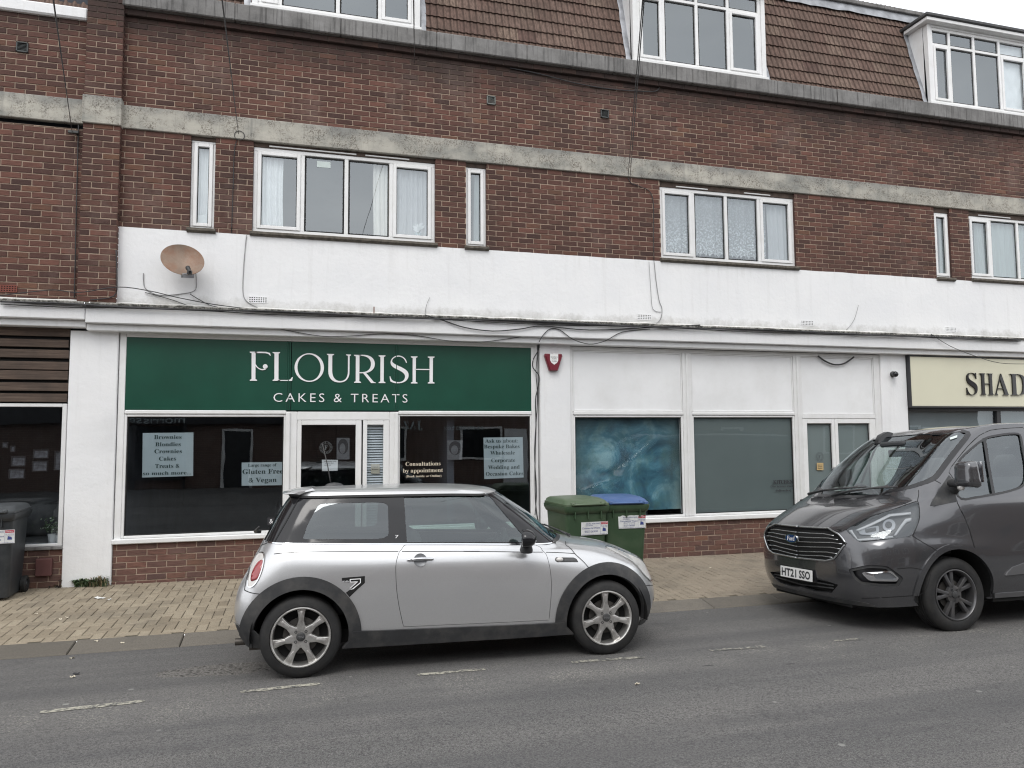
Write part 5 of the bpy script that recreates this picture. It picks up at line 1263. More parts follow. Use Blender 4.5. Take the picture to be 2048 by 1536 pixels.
# door mirrors
for sg in (1, -1):
    b = bmesh.new(); bmesh.ops.create_uvsphere(b, u_segments=28, v_segments=16, radius=1)
    for v in b.verts:
        if v.co.x < -.25: v.co.x = -.25+(v.co.x+.25)*.10
        v.co.z *= (1 if v.co.z < 0 else 1.05)
    mb = MB(); mb.bm(b, M=Matrix.Translation((.505, -.925*sg, .985)) @ Matrix.Rotation(math.radians(-14*sg), 4, 'Z') @ Matrix.Diagonal((.095, .098, .072, 1)))
    mr = mb.build('door_mirror', M_['black_gloss'], car, smooth=True, auto=50, local=True)
    mb = MB(); mb.lathe([(.050, 0), (.054, .02), (.040, .075), (.02, .085)], Matrix.Translation((.525, -.875*sg, .872)) @ Matrix.Rotation(math.radians(8*sg), 4, 'X'), 24, cap=True); mb.build('mirror_foot', M_['black_plastic'], mr, smooth=True, auto=40, local=True)
# running gear and floor
def hatch_spoke(mb, Mx, r):
    for k in range(7):
        a = 2*math.pi*k/7+math.pi/2; c, s = math.cos(a), math.sin(a)
        pr = [(.030, -.030), (.085, -.030), (.12, -.020), (.16, -.024), (r-.004, -.034), (r-.004, .034), (.16, .024), (.12, .020), (.085, .030), (.030, .030)]
        spoke_poly(mb, Mx, [(x*c-y*s, x*s+y*c) for x, y in pr], -.055, -.020, .009)
        pr = [(.115, -.006), (.15, -.012), (.185, -.014), (.19, .0), (.185, .014), (.15, .012), (.115, .006)]
        spoke_poly(mb, Mx, [(x*c-y*s, x*s+y*c) for x, y in pr], -.03, -.012, .005)
for x in (RA, FA):
    for sg in (1, -1): make_wheel(car, x, -.815*sg, .302, -1 if sg > 0 else 1, .303, .19, .214, hatch_spoke, M_['alloy'], 'MINI', 4, tilt=0 if x < 0 else .02)
mb = MB()
for x in (RA, FA):
    for sg in (1, -1): mb.lathe([(.372, .0), (.372, -.34), (.0, -.34)], wheel_frame(x, -.80*sg, .31, -1 if sg > 0 else 1), 36, a0=-8 if sg > 0 else 172, a1=188 if sg > 0 else 368)
mb.box(-1.6, 1.5, -.60, .60, .20, .30); mb.box(-.86, .86, -.77, .77, .20, .30); mb.box(-1.45, 1.6, -.45, .45, .30, .62); mb.box(-.75, -.65, -.5, -.42, .13, .2); mb.box(.35, .45, -.62, -.55, .145, .2)
mb.build('underbody', M_['dark_void'], car, local=True)
# cabin
def seat(name, x, y, w, m, parent, rear=False):
    def slab(poly, w_, r):
        bm = bmesh.new(); vs = [bm.verts.new((p[0], -w_/2, p[1])) for p in poly]; f = bm.faces.new(vs); q = bmesh.ops.extrude_face_region(bm, geom=[f])
        for v in q['geom']:
            if isinstance(v, bmesh.types.BMVert): v.co.y += w_
        bmesh.ops.recalc_face_normals(bm, faces=bm.faces); bmesh.ops.bevel(bm, geom=bm.edges[:], offset=r, segments=3, affect='EDGES', profile=.5); return bm
    mb = MB(); T = Matrix.Translation((x, y, 0))
    mb.bm(slab([(.0, .40), (.50, .44), (.50, .58), (.0, .52)], w, .04), M=T); mb.bm(slab([(-.04, .50), (.10, .50), (-.10, 1.06), (-.22, 1.04)], w, .045), M=T)
    s_ = mb.build(name, m, parent, smooth=True, auto=50, local=True)
    mb = MB(); mb.bm(slab([(-.24, 1.10), (-.12, 1.11), (-.145, 1.27), (-.245, 1.26)], w*.52, .04), M=T); mb.tube([(x-.17, y-.06, 1.03), (x-.185, y-.06, 1.13)], .007); mb.tube([(x-.17, y+.06, 1.03), (x-.185, y+.06, 1.13)], .007); mb.build('headrest', m, s_, smooth=True, auto=50, local=True)
for y in (-.34, .34): seat('seat', -.22, y, .48, M_['interior'], car)
for y in (-.32, .32): seat('rear_seat', -1.0, y, .54, M_['interior'], car)
mb = MB(); mb.bbox(.46, .95, -.66, .66, .62, .87, .06); b = bmesh.new(); bmesh.ops.create_uvsphere(b, u_segments=20, v_segments=10, radius=.075); mb.bm(b, M=Matrix.Translation((.55, 0, .90)) @ Matrix.Diagonal((.5, 1, 1, 1))); mb.build('dashboard', M_['interior'], car, smooth=True, auto=40, local=True)
def ring_mesh(mb, M, R, r, n=36, k=8):
    V = []; Fs = []
    for i in range(n):
        a = 2*math.pi*i/n
        for j in range(k):
            q = 2*math.pi*j/k; V.append(M @ Vector(((R+r*math.cos(q))*math.cos(a), (R+r*math.cos(q))*math.sin(a), r*math.sin(q))))
    for i in range(n):
        for j in range(k): Fs.append((i*k+j, ((i+1) % n)*k+j, ((i+1) % n)*k+(j+1) % k, i*k+(j+1) % k))
    mb.add(V, Fs)
mb = MB(); SW = Matrix.Translation((.38, -.36, .86)) @ Matrix.Rotation(math.radians(-65), 4, 'Y'); ring_mesh(mb, SW, .185, .014)
for a in (0, 120, 240): mb.tube([SW @ Vector((0, 0, -.02)), SW @ Vector((.18*math.cos(math.radians(a)), .18*math.sin(math.radians(a)), 0))], .013)
mb.lathe([(.06, -.03), (.055, .0), (0, .004)], SW, 20); mb.build('steering_wheel', M_['interior'], car, smooth=True, auto=50, local=True)
# ------------------------------------------------------------------ dark grey people-carrier van, seen from its front quarter
VMx = Matrix.Translation((5.87, -3.465, -.142)) @ Matrix.Rotation(math.radians(-1.0), 4, 'Z') @ Matrix.Rotation(.006, 4, 'Y') @ Matrix.Rotation(math.radians(-3.6), 4, 'X')
van = empty('parked_van', VMx.to_translation(), 'dark grey metallic van with chrome barred grille parked at the right', 'van', rot=VMx.to_euler())
VR = [  # columns: front middle, front, lamp inner, corner, front wing, wheel, behind wheel, door, mid, rear, rear corner, rear middle
 c_((-.90,0,.25),(-.89,-.35,.25),(-.84,-.64,.25),(-.70,-.84,.25),(-.45,-.925,.26),(-.1,-.945,.28),(.5,-.945,.285),(1.4,-.945,.285),(2.6,-.945,.285),(3.55,-.93,.30),(3.86,-.80,.36),(3.92,0,.36)),
 c_((-.965,0,.36),(-.95,-.36,.36),(-.90,-.66,.36),(-.745,-.86,.36),(-.46,-.955,.36),(-.1,-.972,.37),(.5,-.972,.37),(1.4,-.972,.37),(2.6,-.972,.37),(3.58,-.955,.40),(3.90,-.82,.45),(3.96,0,.45)),
 c_((-.99,0,.50),(-.975,-.37,.50),(-.925,-.67,.50),(-.77,-.875,.50),(-.47,-.988,.50),(-.1,-1.008,.52),(.5,-1.006,.50),(1.4,-.986,.50),(2.6,-.986,.50),(3.6,-.965,.52),(3.92,-.83,.55),(3.98,0,.55)),
 c_((-.985,0,.68),(-.972,-.37,.68),(-.92,-.67,.68),(-.76,-.88,.68),(-.46,-.998,.70),(-.1,-1.018,.76),(.5,-1.016,.70),(1.4,-.992,.68),(2.6,-.992,.68),(3.6,-.97,.68),(3.92,-.83,.68),(3.97,0,.68)),
 c_((-.985,0,.865),(-.972,-.37,.865),(-.905,-.66,.865),(-.72,-.865,.87),(-.44,-.970,.88),(-.1,-.996,.88),(.5,-.996,.88),(1.4,-.99,.88),(2.6,-.99,.88),(3.6,-.968,.88),(3.91,-.83,.88),(3.95,0,.88)),
 c_((-.925,0,.965),(-.91,-.36,.965),(-.83,-.625,.975),(-.635,-.82,1.00),(-.38,-.938,1.03),(-.08,-.970,1.04),(.5,-.978,1.04),(1.4,-.978,1.04),(2.6,-.978,1.04),(3.6,-.955,1.04),(3.89,-.82,1.04),(3.93,0,1.04)),
 c_((-.68,0,1.11),(-.66,-.34,1.113),(-.58,-.58,1.125),(-.42,-.755,1.155),(-.25,-.875,1.185),(-.02,-.930,1.20),(.5,-.955,1.20),(1.4,-.957,1.20),(2.6,-.957,1.20),(3.58,-.935,1.20),(3.86,-.81,1.20),(3.90,0,1.20)),
 c_((-.385,0,1.225),(-.365,-.33,1.228),(-.33,-.55,1.238),(-.235,-.725,1.258),(-.115,-.830,1.288),(.08,-.885,1.312),(.52,-.912,1.32),(1.4,-.918,1.32),(2.6,-.918,1.32),(3.55,-.90,1.32),(3.83,-.79,1.32),(3.87,0,1.32)),
 c_((.04,0,1.585),(.055,-.30,1.585),(.08,-.50,1.590),(.115,-.655,1.598),(.21,-.745,1.608),(.41,-.79,1.620),(.66,-.815,1.620),(1.4,-.825,1.620),(2.6,-.825,1.620),(3.50,-.81,1.620),(3.76,-.72,1.620),(3.80,0,1.620)),
 c_((.46,0,1.895),(.47,-.28,1.893),(.495,-.46,1.887),(.51,-.60,1.877),(.63,-.665,1.885),(.79,-.700,1.900),(.98,-.715,1.910),(1.5,-.725,1.920),(2.6,-.725,1.920),(3.42,-.715,1.910),(3.66,-.64,1.905),(3.70,0,1.915)),
 c_((.78,0,1.973),(.785,-.26,1.971),(.795,-.42,1.963),(.82,-.53,1.953),(.88,-.585,1.958),(.97,-.60,1.970),(1.1,-.61,1.980),(1.55,-.615,1.990),(2.6,-.615,1.990),(3.3,-.60,1.980),(3.48,-.54,1.970),(3.52,0,1.985)),
 c_((1.1,0,2.010),(1.12,0,2.010),(1.14,0,2.010),(1.16,0,2.010),(1.2,0,2.011),(1.25,0,2.012),(1.35,0,2.015),(1.7,0,2.017),(2.4,0,2.017),(2.9,0,2.012),(3.0,0,2.010),(3.1,0,2.008))]
VS = Surf(VR, VMx)
if VS.N(7, 3).y > 0: VS.sgn = -1
M_['van_grey'] = carpaint('van_grey', (.100, .101, .108), .70, .2, .05, (.15, .14, .13), .08, 1.0)
plain('van_trim', (.15, .15, .155), .42, .5, var=.08)
def kp(*pts): return [k1(*q) for q in pts]
AXZ = .343
def varch(r, a0=-20, a1=200): return VS.side(arc(0, AXZ, r, a0, a1, 36))
def varch2(cx, r): return VS.side(arc(cx, AXZ, r, -14, 194, 30)+[(cx-r*.95, .15), (cx+r*.95, .15)])
fl = lambda L: [(max(0, u), v) for u, v in L]
def centre(L, n=0): # snap the first and last points onto the middle line
    return [(0, L[0][1])]+L[1:-1]+[(0, L[-1][1])]
door_f = VS.px(kp((1500, 420), (1535, 470), (1552, 540), (1560, 640), (1608, 738), (1652, 845), (1682, 950), (1692, 1010)))
door_arch = VS.side(arc(0, AXZ, .475, 52, -2, 8))
door_b = VS.side([(.50, .335), (.9, .335), (1.34, .335), (1.37, .8), (1.36, 1.2), (1.345, 1.5), (1.33, 1.82)])
door_t = VS.px(kp((2040, 92), (1900, 99), (1800, 112), (1720, 150), (1640, 225), (1570, 310), (1520, 375)))
vdoor = dens(smooth_loop(door_f, 2, False)+door_arch+door_b+smooth_loop(door_t, 2, False), step=.22)
vwin = smooth_loop(VS.px(kp((1562, 470), (1568, 350), (1645, 262), (1755, 178), (1850, 150), (1980, 136), (2026, 165), (2056, 330), (2060, 470), (2030, 522), (1960, 550), (1830, 580), (1690, 604), (1590, 612))), 3)
ws_near = smooth_loop(VS.px(kp((1000, 556), (1110, 548), (1250, 516), (1375, 470), (1440, 405), (1540, 272), (1640, 140), (1600, 120))), 3, False)
vws = [(0, 7.08), (.5, 7.08), (1.0, 7.08), (1.5, 7.07)]+[p for p in ws_near if p[0] > 1.8]+[(2.0, 8.97), (1.5, 8.98), (1.0, 8.99), (.5, 9.0), (0, 9.0), (0, 8.5), (0, 8.0), (0, 7.5)]
lampv = VS.px(round_poly(kp((748, 842), (770, 818), (900, 755), (1100, 690), (1270, 632), (1283, 720), (1272, 790), (1228, 880), (1180, 892), (850, 930), (808, 902)), .3, 2))
grl = VS.px(kp((400, 820), (500, 824), (620, 829), (690, 870), (748, 938), (700, 1000), (660, 1052), (605, 1066), (500, 1056), (405, 1046)))
grl = dens(fl(centre(grl)), step=.12)
fogv = VS.px(round_poly(kp((762, 1128), (900, 1098), (1050, 1104), (1168, 1192), (1130, 1258), (990, 1258), (850, 1240), (795, 1190)), .25, 2))
lowg = dens(fl(centre(VS.px(kp((405, 1160), (540, 1192), (690, 1242), (640, 1302), (520, 1290), (405, 1272))))), step=.12)
nc, nr = 11, 11
vedge = [(i*.25, 0) for i in range(45)]+[(11, .25*j) for j in range(1, 40)]+[(11-i*.25, 9.98) for i in range(45)]+[(0, 9.9-.25*j) for j in range(39)]
sw = [[(1.50, 1.36), (2.55, 1.36), (2.55, 1.80), (1.52, 1.80)], [(2.72, 1.36), (3.42, 1.36), (3.36, 1.79), (2.72, 1.80)]]
swp = [dens(round_poly(VS.side(L), .15, 3), step=.25) for L in sw]
rwin = [(10.2, 7.3), (11, 7.3), (11, 8.0), (11, 8.8), (10.25, 8.8), (10.15, 8.0)]
plain('van_black', (.016, .016, .018), .22, var=.1)
hood_gap = smooth_loop(VS.px(kp((640, 832), (690, 852), (745, 838), (900, 752), (1100, 687), (1272, 628))), 4, False)
panel(VS, vedge, [varch2(0, .425), varch2(2.933, .425), inset(VS, vdoor, -.004), vws, inset(VS, lampv, -.003), inset(VS, grl, -.001), inset(VS, fogv, -.001), lowg]+swp+[rwin], sides=(1, -1), lip=.02).build('body', M_['van_grey'], van, smooth=True, auto=38, local=True)
for sg in (1, -1):
    vd = panel(VS, vdoor, [vwin], sides=(sg,), lip=.02).build('door', M_['van_grey'], van, smooth=True, auto=38, local=True)
    panel(VS, inset(VS, vwin, -.008), off=-.010, sides=(sg,), lip=0).build('side_window', M_['glass_van'], vd, smooth=True, local=True)
    mb = MB(); ribbon(VS, vwin, .022, .003, mb, sides=(sg,), closed=True); ribbon(VS, VS.px(kp((1757, 172), (1790, 380), (1826, 584))), .035, .004, mb, sides=(sg,)); mb.build('window_trim', M_['van_black'], vd, local=True)
    h = VS.side([(1.17, 1.09)])[0]; Lf = local_frame(VS, h, off=.0); mir = Matrix.Diagonal((1, sg, 1, 1))
    mb = MB(); mb.tube([mir @ Lf @ Vector((-.11+.022*i, 0, .03-.0012*(i-5)**2)) for i in range(11)], .014, 8); mb.build('handle', M_['van_grey'], vd, smooth=True, local=True)
    sp = VS.px(kp((1362, 665), (1370, 640), (1430, 540), (1498, 440), (1530, 478), (1546, 545), (1552, 636), (1450, 655))); panel(VS, sp, off=.004, sides=(sg,), lip=.01).build('sail_panel', M_['black_plastic'], van, smooth=True, auto=40, local=True)
    for P in swp: panel(VS, P, off=-.002, sides=(sg,), lip=0).build('side_window', M_['black_gloss'], van, smooth=True, local=True)
    for cx in (0, 2.933):
        P = VS.side(arc(cx, AXZ, .472, 0, 178, 40)+arc(cx, AXZ, .420, 178, 0, 40)); panel(VS, P, off=.012, sides=(sg,), lip=.03, grid=5).build('arch_trim', M_['van_grey'], van, smooth=True, auto=40, local=True)
    P = VS.px(kp((1910, 1172), (1925, 1148), (1960, 1112), (2048, 1080)))+VS.side([(1.3, .60), (2.5, .60), (2.5, .515), (1.3, .515)])+VS.px(kp((2048, 1158))); panel(VS, dens(P, step=.2), off=.014, sides=(sg,), lip=.02).build('side_moulding', M_['van_trim'], van, smooth=True, auto=40, local=True)
    P = dens(VS.side([(.44, .335), (2.45, .335), (2.45, .29), (.44, .29)]), step=.2); panel(VS, P, off=.012, sides=(sg,), lip=.03).build('sill_trim', M_['van_trim'], van, smooth=True, auto=40, local=True)
panel(VS, vws, off=-.006, sides=(1, -1), lip=0).build('windscreen', M_['glass_van'], van, smooth=True, local=True)
panel(VS, rwin, off=-.004, sides=(1, -1), lip=0).build('rear_window', M_['black_gloss'], van, smooth=True, local=True)
mb = MB(); ribbon(VS, [p for p in vws if p[0] > 1e-6 or 7.05 < p[1] < 7.1 or p[1] > 8.99][:-3], .05, .002, mb, sides=(1, -1)); ribbon(VS, [(0, 7.03), (.8, 7.03), (1.6, 7.02), (2.2, 7.03)], .085, .003, mb, sides=(1, -1)); mb.build('cowl', M_['van_black'], van, local=True)
for pth in (hood_gap, door_f, door_t, kp((1276, 550), (1277, 590), (1272, 640)), kp((1276, 640), (1284, 700), (1280, 770), (1235, 885)), kp((1235, 885), (1330, 945), (1420, 1000)), kp((1385, 468), (1440, 500)), kp((1120, 1125), (1230, 1118), (1340, 1140)), kp((860, 1340), (1100, 1330), (1290, 1312), (1330, 1270), (1365, 1160))):
    q_ = pth if pth in (hood_gap, door_f, door_t) else smooth_loop(VS.px(pth), 4, False)
    for sg in (1, -1): mb = MB(); ribbon(VS, q_, .006, .0015, mb, sides=(sg,)); mb.build('gap_or_crease_shade', M_['dark_void'], van, local=True)
# grille: dark back, chrome surround and bars
gb_ = panel(VS, grl, off=-.035, sides=(1, -1), lip=0).build('grille', M_['dark_void'], van, local=True)
mb = MB()
def bar(path, w, o, mb, d=.02):
    ribbon(VS, path, w, o, mb, sides=(1, -1))
gpx = kp((395, 820), (500, 824), (620, 829), (690, 870), (748, 938), (700, 1000), (660, 1052), (605, 1066), (500, 1056), (400, 1046)); gu = fl(VS.px(gpx)); gu[0] = (0, gu[0][1]); gu[-1] = (0, gu[-1][1])
def strip3(path, r, o, mb, mi=0):
    pts = [VS.P(u, v)+VS.N(max(u, .01), v)*o for u, v in path]
    for sg in (1, -1): mb.tube([Vector((p.x, p.y*sg, p.z)) for p in pts], r, 8, mi)
strip3(dens(gu, False, step=.1), .0095, .004, mb)
for cy, ey, ex, ky in ((858, 882, 652, 866), (893, 912, 684, 899), (928, 944, 716, 933), (963, 982, 704, 968), (998, 1016, 676, 1003), (1026, 1042, 640, 1031)):
    pth = fl(VS.px(kp((395, cy), (480, cy+(ky-cy)*.6), (ex-75, ky), (ex, ey)))); pth[0] = (0, pth[0][1]); strip3(dens(pth, False, step=.1), .0052, -.010, mb)
mb.build('grille_bars', plain('satin_chrome', (.50, .51, .52), .25, .95, var=.05), gb_, smooth=True, local=True)
bu = VS.px(kp((395, 903)))[0]; Bf = Matrix(((0, 0, -1, -1.040), (-1, 0, 0, 0), (0, 1, 0, VS.P(.01, bu[1]).z), (0, 0, 0, 1)))
mb = MB(); n = 40
mb.add([Bf @ Vector((.100*math.cos(2*math.pi*i/n), .046*math.sin(2*math.pi*i/n), h)) for h in (-.02, .004) for i in range(n)], [tuple(range(n, 2*n))]+[(i, (i+1) % n, n+(i+1) % n, n+i) for i in range(n)]); em = mb.build('badge', M_['chrome'], van, smooth=True, auto=30, local=True)
mb = MB(); mb.add([Bf @ Vector((.092*math.cos(2*math.pi*i/n), .039*math.sin(2*math.pi*i/n), .006)) for i in range(n)], [tuple(range(n))]); mb.build('oval', plain('badge_blue', (.015, .04, .13), .25, var=.1, coat=.4), em, local=True)
mb = MB(); text_into(mb, ''.join(chr(0x1D468+ord(ch)-65) if ch.isupper() else chr(0x1D482+ord(ch)-97) for ch in 'Ford'), -.066, .066, -.022, .026, 0, Bf @ Matrix.Translation((0, 0, .0075))); mb.build('lettering', M_['letter_white'], em, local=True)
# head lamps
M_['lamp_black'] = plain('lamp_black', (.02, .02, .022), .25, var=.1)
plain('reflector', (.20, .21, .225), .42, .7, var=.08, vscale=40)
def sm(*pts): return VS.px(round_poly(kp(*pts), .3, 3))
for sg in (1, -1):
    hl = panel(VS, lampv, off=-.030, sides=(sg,), lip=0, grid=6).build('headlight', M_['lamp_black'], van, smooth=True, local=True)
    mb = MB()
    panel(VS, sm((826, 832), (850, 820), (985, 800), (990, 850), (935, 872), (850, 868)), off=-.016, sides=(sg,), lip=.01, grid=8, mb=mb)
    panel(VS, [VS.px([k1(1062+48*math.cos(a*.2618), 800+46*math.sin(a*.2618))])[0] for a in range(24)], off=-.014, sides=(sg,), lip=.015, grid=8, mb=mb); mb.build('reflector', M_['reflector'], hl, smooth=True, auto=40, local=True)
    mb = MB(); panel(VS, [VS.px([k1(1058+26*math.cos(a*.2618), 798+25*math.sin(a*.2618))])[0] for a in range(24)], off=-.010, sides=(sg,), lip=.0, grid=8, mb=mb); panel(VS, sm((880, 828), (965, 814), (968, 842), (890, 856)), off=-.013, sides=(sg,), lip=0, grid=8, mb=mb); mb.build('lamp_lens', M_['black_gloss'], hl, smooth=True, local=True)
    mb = MB()
    panel(VS, dens(VS.px(kp((815, 836), (1062, 718), (1222, 706), (1225, 722), (1070, 734), (832, 842))), step=.1), off=-.008, sides=(sg,), lip=.006, grid=8, mb=mb)
    panel(VS, dens(VS.px(kp((1180, 756), (1226, 748), (1226, 770), (1190, 782), (1120, 878), (1096, 884))), step=.1), off=-.008, sides=(sg,), lip=.006, grid=8, mb=mb)
    panel(VS, dens(VS.px(kp((764, 838), (790, 834), (828, 905), (1090, 882), (1096, 896), (850, 924), (818, 905))), step=.1), off=-.008, sides=(sg,), lip=.006, grid=8, mb=mb)
    mb.build('light_strip', plain('drl', (.34, .35, .36), .3, var=.04), hl, smooth=True, local=True)
    panel(VS, inset(VS, lampv, -.001), off=.0, sides=(sg,), lip=.012, grid=6).build('lens', M_['lens'], hl, smooth=True, auto=40, local=True)
    fg = panel(VS, fogv, off=-.045, sides=(sg,), lip=0, grid=6).build('fog_light', M_['van_black'], van, smooth=True, local=True)
    mb = MB(); ribbon(VS, fogv, .05, -.012, mb, sides=(sg,), closed=True); mb.build('surround', M_['black_plastic'], fg, local=True)
    o_ = sm((852, 1152), (1078, 1138), (1138, 1196), (1120, 1220), (915, 1216)); i_ = sm((945, 1162), (1070, 1152), (1120, 1192), (1108, 1206), (965, 1204))
    panel(VS, o_, [i_], off=-.010, sides=(sg,), lip=.02, grid=6).build('chrome_bezel', M_['chrome'], fg, smooth=True, auto=40, local=True)
    panel(VS, i_, off=-.02, sides=(sg,), lip=0, grid=6).build('lens', M_['reflector'], fg, smooth=True, local=True)
mb = MB(); panel(VS, lowg, off=-.04, sides=(1, -1), lip=0, mb=mb); lg = mb.build('lower_grille', M_['dark_void'], van, local=True)
mb = MB()
for cy, ey in ((1185, 1228), (1215, 1250), (1243, 1272)):
    pth = fl(VS.px(kp((405, cy), (520, cy+12), (650, ey)))); pth[0] = (0, pth[0][1]); strip3(dens(pth, False, step=.12), .007, -.012, mb)
mb.build('bar', M_['black_plastic'], lg, smooth=True, local=True)
mb = MB(); panel(VS, [(0, 0), (.6, 0), (1.2, 0), (1.8, 0), (2.3, .0), (2.9, 0), (2.5, .3), (2.1, .42), (1.6, .42), (1.2, .40), (.6, .38), (0, .38)], off=.004, sides=(1, -1), lip=.01, mb=mb); mb.build('bumper_lip', M_['black_plastic'], van, smooth=True, auto=40, local=True)
# number plate
Pz = .478; Pf = Matrix(((0, 0, -1, -1.012), (-1, 0, 0, 0), (0, 1, 0, Pz), (0, 0, 0, 1))) @ Matrix.Rotation(math.radians(-4), 4, 'X')
b = bmesh.new(); bmesh.ops.create_cube(b, size=1); bmesh.ops.scale(b, vec=(.52, .111, .008), verts=b.verts); bmesh.ops.bevel(b, geom=b.edges[:], offset=.003, segments=2, affect='EDGES')
mb = MB(); mb.bm(b, M=Pf); pl = mb.build('number_plate', plain('plate_white', (.74, .74, .73), .4, var=.04), van, local=True)
mb = MB(); T = Pf @ Matrix.Translation((0, 0, .0055)); text_into(mb, 'HT21', -.235, .012, -.040, .040, 0, T, bold=.032, space=1.05); text_into(mb, 'SSO', .055, .232, -.040, .040, 0, T, bold=.032, space=1.05); mb.build('lettering', M_['ink'], pl, local=True)
mb = MB(); mb.box(-.99, -.94, -.27, .27, .42, .54); mb.build('plate_mount', M_['van_black'], van, local=True)
# mirrors, fin, wipers
for sg in (1, -1):   # the far one is folded back
    mb = MB(); b = bmesh.new(); bmesh.ops.create_cube(b, size=1)
    for v in b.verts:
        if v.co.z > 0: v.co.y *= .86; v.co.x *= .8
        if v.co.x < 0: v.co.y *= .80; v.co.z *= .86
    bmesh.ops.subdivide_edges(b, edges=b.edges[:], cuts=2, use_grid_fill=True); bmesh.ops.smooth_vert(b, verts=b.verts[:], factor=.5, use_axis_x=True, use_axis_y=True, use_axis_z=True)
    bmesh.ops.subdivide_edges(b, edges=b.edges[:], cuts=1, use_grid_fill=True, smooth=.6)
    mb.bm(b, M=Matrix.Translation((.10 if sg > 0 else .40, -1.115*sg if sg > 0 else 1.0, 1.455)) @ Matrix.Rotation(math.radians(12*sg if sg > 0 else 60), 4, 'Z') @ Matrix.Diagonal((.15, .21, .25, 1)))
    mr = mb.build('door_mirror', M_['van_grey'], van, smooth=True, auto=60, local=True)
    mb = MB(); mb.tube([(.13, -.90*sg, 1.38), (.12, -.98*sg, 1.365), (.10, -1.06*sg, 1.365), (.09, -1.19*sg, 1.375)] if sg > 0 else [(.13, .90, 1.38), (.16, .96, 1.365), (.30, .98, 1.365), (.42, 1.0, 1.37)], [.042, .036, .032, .026], 10); mb.tube([(.16, -.87*sg, 1.29), (.155, -.93*sg, 1.33), (.13, -.97*sg, 1.36)], [.05, .045, .03], 10); mb.build('arm', M_['black_plastic'], mr, smooth=True, auto=50, local=True)
    b = bmesh.new(); bmesh.ops.create_cube(b, size=1); bmesh.ops.bevel(b, geom=b.edges[:], offset=.2, segments=3, affect='EDGES'); mb = MB(); mb.bm(b, M=Matrix.Translation((.06, -1.08*sg, 1.335) if sg > 0 else (.40, 1.0, 1.33)) @ Matrix.Diagonal((.05, .055, .055, 1))); mb.build('indicator', M_['lamp_white'], mr, smooth=True, local=True)
    b = bmesh.new(); bmesh.ops.create_cube(b, size=1); bmesh.ops.scale(b, vec=(.006, .16, .19), verts=b.verts); bmesh.ops.bevel(b, geom=b.edges[:], offset=.003, affect='EDGES'); mb = MB(); mb.bm(b, M=Matrix.Translation((.183, -1.13*sg, 1.475) if sg > 0 else (.43, .94, 1.455)) @ Matrix.Rotation(math.radians(12*sg if sg > 0 else 60), 4, 'Z')); mb.build('mirror_glass', M_['chrome'], mr, local=True)
mb = MB(); P = [(.36, 1.835), (.41, 1.915), (.50, 1.955), (.56, 1.945), (.62, 1.90)]; V = [(x, .30+s*w, z) for s in (-1, 1) for (x, z), w in zip(P, (.03, .035, .03, .03, .035))]+[(x, .30+s*.05, 1.83+.03*(x-.4)/.3*2.2) for s in (-1, 1) for x, z in P]
mb.add(V, [(i, i+1, 6+i, 5+i) for i in range(4)]+[(i, 10+i, 11+i, i+1) for i in range(4)]+[(5+i, 6+i, 16+i, 15+i) for i in range(4)]+[(0, 5, 15, 10), (4, 14, 19, 9)]); mb.build('roof_fin', M_['van_black'], van, smooth=True, auto=40, local=True)
mb = MB()
for ya, yb in ((.62, -.12), (.15, -.52)):
    a, m_, e = VS.P(abs(ya)/.36 if abs(ya) < .36 else 1+(abs(ya)-.36)/.25, 7.02), None, VS.P(abs(yb)/.36 if abs(yb) < .36 else 1+(abs(yb)-.36)/.25, 7.30)
    A = Vector((a.x-.02, ya, a.z+.022)); E = Vector((e.x-.02, yb, e.z+.03)); mb.tube([A, A.lerp(E, .35)+Vector((-.02, 0, .015)), E], [.016, .012, .008], 8); d = Vector((0, .36, 0)); q = A.lerp(E, .75); mb.tube([q+d*.9+Vector((-.03, 0, -.02)), q+Vector((-.005, 0, .003)), q-d*.9+Vector((.0, 0, .02))], .009, 6)
mb.build('wiper', M_['black_plastic'], van, smooth=True, local=True)
# wheels and underside
def van_spoke(mb, Mx, r):
    for k in range(5):
        for da in (-.19, .19):
            a = 2*math.pi*k/5+math.pi/2; c, s = math.cos(a), math.sin(a); t = da
            P = []
            for x, w, bend in ((.035, .020, .35), (.09, .017, .55), (.14, .016, .9), (r-.004, .020, 1.0)):
                P.append((x, bend*math.tan(t)*x, w))
            poly = [(x, y-w*1.05) for x, y, w in P]+[(x, y+w*1.05) for x, y, w in P[::-1]]
            spoke_poly(mb, Mx, [(x*c-y*s, x*s+y*c) for x, y in poly], -.06, -.022, .006)
for x in (0, 2.933):
    for sg in (1, -1): make_wheel(van, x, -.972*sg, AXZ, -1 if sg > 0 else 1, .343, .215, .225, van_spoke, M_['alloy_dark'], None, 5, tilt=.25)
mb = MB()
for x in (0, 2.933):
    for sg in (1, -1): mb.lathe([(.44, .02), (.44, -.36), (.0, -.36)], wheel_frame(x, -.955*sg, AXZ+.01, -1 if sg > 0 else 1), 36, a0=-8 if sg > 0 else 172, a1=188 if sg > 0 else 368)
mb.box(-.85, 3.85, -.60, .60, .22, .34); mb.box(.46, 2.45, -.93, .93, .25, .34); mb.box(-.9, .4, -.58, .58, .34, .95); mb.build('underbody', M_['dark_void'], van, local=True)
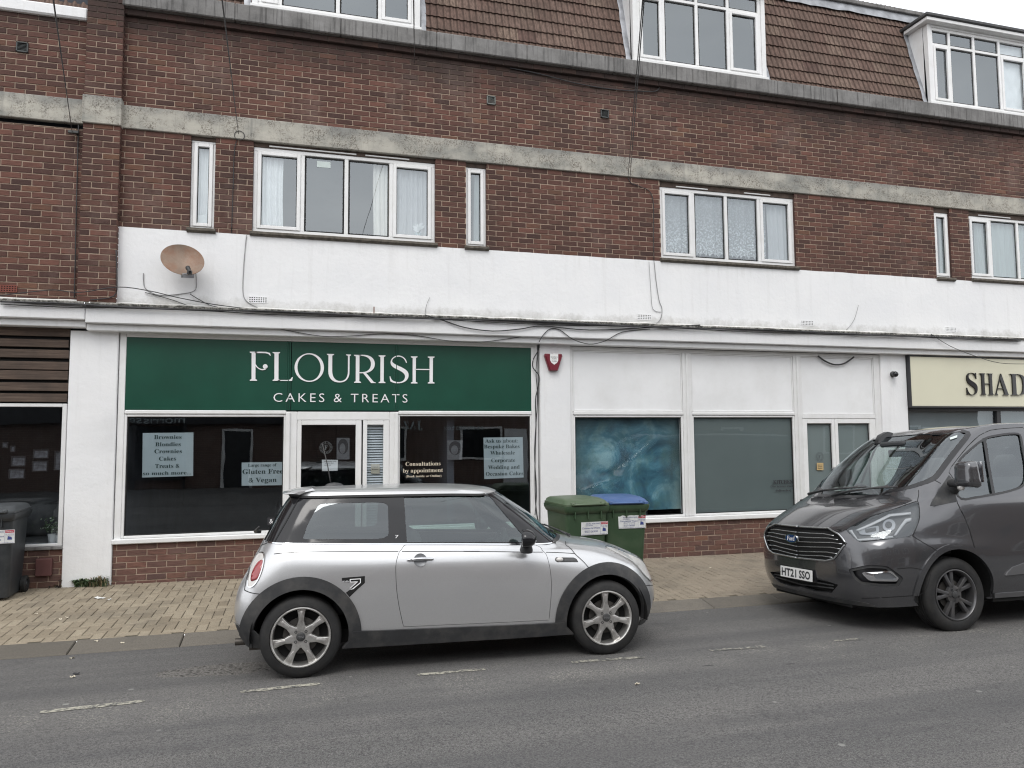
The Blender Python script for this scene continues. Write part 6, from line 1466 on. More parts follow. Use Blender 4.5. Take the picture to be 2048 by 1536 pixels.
# cabin
trimv = [(.0, 4.6), (1, 4.6), (2, 4.6), (3, 4.2), (4, 4.0), (5, 4.0), (5.8, 3.0), (6.2, 1.0), (7, .8), (8, .8), (9, .8), (11, .8), (11, 3), (11, 5), (11, 6.9), (10, 6.9), (9, 6.9), (8, 6.9), (7, 6.9), (6, 6.9), (5, 6.9), (4, 6.9), (3, 6.95), (2, 6.95), (1, 6.95), (0, 6.95)]
panel(VS, dens(trimv, step=.4), off=-.03, sides=(1, -1), lip=0, grid=2).build('interior_trim', M_['dark_void'], van, smooth=True, local=True)
for x in (.78, 1.75, 2.65):
    for y in (-.45, .45): 
        T0 = Matrix.Translation((0, 0, 0)); o_ = None
        mb = MB(); mb.bbox(x, x+.50, y-.25, y+.25, .70, .86, .05); mb.bbox(x+.46, x+.60, y-.25, y+.25, .80, 1.42, .055); s_ = mb.build('seat', M_['interior'], van, smooth=True, auto=50, local=True)
        mb = MB(); mb.bbox(x+.50, x+.60, y-.13, y+.13, 1.46, 1.66, .045); mb.build('headrest', M_['interior'], s_, smooth=True, auto=50, local=True)
mb = MB(); P = [(-.33, 1.20), (.0, 1.24), (.16, 1.20), (.22, 1.05), (.15, .7), (-.3, .7)]; V = [(x, y, z) for y in (-.80, .80) for x, z in P]; mb.add(V, [(0, 1, 2, 3, 4, 5), (11, 10, 9, 8, 7, 6)]+[(i, 6+i, 6+(i+1) % 6, (i+1) % 6) for i in range(6)]); mb.build('dashboard', M_['interior'], van, smooth=True, auto=40, local=True)
mb = MB(); SW = Matrix.Translation((.30, .42, 1.20)) @ Matrix.Rotation(math.radians(58), 4, 'Y'); ring_mesh(mb, SW, .19, .015)
for a in (0, 120, 240): mb.tube([SW @ Vector((0, 0, .02)), SW @ Vector((.18*math.cos(math.radians(a)), .18*math.sin(math.radians(a)), 0))], .014)
mb.lathe([(.06, .03), (.055, -.01), (0, -.01)], SW, 20); mb.build('steering_wheel', M_['interior'], van, smooth=True, auto=50, local=True)
mb = MB(); mb.bbox(.34, .37, -.12, .12, 1.66, 1.74, .012); mb.tube([(.36, 0, 1.74), (.42, 0, 1.80)], .01); mb.bbox(.30, .52, -.16, .20, 1.77, 1.83, .02); mb.build('rear_view_mirror', M_['interior'], van, smooth=True, auto=40, local=True)
mb = MB(); q = VS.px(kp((1505, 168), (1560, 148), (1558, 166), (1510, 182))); panel(VS, q, off=.003, sides=(1,), lip=0, grid=8, mb=mb); mb.build('windscreen_sticker', plain('sticker_pale', (.55, .62, .60), .5, var=.1), van, local=True)
# ------------------------------------------------------------------ wheelie bins
plain('bin_green', (.040, .075, .038), .42, var=.12, vscale=4, dirt=((.10, .11, .08), .35), dscale=4, bump=.1, bscale=200)
plain('bin_green_lid', (.075, .112, .062), .45, var=.1, vscale=4, dirt=((.16, .17, .13), .4), dscale=5)
plain('bin_blue_lid', (.05, .105, .25), .42, var=.1, vscale=4, dirt=((.12, .16, .3), .4), dscale=5)
plain('bin_grey', (.022, .026, .030), .45, var=.12, vscale=4, dirt=((.10, .10, .10), .35), dscale=5)
plain('bin_grey_lid', (.055, .06, .064), .5, var=.12, vscale=4); plain('label_white', (.70, .71, .71), .5, var=.06, vscale=20, dirt=((.4, .4, .38), .4), dscale=12); plain('label_red', (.45, .03, .06), .5, var=.05); plain('label_blue', (.04, .06, .22), .5, var=.05)
def rrect(w, d, r=.05, n=4):
    out = []
    for cx, cy, a0 in ((w/2-r, d/2-r, 0), (-w/2+r, d/2-r, 90), (-w/2+r, -d/2+r, 180), (w/2-r, -d/2+r, 270)):
        for k in range(n+1): a = math.radians(a0+90*k/n); out.append((cx+r*math.cos(a), cy+r*math.sin(a)))
    return out
def stack(mb, secs, cap0=True, cap1=True):
    n = len(secs[0]); V = [p for s in secs for p in s]
    Fs = [(i*n+k, i*n+(k+1) % n, (i+1)*n+(k+1) % n, (i+1)*n+k) for i in range(len(secs)-1) for k in range(n)]
    if cap0: Fs.append(tuple(range(n))[::-1])
    if cap1: Fs.append(tuple(range((len(secs)-1)*n, len(secs)*n)))
    mb.add(V, Fs)
def wheelie_bin(x, y, rz, m_body, m_lid, label, lines, lab_pos, scale=1.0, small=None):
    r = empty('wheelie_bin', (x, y, pave_z(x, y)), label, 'bin', None, rot=(0, 0, math.radians(rz)))
    S_ = lambda w, d, z, dy=0, rr=.05: [Vector((px*1, py+dy, z)) for px, py in rrect(w, d, rr)]
    mb = MB(); stack(mb, [S_(.46, .50, .03, .02), S_(.475, .52, .10, .02), S_(.50, .56, .40, .015), S_(.53, .625, .80, .0), S_(.545, .65, .955, 0)]); mb.build('body', m_body, r, smooth=True, auto=40, local=True)
    mb = MB(); stack(mb, [S_(.555, .665, .915, 0), S_(.565, .68, .92, 0), S_(.60, .72, .965, 0), S_(.602, .722, 1.0, 0), S_(.57, .69, 1.004, 0)])
    for kx in (-.17, 0, .17): mb.bbox(kx-.006, kx+.006, -.355, -.30, .85, .94, .003)
    mb.build('rim', m_body, r, smooth=True, auto=35, local=True)
    mb = MB(); stack(mb, [S_(.575, .70, 1.002, 0), S_(.585, .71, 1.006, 0), S_(.585, .71, 1.028, 0), S_(.565, .68, 1.034, .005), S_(.545, .62, 1.060, .03), S_(.50, .52, 1.082, .06, .08), S_(.40, .36, 1.090, .08, .1)])
    mb.bbox(-.20, .20, -.385, -.325, 1.012, 1.036, .010); mb.bbox(-.225, -.165, -.375, -.30, 1.006, 1.05, .012); mb.bbox(.165, .225, -.375, -.30, 1.006, 1.05, .012)
    mb.build('lid', m_lid, r, smooth=True, auto=38, local=True)
    mb = MB(); mb.tube([(-.25, .40, .985), (.25, .40, .985)], .016, 10)
    for sx in (-.24, 0, .24): mb.bbox(sx-.018, sx+.018, .31, .41, .965, 1.0, .006)
    mb.build('handle', m_body, r, smooth=True, auto=40, local=True)
    for sx in (-1, 1):
        W = Matrix.Translation((sx*.275, .245, .10)) @ Matrix.Rotation(math.radians(90*sx), 4, 'Y')
        mb = MB(); mb.lathe([(.055, -.02), (.058, .02), (.085, .026), (.1, .012), (.1, -.03), (.085, -.04), (.055, -.03)], W, 28); w = mb.build('wheel', M_['rubber'], r, smooth=True, auto=35, local=True)
        mb = MB(); mb.lathe([(.056, .012), (.03, .016), (.022, .024), (0, .024)], W, 20); mb.build('hub', m_body, w, smooth=True, auto=35, local=True)
    # sticker on the sloping front
    lx, lz = lab_pos; fy = lambda z: -.325+(.955-z)*(.0625/.86)-.0035
    T = Matrix(((1, 0, 0, lx), (0, -.0725, -1, fy(lz)), (0, 1, -.0725, lz), (0, 0, 0, 1)))
    s_ = MB(); w2, h2 = .145, .064; T = T @ Matrix.Scale(1.22, 4); rnd = random.Random(int(x*100)); top = [(w2-2*w2*i/14, h2+(rnd.uniform(-.010, .002) if small else 0)) for i in range(15)]
    s_.add([T @ Vector((px, py, 0)) for px, py in [(-w2+(.008 if small else 0), -h2), (w2, -h2)]+top], [tuple(range(17))]); st = s_.build('sticker', M_['label_white'], r, local=True)
    t = MB(); t.add([T @ Vector(p) for p in ((.068, .036, .001), (w2-.004, .036, .001), (w2-.004, h2-.004, .001), (.068, h2-.004, .001))], [(0, 1, 2, 3)]); dg = t.build('danger_panel', M_['label_red'], st, local=True)
    t = MB(); text_into(t, 'Danger', .073, .138, .041, .056, 0, T @ Matrix.Translation((0, 0, .0018)), bold=.01); t.build('lettering', M_['label_white'], dg, local=True)
    t = MB(); TT = T @ Matrix.Translation((0, 0, .0012))
    for tx, xa, xb, za, zb in lines: text_into(t, tx, xa, xb, za, zb, 0, TT, bold=.006)
    t.add([TT @ Vector(p) for p in ((.064, -.06, 0), (.0655, -.06, 0), (.0655, .06, 0), (.064, .06, 0))], [(0, 1, 2, 3)]); t.add([TT @ Vector(p) for p in ((.085, -.03, 0), (.125, -.03, 0), (.12, -.005, 0), (.09, .005, 0))], [(0, 1, 2, 3)])
    t.build('lettering', M_['label_blue'], st, local=True); return r
std = [('ADUR & WORTHING', -.095, .055, .040, .052), ('COUNCILS', -.095, -.02, .024, .034), ('do not climb', .070, .138, .020, .027), ('or sleep inside', .070, .138, .009, .016), ('commercialwaste@adur-worthing.gov.uk', -.138, .138, -.061, -.053)]
def bin_x(px, y, z): 
    d = ray(px, 1000); return CAM.x+d.x*(y-CAM.y)/d.y
B1 = wheelie_bin(bin_x(1176, -1.82, 0), -1.42, 4, M_['bin_green'], M_['bin_green_lid'], 'green wheelie bin with green lid beside the white pillar', std+[('Commercial Waste', -.135, .058, -.004, .014), ('01273 263030', -.105, .035, -.038, -.020)], (.095, .735))
B2 = wheelie_bin(bin_x(1260, -1.75, 0), -1.37, -5, M_['bin_green'], M_['bin_blue_lid'], 'green wheelie bin with blue lid and torn white sticker', std+[('Commercial Waste', -.125, .058, .002, .017), ('Mixed Recycling', -.085, .03, -.016, -.004), ('01273 263030', -.085, .03, -.043, -.026)], (.075, .79), small=True)
gb3 = G(26, 1204, pave_z)
B3 = wheelie_bin(gb3.x-.30, gb3.y+.26, 3, M_['bin_grey'], M_['bin_grey_lid'], 'dark grey wheelie bin at the left edge with danger sticker', std+[('Commercial Waste', -.135, .058, -.004, .014), ('01273 263030', -.105, .035, -.038, -.020)], (.12, .74)); B3.scale = (.95, .95, .95)

# ------------------------------------------------------------------ satellite dish
dx, dz = F(365, 519, -.30)
dish = empty('satellite_dish', (dx+.03, 0, dz-.05), 'rusty oval satellite dish on the white wall', 'satellite dish')
ax = Vector((.02, -.93, .36)).normalized(); xx = Vector((math.cos(.48), .0, -math.sin(.48))); xx = (xx-ax*xx.dot(ax)).normalized(); yy = ax.cross(xx)*-1
DM = Matrix(((xx.x, yy.x, ax.x, dx), (xx.y, yy.y, ax.y, -.30), (xx.z, yy.z, ax.z, dz), (0, 0, 0, 1)))
mb = MB(); V = []; nr, na = 10, 48; A, B = .262, .212
for side in (0, 1):
    for i in range(nr+1):
        for k in range(na): r = i/nr; a = 2*math.pi*k/na; V.append(DM @ Vector((A*r*math.cos(a), B*r*math.sin(a), .055*r*r-.055-(.006 if side else 0))))
Fs = []
for side in (0, 1):
    o = side*(nr+1)*na
    for i in range(nr):
        for k in range(na): f = (o+i*na+k, o+i*na+(k+1) % na, o+(i+1)*na+(k+1) % na, o+(i+1)*na+k); Fs.append(f if not side else f[::-1])
for k in range(na): Fs.append((nr*na+k, nr*na+(k+1) % na, (nr+1)*na+nr*na+(k+1) % na, (nr+1)*na+nr*na+k))
mb.add(V, Fs); mb.build('dish', M_['rust_dish'], dish, smooth=True, auto=50)
lnb = Vector((FX(378, 540, -.52), -.52, FZ(378, 540, -.52)))
mb = MB(); mb.tube([Vector((dx-.005, -.28, dz-.20)), Vector((dx+.01, -.36, dz-.20)), lnb+Vector((0, .05, -.03))], .011, 8); mb.tube([Vector((dx+.02, .0, dz-.08)), Vector((dx+.02, -.12, dz-.10)), Vector((dx, -.25, dz-.05))], .02, 10); mb.bbox(dx-.06, dx+.10, -.014, .0, dz-.17, dz+.02, .004); mb.build('bracket', M_['lead'], dish, smooth=True, auto=40)
mb = MB(); mb.lathe([(.016, -.05), (.018, .0), (.026, .02), (.028, .06), (0, .062)], Matrix.Translation(lnb) @ (Vector((dx, -.30, dz+.02))-lnb).to_track_quat('Z', 'Y').to_matrix().to_4x4(), 16); mb.bbox(lnb.x-.02, lnb.x+.035, lnb.y-.02, lnb.y+.03, lnb.z-.055, lnb.z-.005, .006); mb.build('receiver', M_['black_plastic'], dish, smooth=True, auto=40)

# ------------------------------------------------------------------ alarm box and sensor
ax0, az1 = F(1090, 707, -.09); ax1, _ = F(1125.5, 709, -.09); _, az0 = F(1108, 742, -.09); w = ax1-ax0
al = empty('alarm_box', ((ax0+ax1)/2, -.03, az0), 'red tapered burglar alarm box with white shield on the pillar', 'alarm box')
P0 = [(ax0+.01, az1), (ax1-.01, az1), (ax1, az1-.03), (ax1-w*.26, az0+.01), (ax1-w*.32, az0), (ax0+w*.32, az0), (ax0+w*.26, az0+.01), (ax0, az1-.03)]
cx_, cz_ = (ax0+ax1)/2, (az0+az1)/2
mb = MB(); n = len(P0); V = [(x, -.028, z) for x, z in P0]+[(x, -.075, z) for x, z in P0]+[(cx_+(x-cx_)*.86, -.098, cz_+(z-cz_)*.88) for x, z in P0]
mb.add(V, [(i, (i+1) % n, n+(i+1) % n, n+i) for i in range(n)]+[(n+i, n+(i+1) % n, 2*n+(i+1) % n, 2*n+i) for i in range(n)]+[tuple(range(2*n, 3*n))]); mb.build('housing', M_['red_plastic'], al, smooth=True, auto=30)
mb = MB(); s = w*.23; c2 = cz_+.05; sh = [(-s, .075), (-s*.4, .068), (0, .082), (s*.4, .068), (s, .075), (s*1.0, -.02), (s*.7, -.055), (0, -.085), (-s*.7, -.055), (-s, -.02)]; mb.add([(cx_+x, -.1, c2+z) for x, z in sh], [tuple(range(10))[::-1]]); shd = mb.build('shield', M_['white_paint'], al)
mb = MB(); text_into(mb, 'Southern', cx_-s*.85, cx_+s*.85, c2+.018, c2+.038, -.102); text_into(mb, 'ALARMS', cx_-s*.6, cx_+s*.6, c2-.008, c2+.008, -.102); text_into(mb, '761884', cx_-s*.6, cx_+s*.6, c2-.042, c2-.026, -.102); mb.build('lettering', M_['ink'], shd)
sx_, sz_ = F(1790, 748, -.1)
se = empty('wall_sensor', (sx_, -.03, sz_), 'small black dome sensor on the pillar beside the cream sign', 'sensor')
mb = MB(); mb.lathe([(.05, 0), (.05, .02), (.035, .035), (.035, .06)], Matrix.Translation((sx_+.015, -.028, sz_)) @ Matrix.Rotation(math.radians(90), 4, 'X'), 20); mb.build('mount', M_['black_plastic'], se, smooth=True, auto=40)
b = bmesh.new(); bmesh.ops.create_uvsphere(b, u_segments=20, v_segments=12, radius=.048); mb = MB(); mb.bm(b, M=Matrix.Translation((sx_-.01, -.115, sz_-.005))); mb.build('dome', M_['black_gloss'], se, smooth=True)

# ------------------------------------------------------------------ cables
def cable(pts, r, m, label, y=-.03, wob=.0, n=4):
    """pts: px points on the wall plane y, or (px, py, y)"""
    P = [Vector((F(p[0], p[1], p[2] if len(p) > 2 else y)[0], p[2] if len(p) > 2 else y, F(p[0], p[1], p[2] if len(p) > 2 else y)[1])) for p in pts]; Q = []
    for i in range(len(P)-1):
        g = lambda k: P[max(0, min(len(P)-1, k))]
        for t in range(n): Q.append(cr1(g(i-1), g(i), g(i+1), g(i+2), t/n))
    Q.append(P[-1])
    if wob: Q = [q+Vector((0, 0, wob*mnoise.noise(q*3+Vector((r*900, 0, 0))))) for q in Q]
    mb = MB(); mb.tube(Q, r, 6); o = mb.build('cable', m, smooth=True); return tag(o, label, 'cable')
def drop(a, b, r, label, ya=-.06, yb=-6.5):
    A = Vector((F(*a, ya)[0], ya, F(*a, ya)[1])); d = ray(*b); t = (yb-CAM.y)/d.y; B = CAM+d*t
    mb = MB(); mb.tube([A.lerp(B, i/12)-Vector((0, 0, .0)) for i in range(13)], r, 5); return tag(mb.build('cable', M_['cable']), label, 'cable')
drop((144, 262), (104, -20), .004, 'overhead wire to the anchor left of the pilaster')
drop((477, 268), (442, -20), .004, 'overhead wire to the string course left of the first window')
drop((829, 126), (827, -20), .004, 'overhead wire ending under the coping near the middle dormer')
drop((1256, 355), (1287, -20), .004, 'left wire of the overhead pair above second window')
drop((1260, 356), (1290, -20), .004, 'right wire of the overhead pair above second window')
mb = MB(); ring_mesh(mb, Matrix.Translation((FX(479, 271, -.035), -.035, FZ(479, 271, -.035))) @ Matrix.Rotation(math.radians(90), 4, 'X'), .062, .004); tag(mb.build('cable', M_['cable'], smooth=True), 'small coiled loop of wire on the string course', 'cable')
cable([(476, 276), (469, 300), (466, 380), (463, 466)], .0055, M_['cable'], 'black cable down the brick beside the narrow window', y=-.012)
cable([(493, 470), (490, 500), (487, 540), (486, 585), (494, 603), (515, 615)], .006, M_['cable_grey'], 'pale cable down the white band near the air brick', y=-.02)
cable([(1257, 356), (1262, 366), (1282, 374), (1300, 384), (1307, 410), (1307, 470), (1308, 521)], .006, M_['cable'], 'black cable beside the second window', y=-.015)
cable([(1308, 521), (1312, 560), (1318, 600), (1324, 618), (1320, 640), (1300, 656)], .006, M_['cable_grey'], 'pale cable crossing the white band to a hook', y=-.022)
cable([(1298, 524), (1301, 570), (1304, 612), (1311, 622), (1322, 624)], .004, M_['cable_grey'], 'thin pale wire hooked beside the air brick', y=-.022)
cable([(157, 250), (155, 330), (152, 450), (149, 595)], .0065, M_['cable'], 'dark cable down the corner of the pilaster', y=-.02)
cable([(232, 500), (234, 560), (228, 592), (180, 600)], .007, M_['cable'], 'black cable on the right flank of the pilaster', y=-.115)
cable([(391, 540), (393, 568), (388, 582), (360, 588), (318, 590), (292, 578), (287, 562), (287, 546)], .006, M_['cable_grey'], 'grey lead looping below the satellite dish', y=-.022)
cable([(290, 585), (310, 590), (345, 600), (380, 612), (430, 622)], .005, M_['cable'], 'thin black wire running from the dish to the canopy', y=-.03)
cable([(380, 588), (400, 600), (425, 612), (470, 620)], .005, M_['cable'], 'thin black wire slanting across white band below the dish', y=-.03)
cable([(0, 591), (60, 584), (110, 580), (160, 585), (235, 574), (300, 582), (360, 596), (450, 612), (560, 622), (700, 628)], .006, M_['cable'], 'long black wire drooping over the pilaster foot to the canopy', y=-.15)
for k, (dz_, yy_) in enumerate(((0, -.255), (4, -.262), (8, -.25), (-3, -.20), (2, -.275))):
    X = [0, 120, 260, 420, 520, 640, 760, 880, 1000, 1120, 1240, 1360, 1500, 1640, 1780, 1900, 2060]
    def zc(px): return 606+(px/2048)*78 if px < 3000 else 0
    pts = [(x, FZ and (lambda zz: zz)(zc(x))+dz_, yy_) for x in X]
    P = [(x, None) for x in X]
    Q = [Vector((FX(x, 640, yy_), yy_-.006*math.sin(x*.03+k), 3.372+.003*dz_*-1+.012*math.sin(x*.013+k*1.7))) for x in X]; R_ = []
    for i in range(len(Q)-1):
        g = lambda j: Q[max(0, min(len(Q)-1, j))]
        for t in range(5): R_.append(cr1(g(i-1), g(i), g(i+1), g(i+2), t/5))
    mb = MB(); mb.tube(R_, (.007, .005, .006, .005, .009)[k], 5); tag(mb.build('cable', M_['cable'], smooth=True), 'one of the black cables bundled along the canopy edge', 'cable', 'cables along the canopy edge')
cable([(850, 630), (890, 642), (930, 655), (985, 662), (1040, 658), (1085, 652), (1180, 660), (1300, 655), (1400, 650)], .008, M_['cable'], 'thicker black cable sagging across the fascia above the pillar', y=-.245)
cable([(870, 634), (930, 648), (1000, 656), (1060, 658), (1076, 668), (1078, 682), (1077, 700), (1067, 718), (1066, 735), (1078, 752), (1076, 775), (1071, 800), (1072, 850), (1070, 920), (1071, 1000), (1076, 1040), (1085, 1052)], .008, M_['cable'], 'black cable running down left edge of the middle pillar', y=-.045)
cable([(1078, 690), (1072, 740), (1075, 800), (1069, 900), (1073, 980), (1070, 1030)], .006, M_['cable'], 'thin wire twisted beside the black pillar cable', y=-.04)
cable([(1078, 684), (1085, 672), (1100, 658), (1120, 660), (1145, 678), (1178, 688), (1210, 682), (1245, 664), (1300, 658)], .006, M_['cable'], 'black wire hanging in a loop under the fascia right of the pillar', y=-.235)
cable([(560, 658), (640, 672), (700, 672), (760, 668), (830, 671), (900, 682), (960, 684), (1020, 677), (1050, 672)], .005, M_['cable'], 'thin wire sagging below the beam over the green sign', y=-.17)
cable([(1862, 668), (1900, 692), (1950, 712), (2000, 726), (2060, 728)], .005, M_['cable'], 'thin wire hanging in front of the cream sign', y=-.26)
cable([(1636, 712), (1650, 722), (1668, 729), (1688, 727), (1708, 714)], .013, M_['cable'], 'thick black cable loop hanging over the blank panel above the doors', y=-.02)
cable([(1020, 136), (1080, 148), (1150, 166), (1220, 178), (1290, 183), (1312, 182), (1320, 172), (1321, 158)], .008, M_['cable'], 'black cable sagging under the coping left of dormer two', y=-.02)
cable([(850, 630), (853, 610), (860, 594)], .004, M_['cable_grey'], 'short pale wire end on the white band above the sign', y=-.03)
cable([(1693, 660), (1708, 640), (1717, 610)], .004, M_['cable_grey'], 'short pale wire end on the white band above the doors', y=-.03)
mb = MB(); x_, z_ = F(748, 621, -.2); mb.tube([(x_, -.2, z_-.05), (x_, -.2, z_+.05)], .008, 6); tag(mb.build('metal_stub', plain('rust', (.20, .07, .03), .8, var=.3)), 'short rusty metal stub on the canopy edge', 'stub')

# ------------------------------------------------------------------ things in the upstairs windows
def curtain(name, px0, px1, w, label, y=.13, fold=.045, z0=None, m='curtain', top=None, scallop=0, amp=.018):
    x0, x1 = FX(px0, 400, y), FX(px1, 400, y); za = (w[2]+.06) if z0 is None else z0; zb = (w[3]-.05) if top is None else top
    mb = MB(); nx = max(8, int((x1-x0)/.008)); nz = 10; V = []; ph = px0*.37
    for j in range(nz+1):
        v = j/nz
        for i in range(nx+1):
            u = i/nx; X = x0+(x1-x0)*u; q = X+ph; a = amp*(.55+.45*(1-v))
            yy_ = y+a*math.sin(q*2*math.pi/fold+1.5*math.sin(q*9))+a*.6*math.sin(q*2*math.pi/(fold*2.3)+v)
            z = za+(zb-za)*v
            if scallop and j == 0: z += scallop*abs(math.sin(q*2*math.pi/.16))
            V.append((X+.01*math.sin(v*4+q*3)*(1-v), yy_, z))
    mb.add(V, [(j*(nx+1)+i, j*(nx+1)+i+1, (j+1)*(nx+1)+i+1, (j+1)*(nx+1)+i) for j in range(nz) for i in range(nx)])
    return tag(mb.build(name, M_[m], smooth=True), label, 'curtain')
plain('curtain_warm', (.74, .71, .65), .85, var=.06)
def net_mat(name, c, a, lace=0):
    t = NT(name); t.n.remove(t.b)
    tr = t.new('ShaderNodeBsdfTransparent'); df = t.new('ShaderNodeBsdfDiffuse'); tl = t.new('ShaderNodeBsdfTranslucent'); m1 = t.new('ShaderNodeMixShader'); m1.inputs[0].default_value = .3; mx = t.new('ShaderNodeMixShader')
    df.inputs[0].default_value = col4(c); tl.inputs[0].default_value = col4(c); t.link(df.outputs[0], m1.inputs[1]); t.link(tl.outputs[0], m1.inputs[2])
    t.link(tr.outputs[0], mx.inputs[1]); t.link(m1.outputs[0], mx.inputs[2])
    if lace:
        v = t.noise(34, 4, .75); z = t.sep(t.tc.outputs['Object'])[2]
        low = t.ramp(t.math('SUBTRACT', z, 4.5), [(.30, 1), (.75, .25)])
        t.link(t.math('ADD', t.math('MULTIPLY', t.math('MULTIPLY', t.ramp(v, [(.48, 0), (.58, 1)]), low), .55), a, True), mx.inputs[0])
    else: mx.inputs[0].default_value = a
    t.link(mx.outputs[0], t.out.inputs[0]); return t.m
M_['net'] = net_mat('net', (.80, .80, .80), .80); M_['lace'] = net_mat('lace', (.84, .86, .87), .42, 1); M_['net_green'] = net_mat('net_green', (.62, .70, .68), .75)
curtain('curtain', 388, 426, T1, 'white net curtain in the narrow window above the dish', m='curtain')
curtain('curtain', 518, 566, W1, 'white curtain drawn to the left end of the large window', m='curtain')
curtain('curtain', 746, 779, W1, 'cream curtain gathered in the third light of the large window', m='curtain_warm', y=.15, fold=.06)
curtain('curtain', 788, 866, W1, 'white net curtain in the right casement of the large window', m='net', fold=.07)
curtain('curtain', 948, 966, T2, 'greenish curtain in the narrow window right of large window', m='net_green')
curtain('curtain', 1326, 1528, W2, 'lace net curtain with scalloped hem across the second window', m='lace', z0=W2[2]+.10, scallop=.05, fold=.12)
curtain('curtain', 1532, 1584, W2, 'plain grey curtain in right casement of the lace window', m='net', fold=.09)
curtain('curtain', 1872, 1896, T3, 'pale curtain in the narrow window near the right edge', m='net_green')
curtain('curtain', 1946, 2060, W3, 'pale green curtain in the window at the right edge', m='net_green', fold=.10)
p = pn3[-2]; mb = MB(); q = pn3[-1]
for a in (pn3[-2], pn3[-1]):
    n = 14; V = [(a[0]-.04+(a[1]-a[0]+.08)*i/n, .21+.03*mnoise.noise(Vector((i*.6, j*.9, a[2]))), a[2]-.04+(a[3]-a[2]+.08)*j/n) for j in range(n+1) for i in range(n+1)]
    mb.add(V, [(j*(n+1)+i, j*(n+1)+i+1, (j+1)*(n+1)+i+1, (j+1)*(n+1)+i) for j in range(n) for i in range(n)])
tag(mb.build('window_sheet', M_['curtain'], smooth=True), 'crumpled white sheet pinned inside the right dormer window', 'sheet')
sheet('window_sticker', [(634, 322), (661, 324), (661, 336), (634, 334)], 'sticker_pale', 'small pale sticker at the top of the large upstairs window', 'sticker', [], .07)
sheet('paper_note', [(393, 431), (413, 429), (416, 447), (396, 449)], 'paper', 'white card propped at the bottom of the narrow window', 'card', [], .10)
# flower on the sill
fx, fz = F(836, 474, .11); fl_ = empty('potted_plant', (fx, .11, fz), 'white lily in a pot on the large upstairs window sill', 'plant')
mb = MB(); mb.lathe([(.04, -.02), (.05, .06), (.045, .06)], Matrix.Translation((fx, .12, fz)), 16, cap=True); mb.build('pot', M_['poster_grey'], fl_, smooth=True, auto=40)
mb = MB(); rnd = random.Random(4)
for i in range(16):
    a = rnd.uniform(0, 6.28); L = rnd.uniform(.09, .17); t_ = Vector((math.cos(a), math.sin(a)*.4, rnd.uniform(.5, 1.6))).normalized(); s_ = t_.cross(Vector((0, 1, .2))).normalized(); b0 = Vector((fx, .115, fz+.06+rnd.uniform(0, .07)))
    mb.add([b0, b0+t_*L*.5+s_*.022, b0+t_*L+Vector((0, 0, -.03)), b0+t_*L*.5-s_*.022], [(0, 1, 2, 3)])
mb.build('petals', M_['curtain'], fl_)

# ------------------------------------------------------------------ behind the shop glass
plain('print_dark', (.03, .03, .033), .5, var=.2); plain('print_pale', (.13, .13, .135), .5, var=.25, vscale=14)
def portrait(c, label, y=.07):
    o = sheet('portrait_print', c, 'print_pale', label, 'print', [], y); P = [F(*q, y) for q in c]; cx = (P[0][0]+P[1][0])/2; zt, zb = P[0][1], P[3][1]; h = zt-zb; w = P[1][0]-P[0][0]
    mb = MB(); mb.prism([(cx+w*.40*math.cos(a)+.0*w, zb+h*.60+h*.36*math.sin(a)) for a in [k*.262 for k in range(24)]], y-.003, y-.002); hr = mb.build('hair', M_['print_dark'], o)
    mb = MB(); mb.prism([(cx+w*.22*math.cos(a)-w*.04, zb+h*.50+h*.24*math.sin(a)) for a in [k*.262 for k in range(24)]], y-.005, y-.004); mb.build('face', M_['print_pale'], o); return o
portrait([c12(1318, 318), c12(1440, 318), c12(1432, 470), c12(1318, 470)], 'faint dark portrait print inside the right cake shop window')
portrait([c12(446, 298), c12(548, 298), c12(548, 468), c12(446, 468)], 'faint portrait print behind the cake shop door glass')
cz9 = lambda X, Y_: (X*.2083, 900+Y_*.2083)
plain('photo_print', (.10, .10, .11), .4, var=.6, vscale=22)
for i, (a, b_, c, d, lb) in enumerate(((22, -75, 78, -20, 'topmost framed picture in the slatted shop window'), (100, -40, 150, 20, 'framed picture right of the topmost one in slatted shop'), (110, 60, 250, 155, 'framed picture in the middle of the left column in slatted shop'), (85, 180, 240, 275, 'lowest framed picture in the slatted shop window'), (310, 105, 460, 205, 'framed picture with white border in right column of slatted shop'), (320, -5, 470, 80, 'upper framed picture in right column of slatted shop'), (525, 10, 600, 195, 'tall framed picture next to the slatted shop window frame'))):
    y = .30; P = [F(*cz9(X, Y_), y) for X, Y_ in ((a, b_), (c, b_), (c, d), (a, d))]; o = empty('picture_frame', (P[0][0], y, P[3][1]), lb, 'picture', 'pictures hanging in the slatted shop')
    mb = MB(); frame_rect(mb, P[0][0], P[1][0], P[2][1], P[1][1], .012, y-.01, y+.01, 0, .003); mb.build('frame', M_['print_dark'], o); mb = MB(); mb.add([(P[0][0]+.01, y, P[2][1]+.01), (P[1][0]-.01, y, P[2][1]+.01), (P[1][0]-.01, y, P[1][1]-.01), (P[0][0]+.01, y, P[1][1]-.01)], [(0, 1, 2, 3)]); mb.build('picture', M_['photo_print'], o)
plain('pot_white', (.62, .63, .63), .5, var=.05); plain('leaf', (.055, .095, .04), .6, var=.4, vscale=30); plain('blossom', (.66, .68, .62), .7, var=.1)
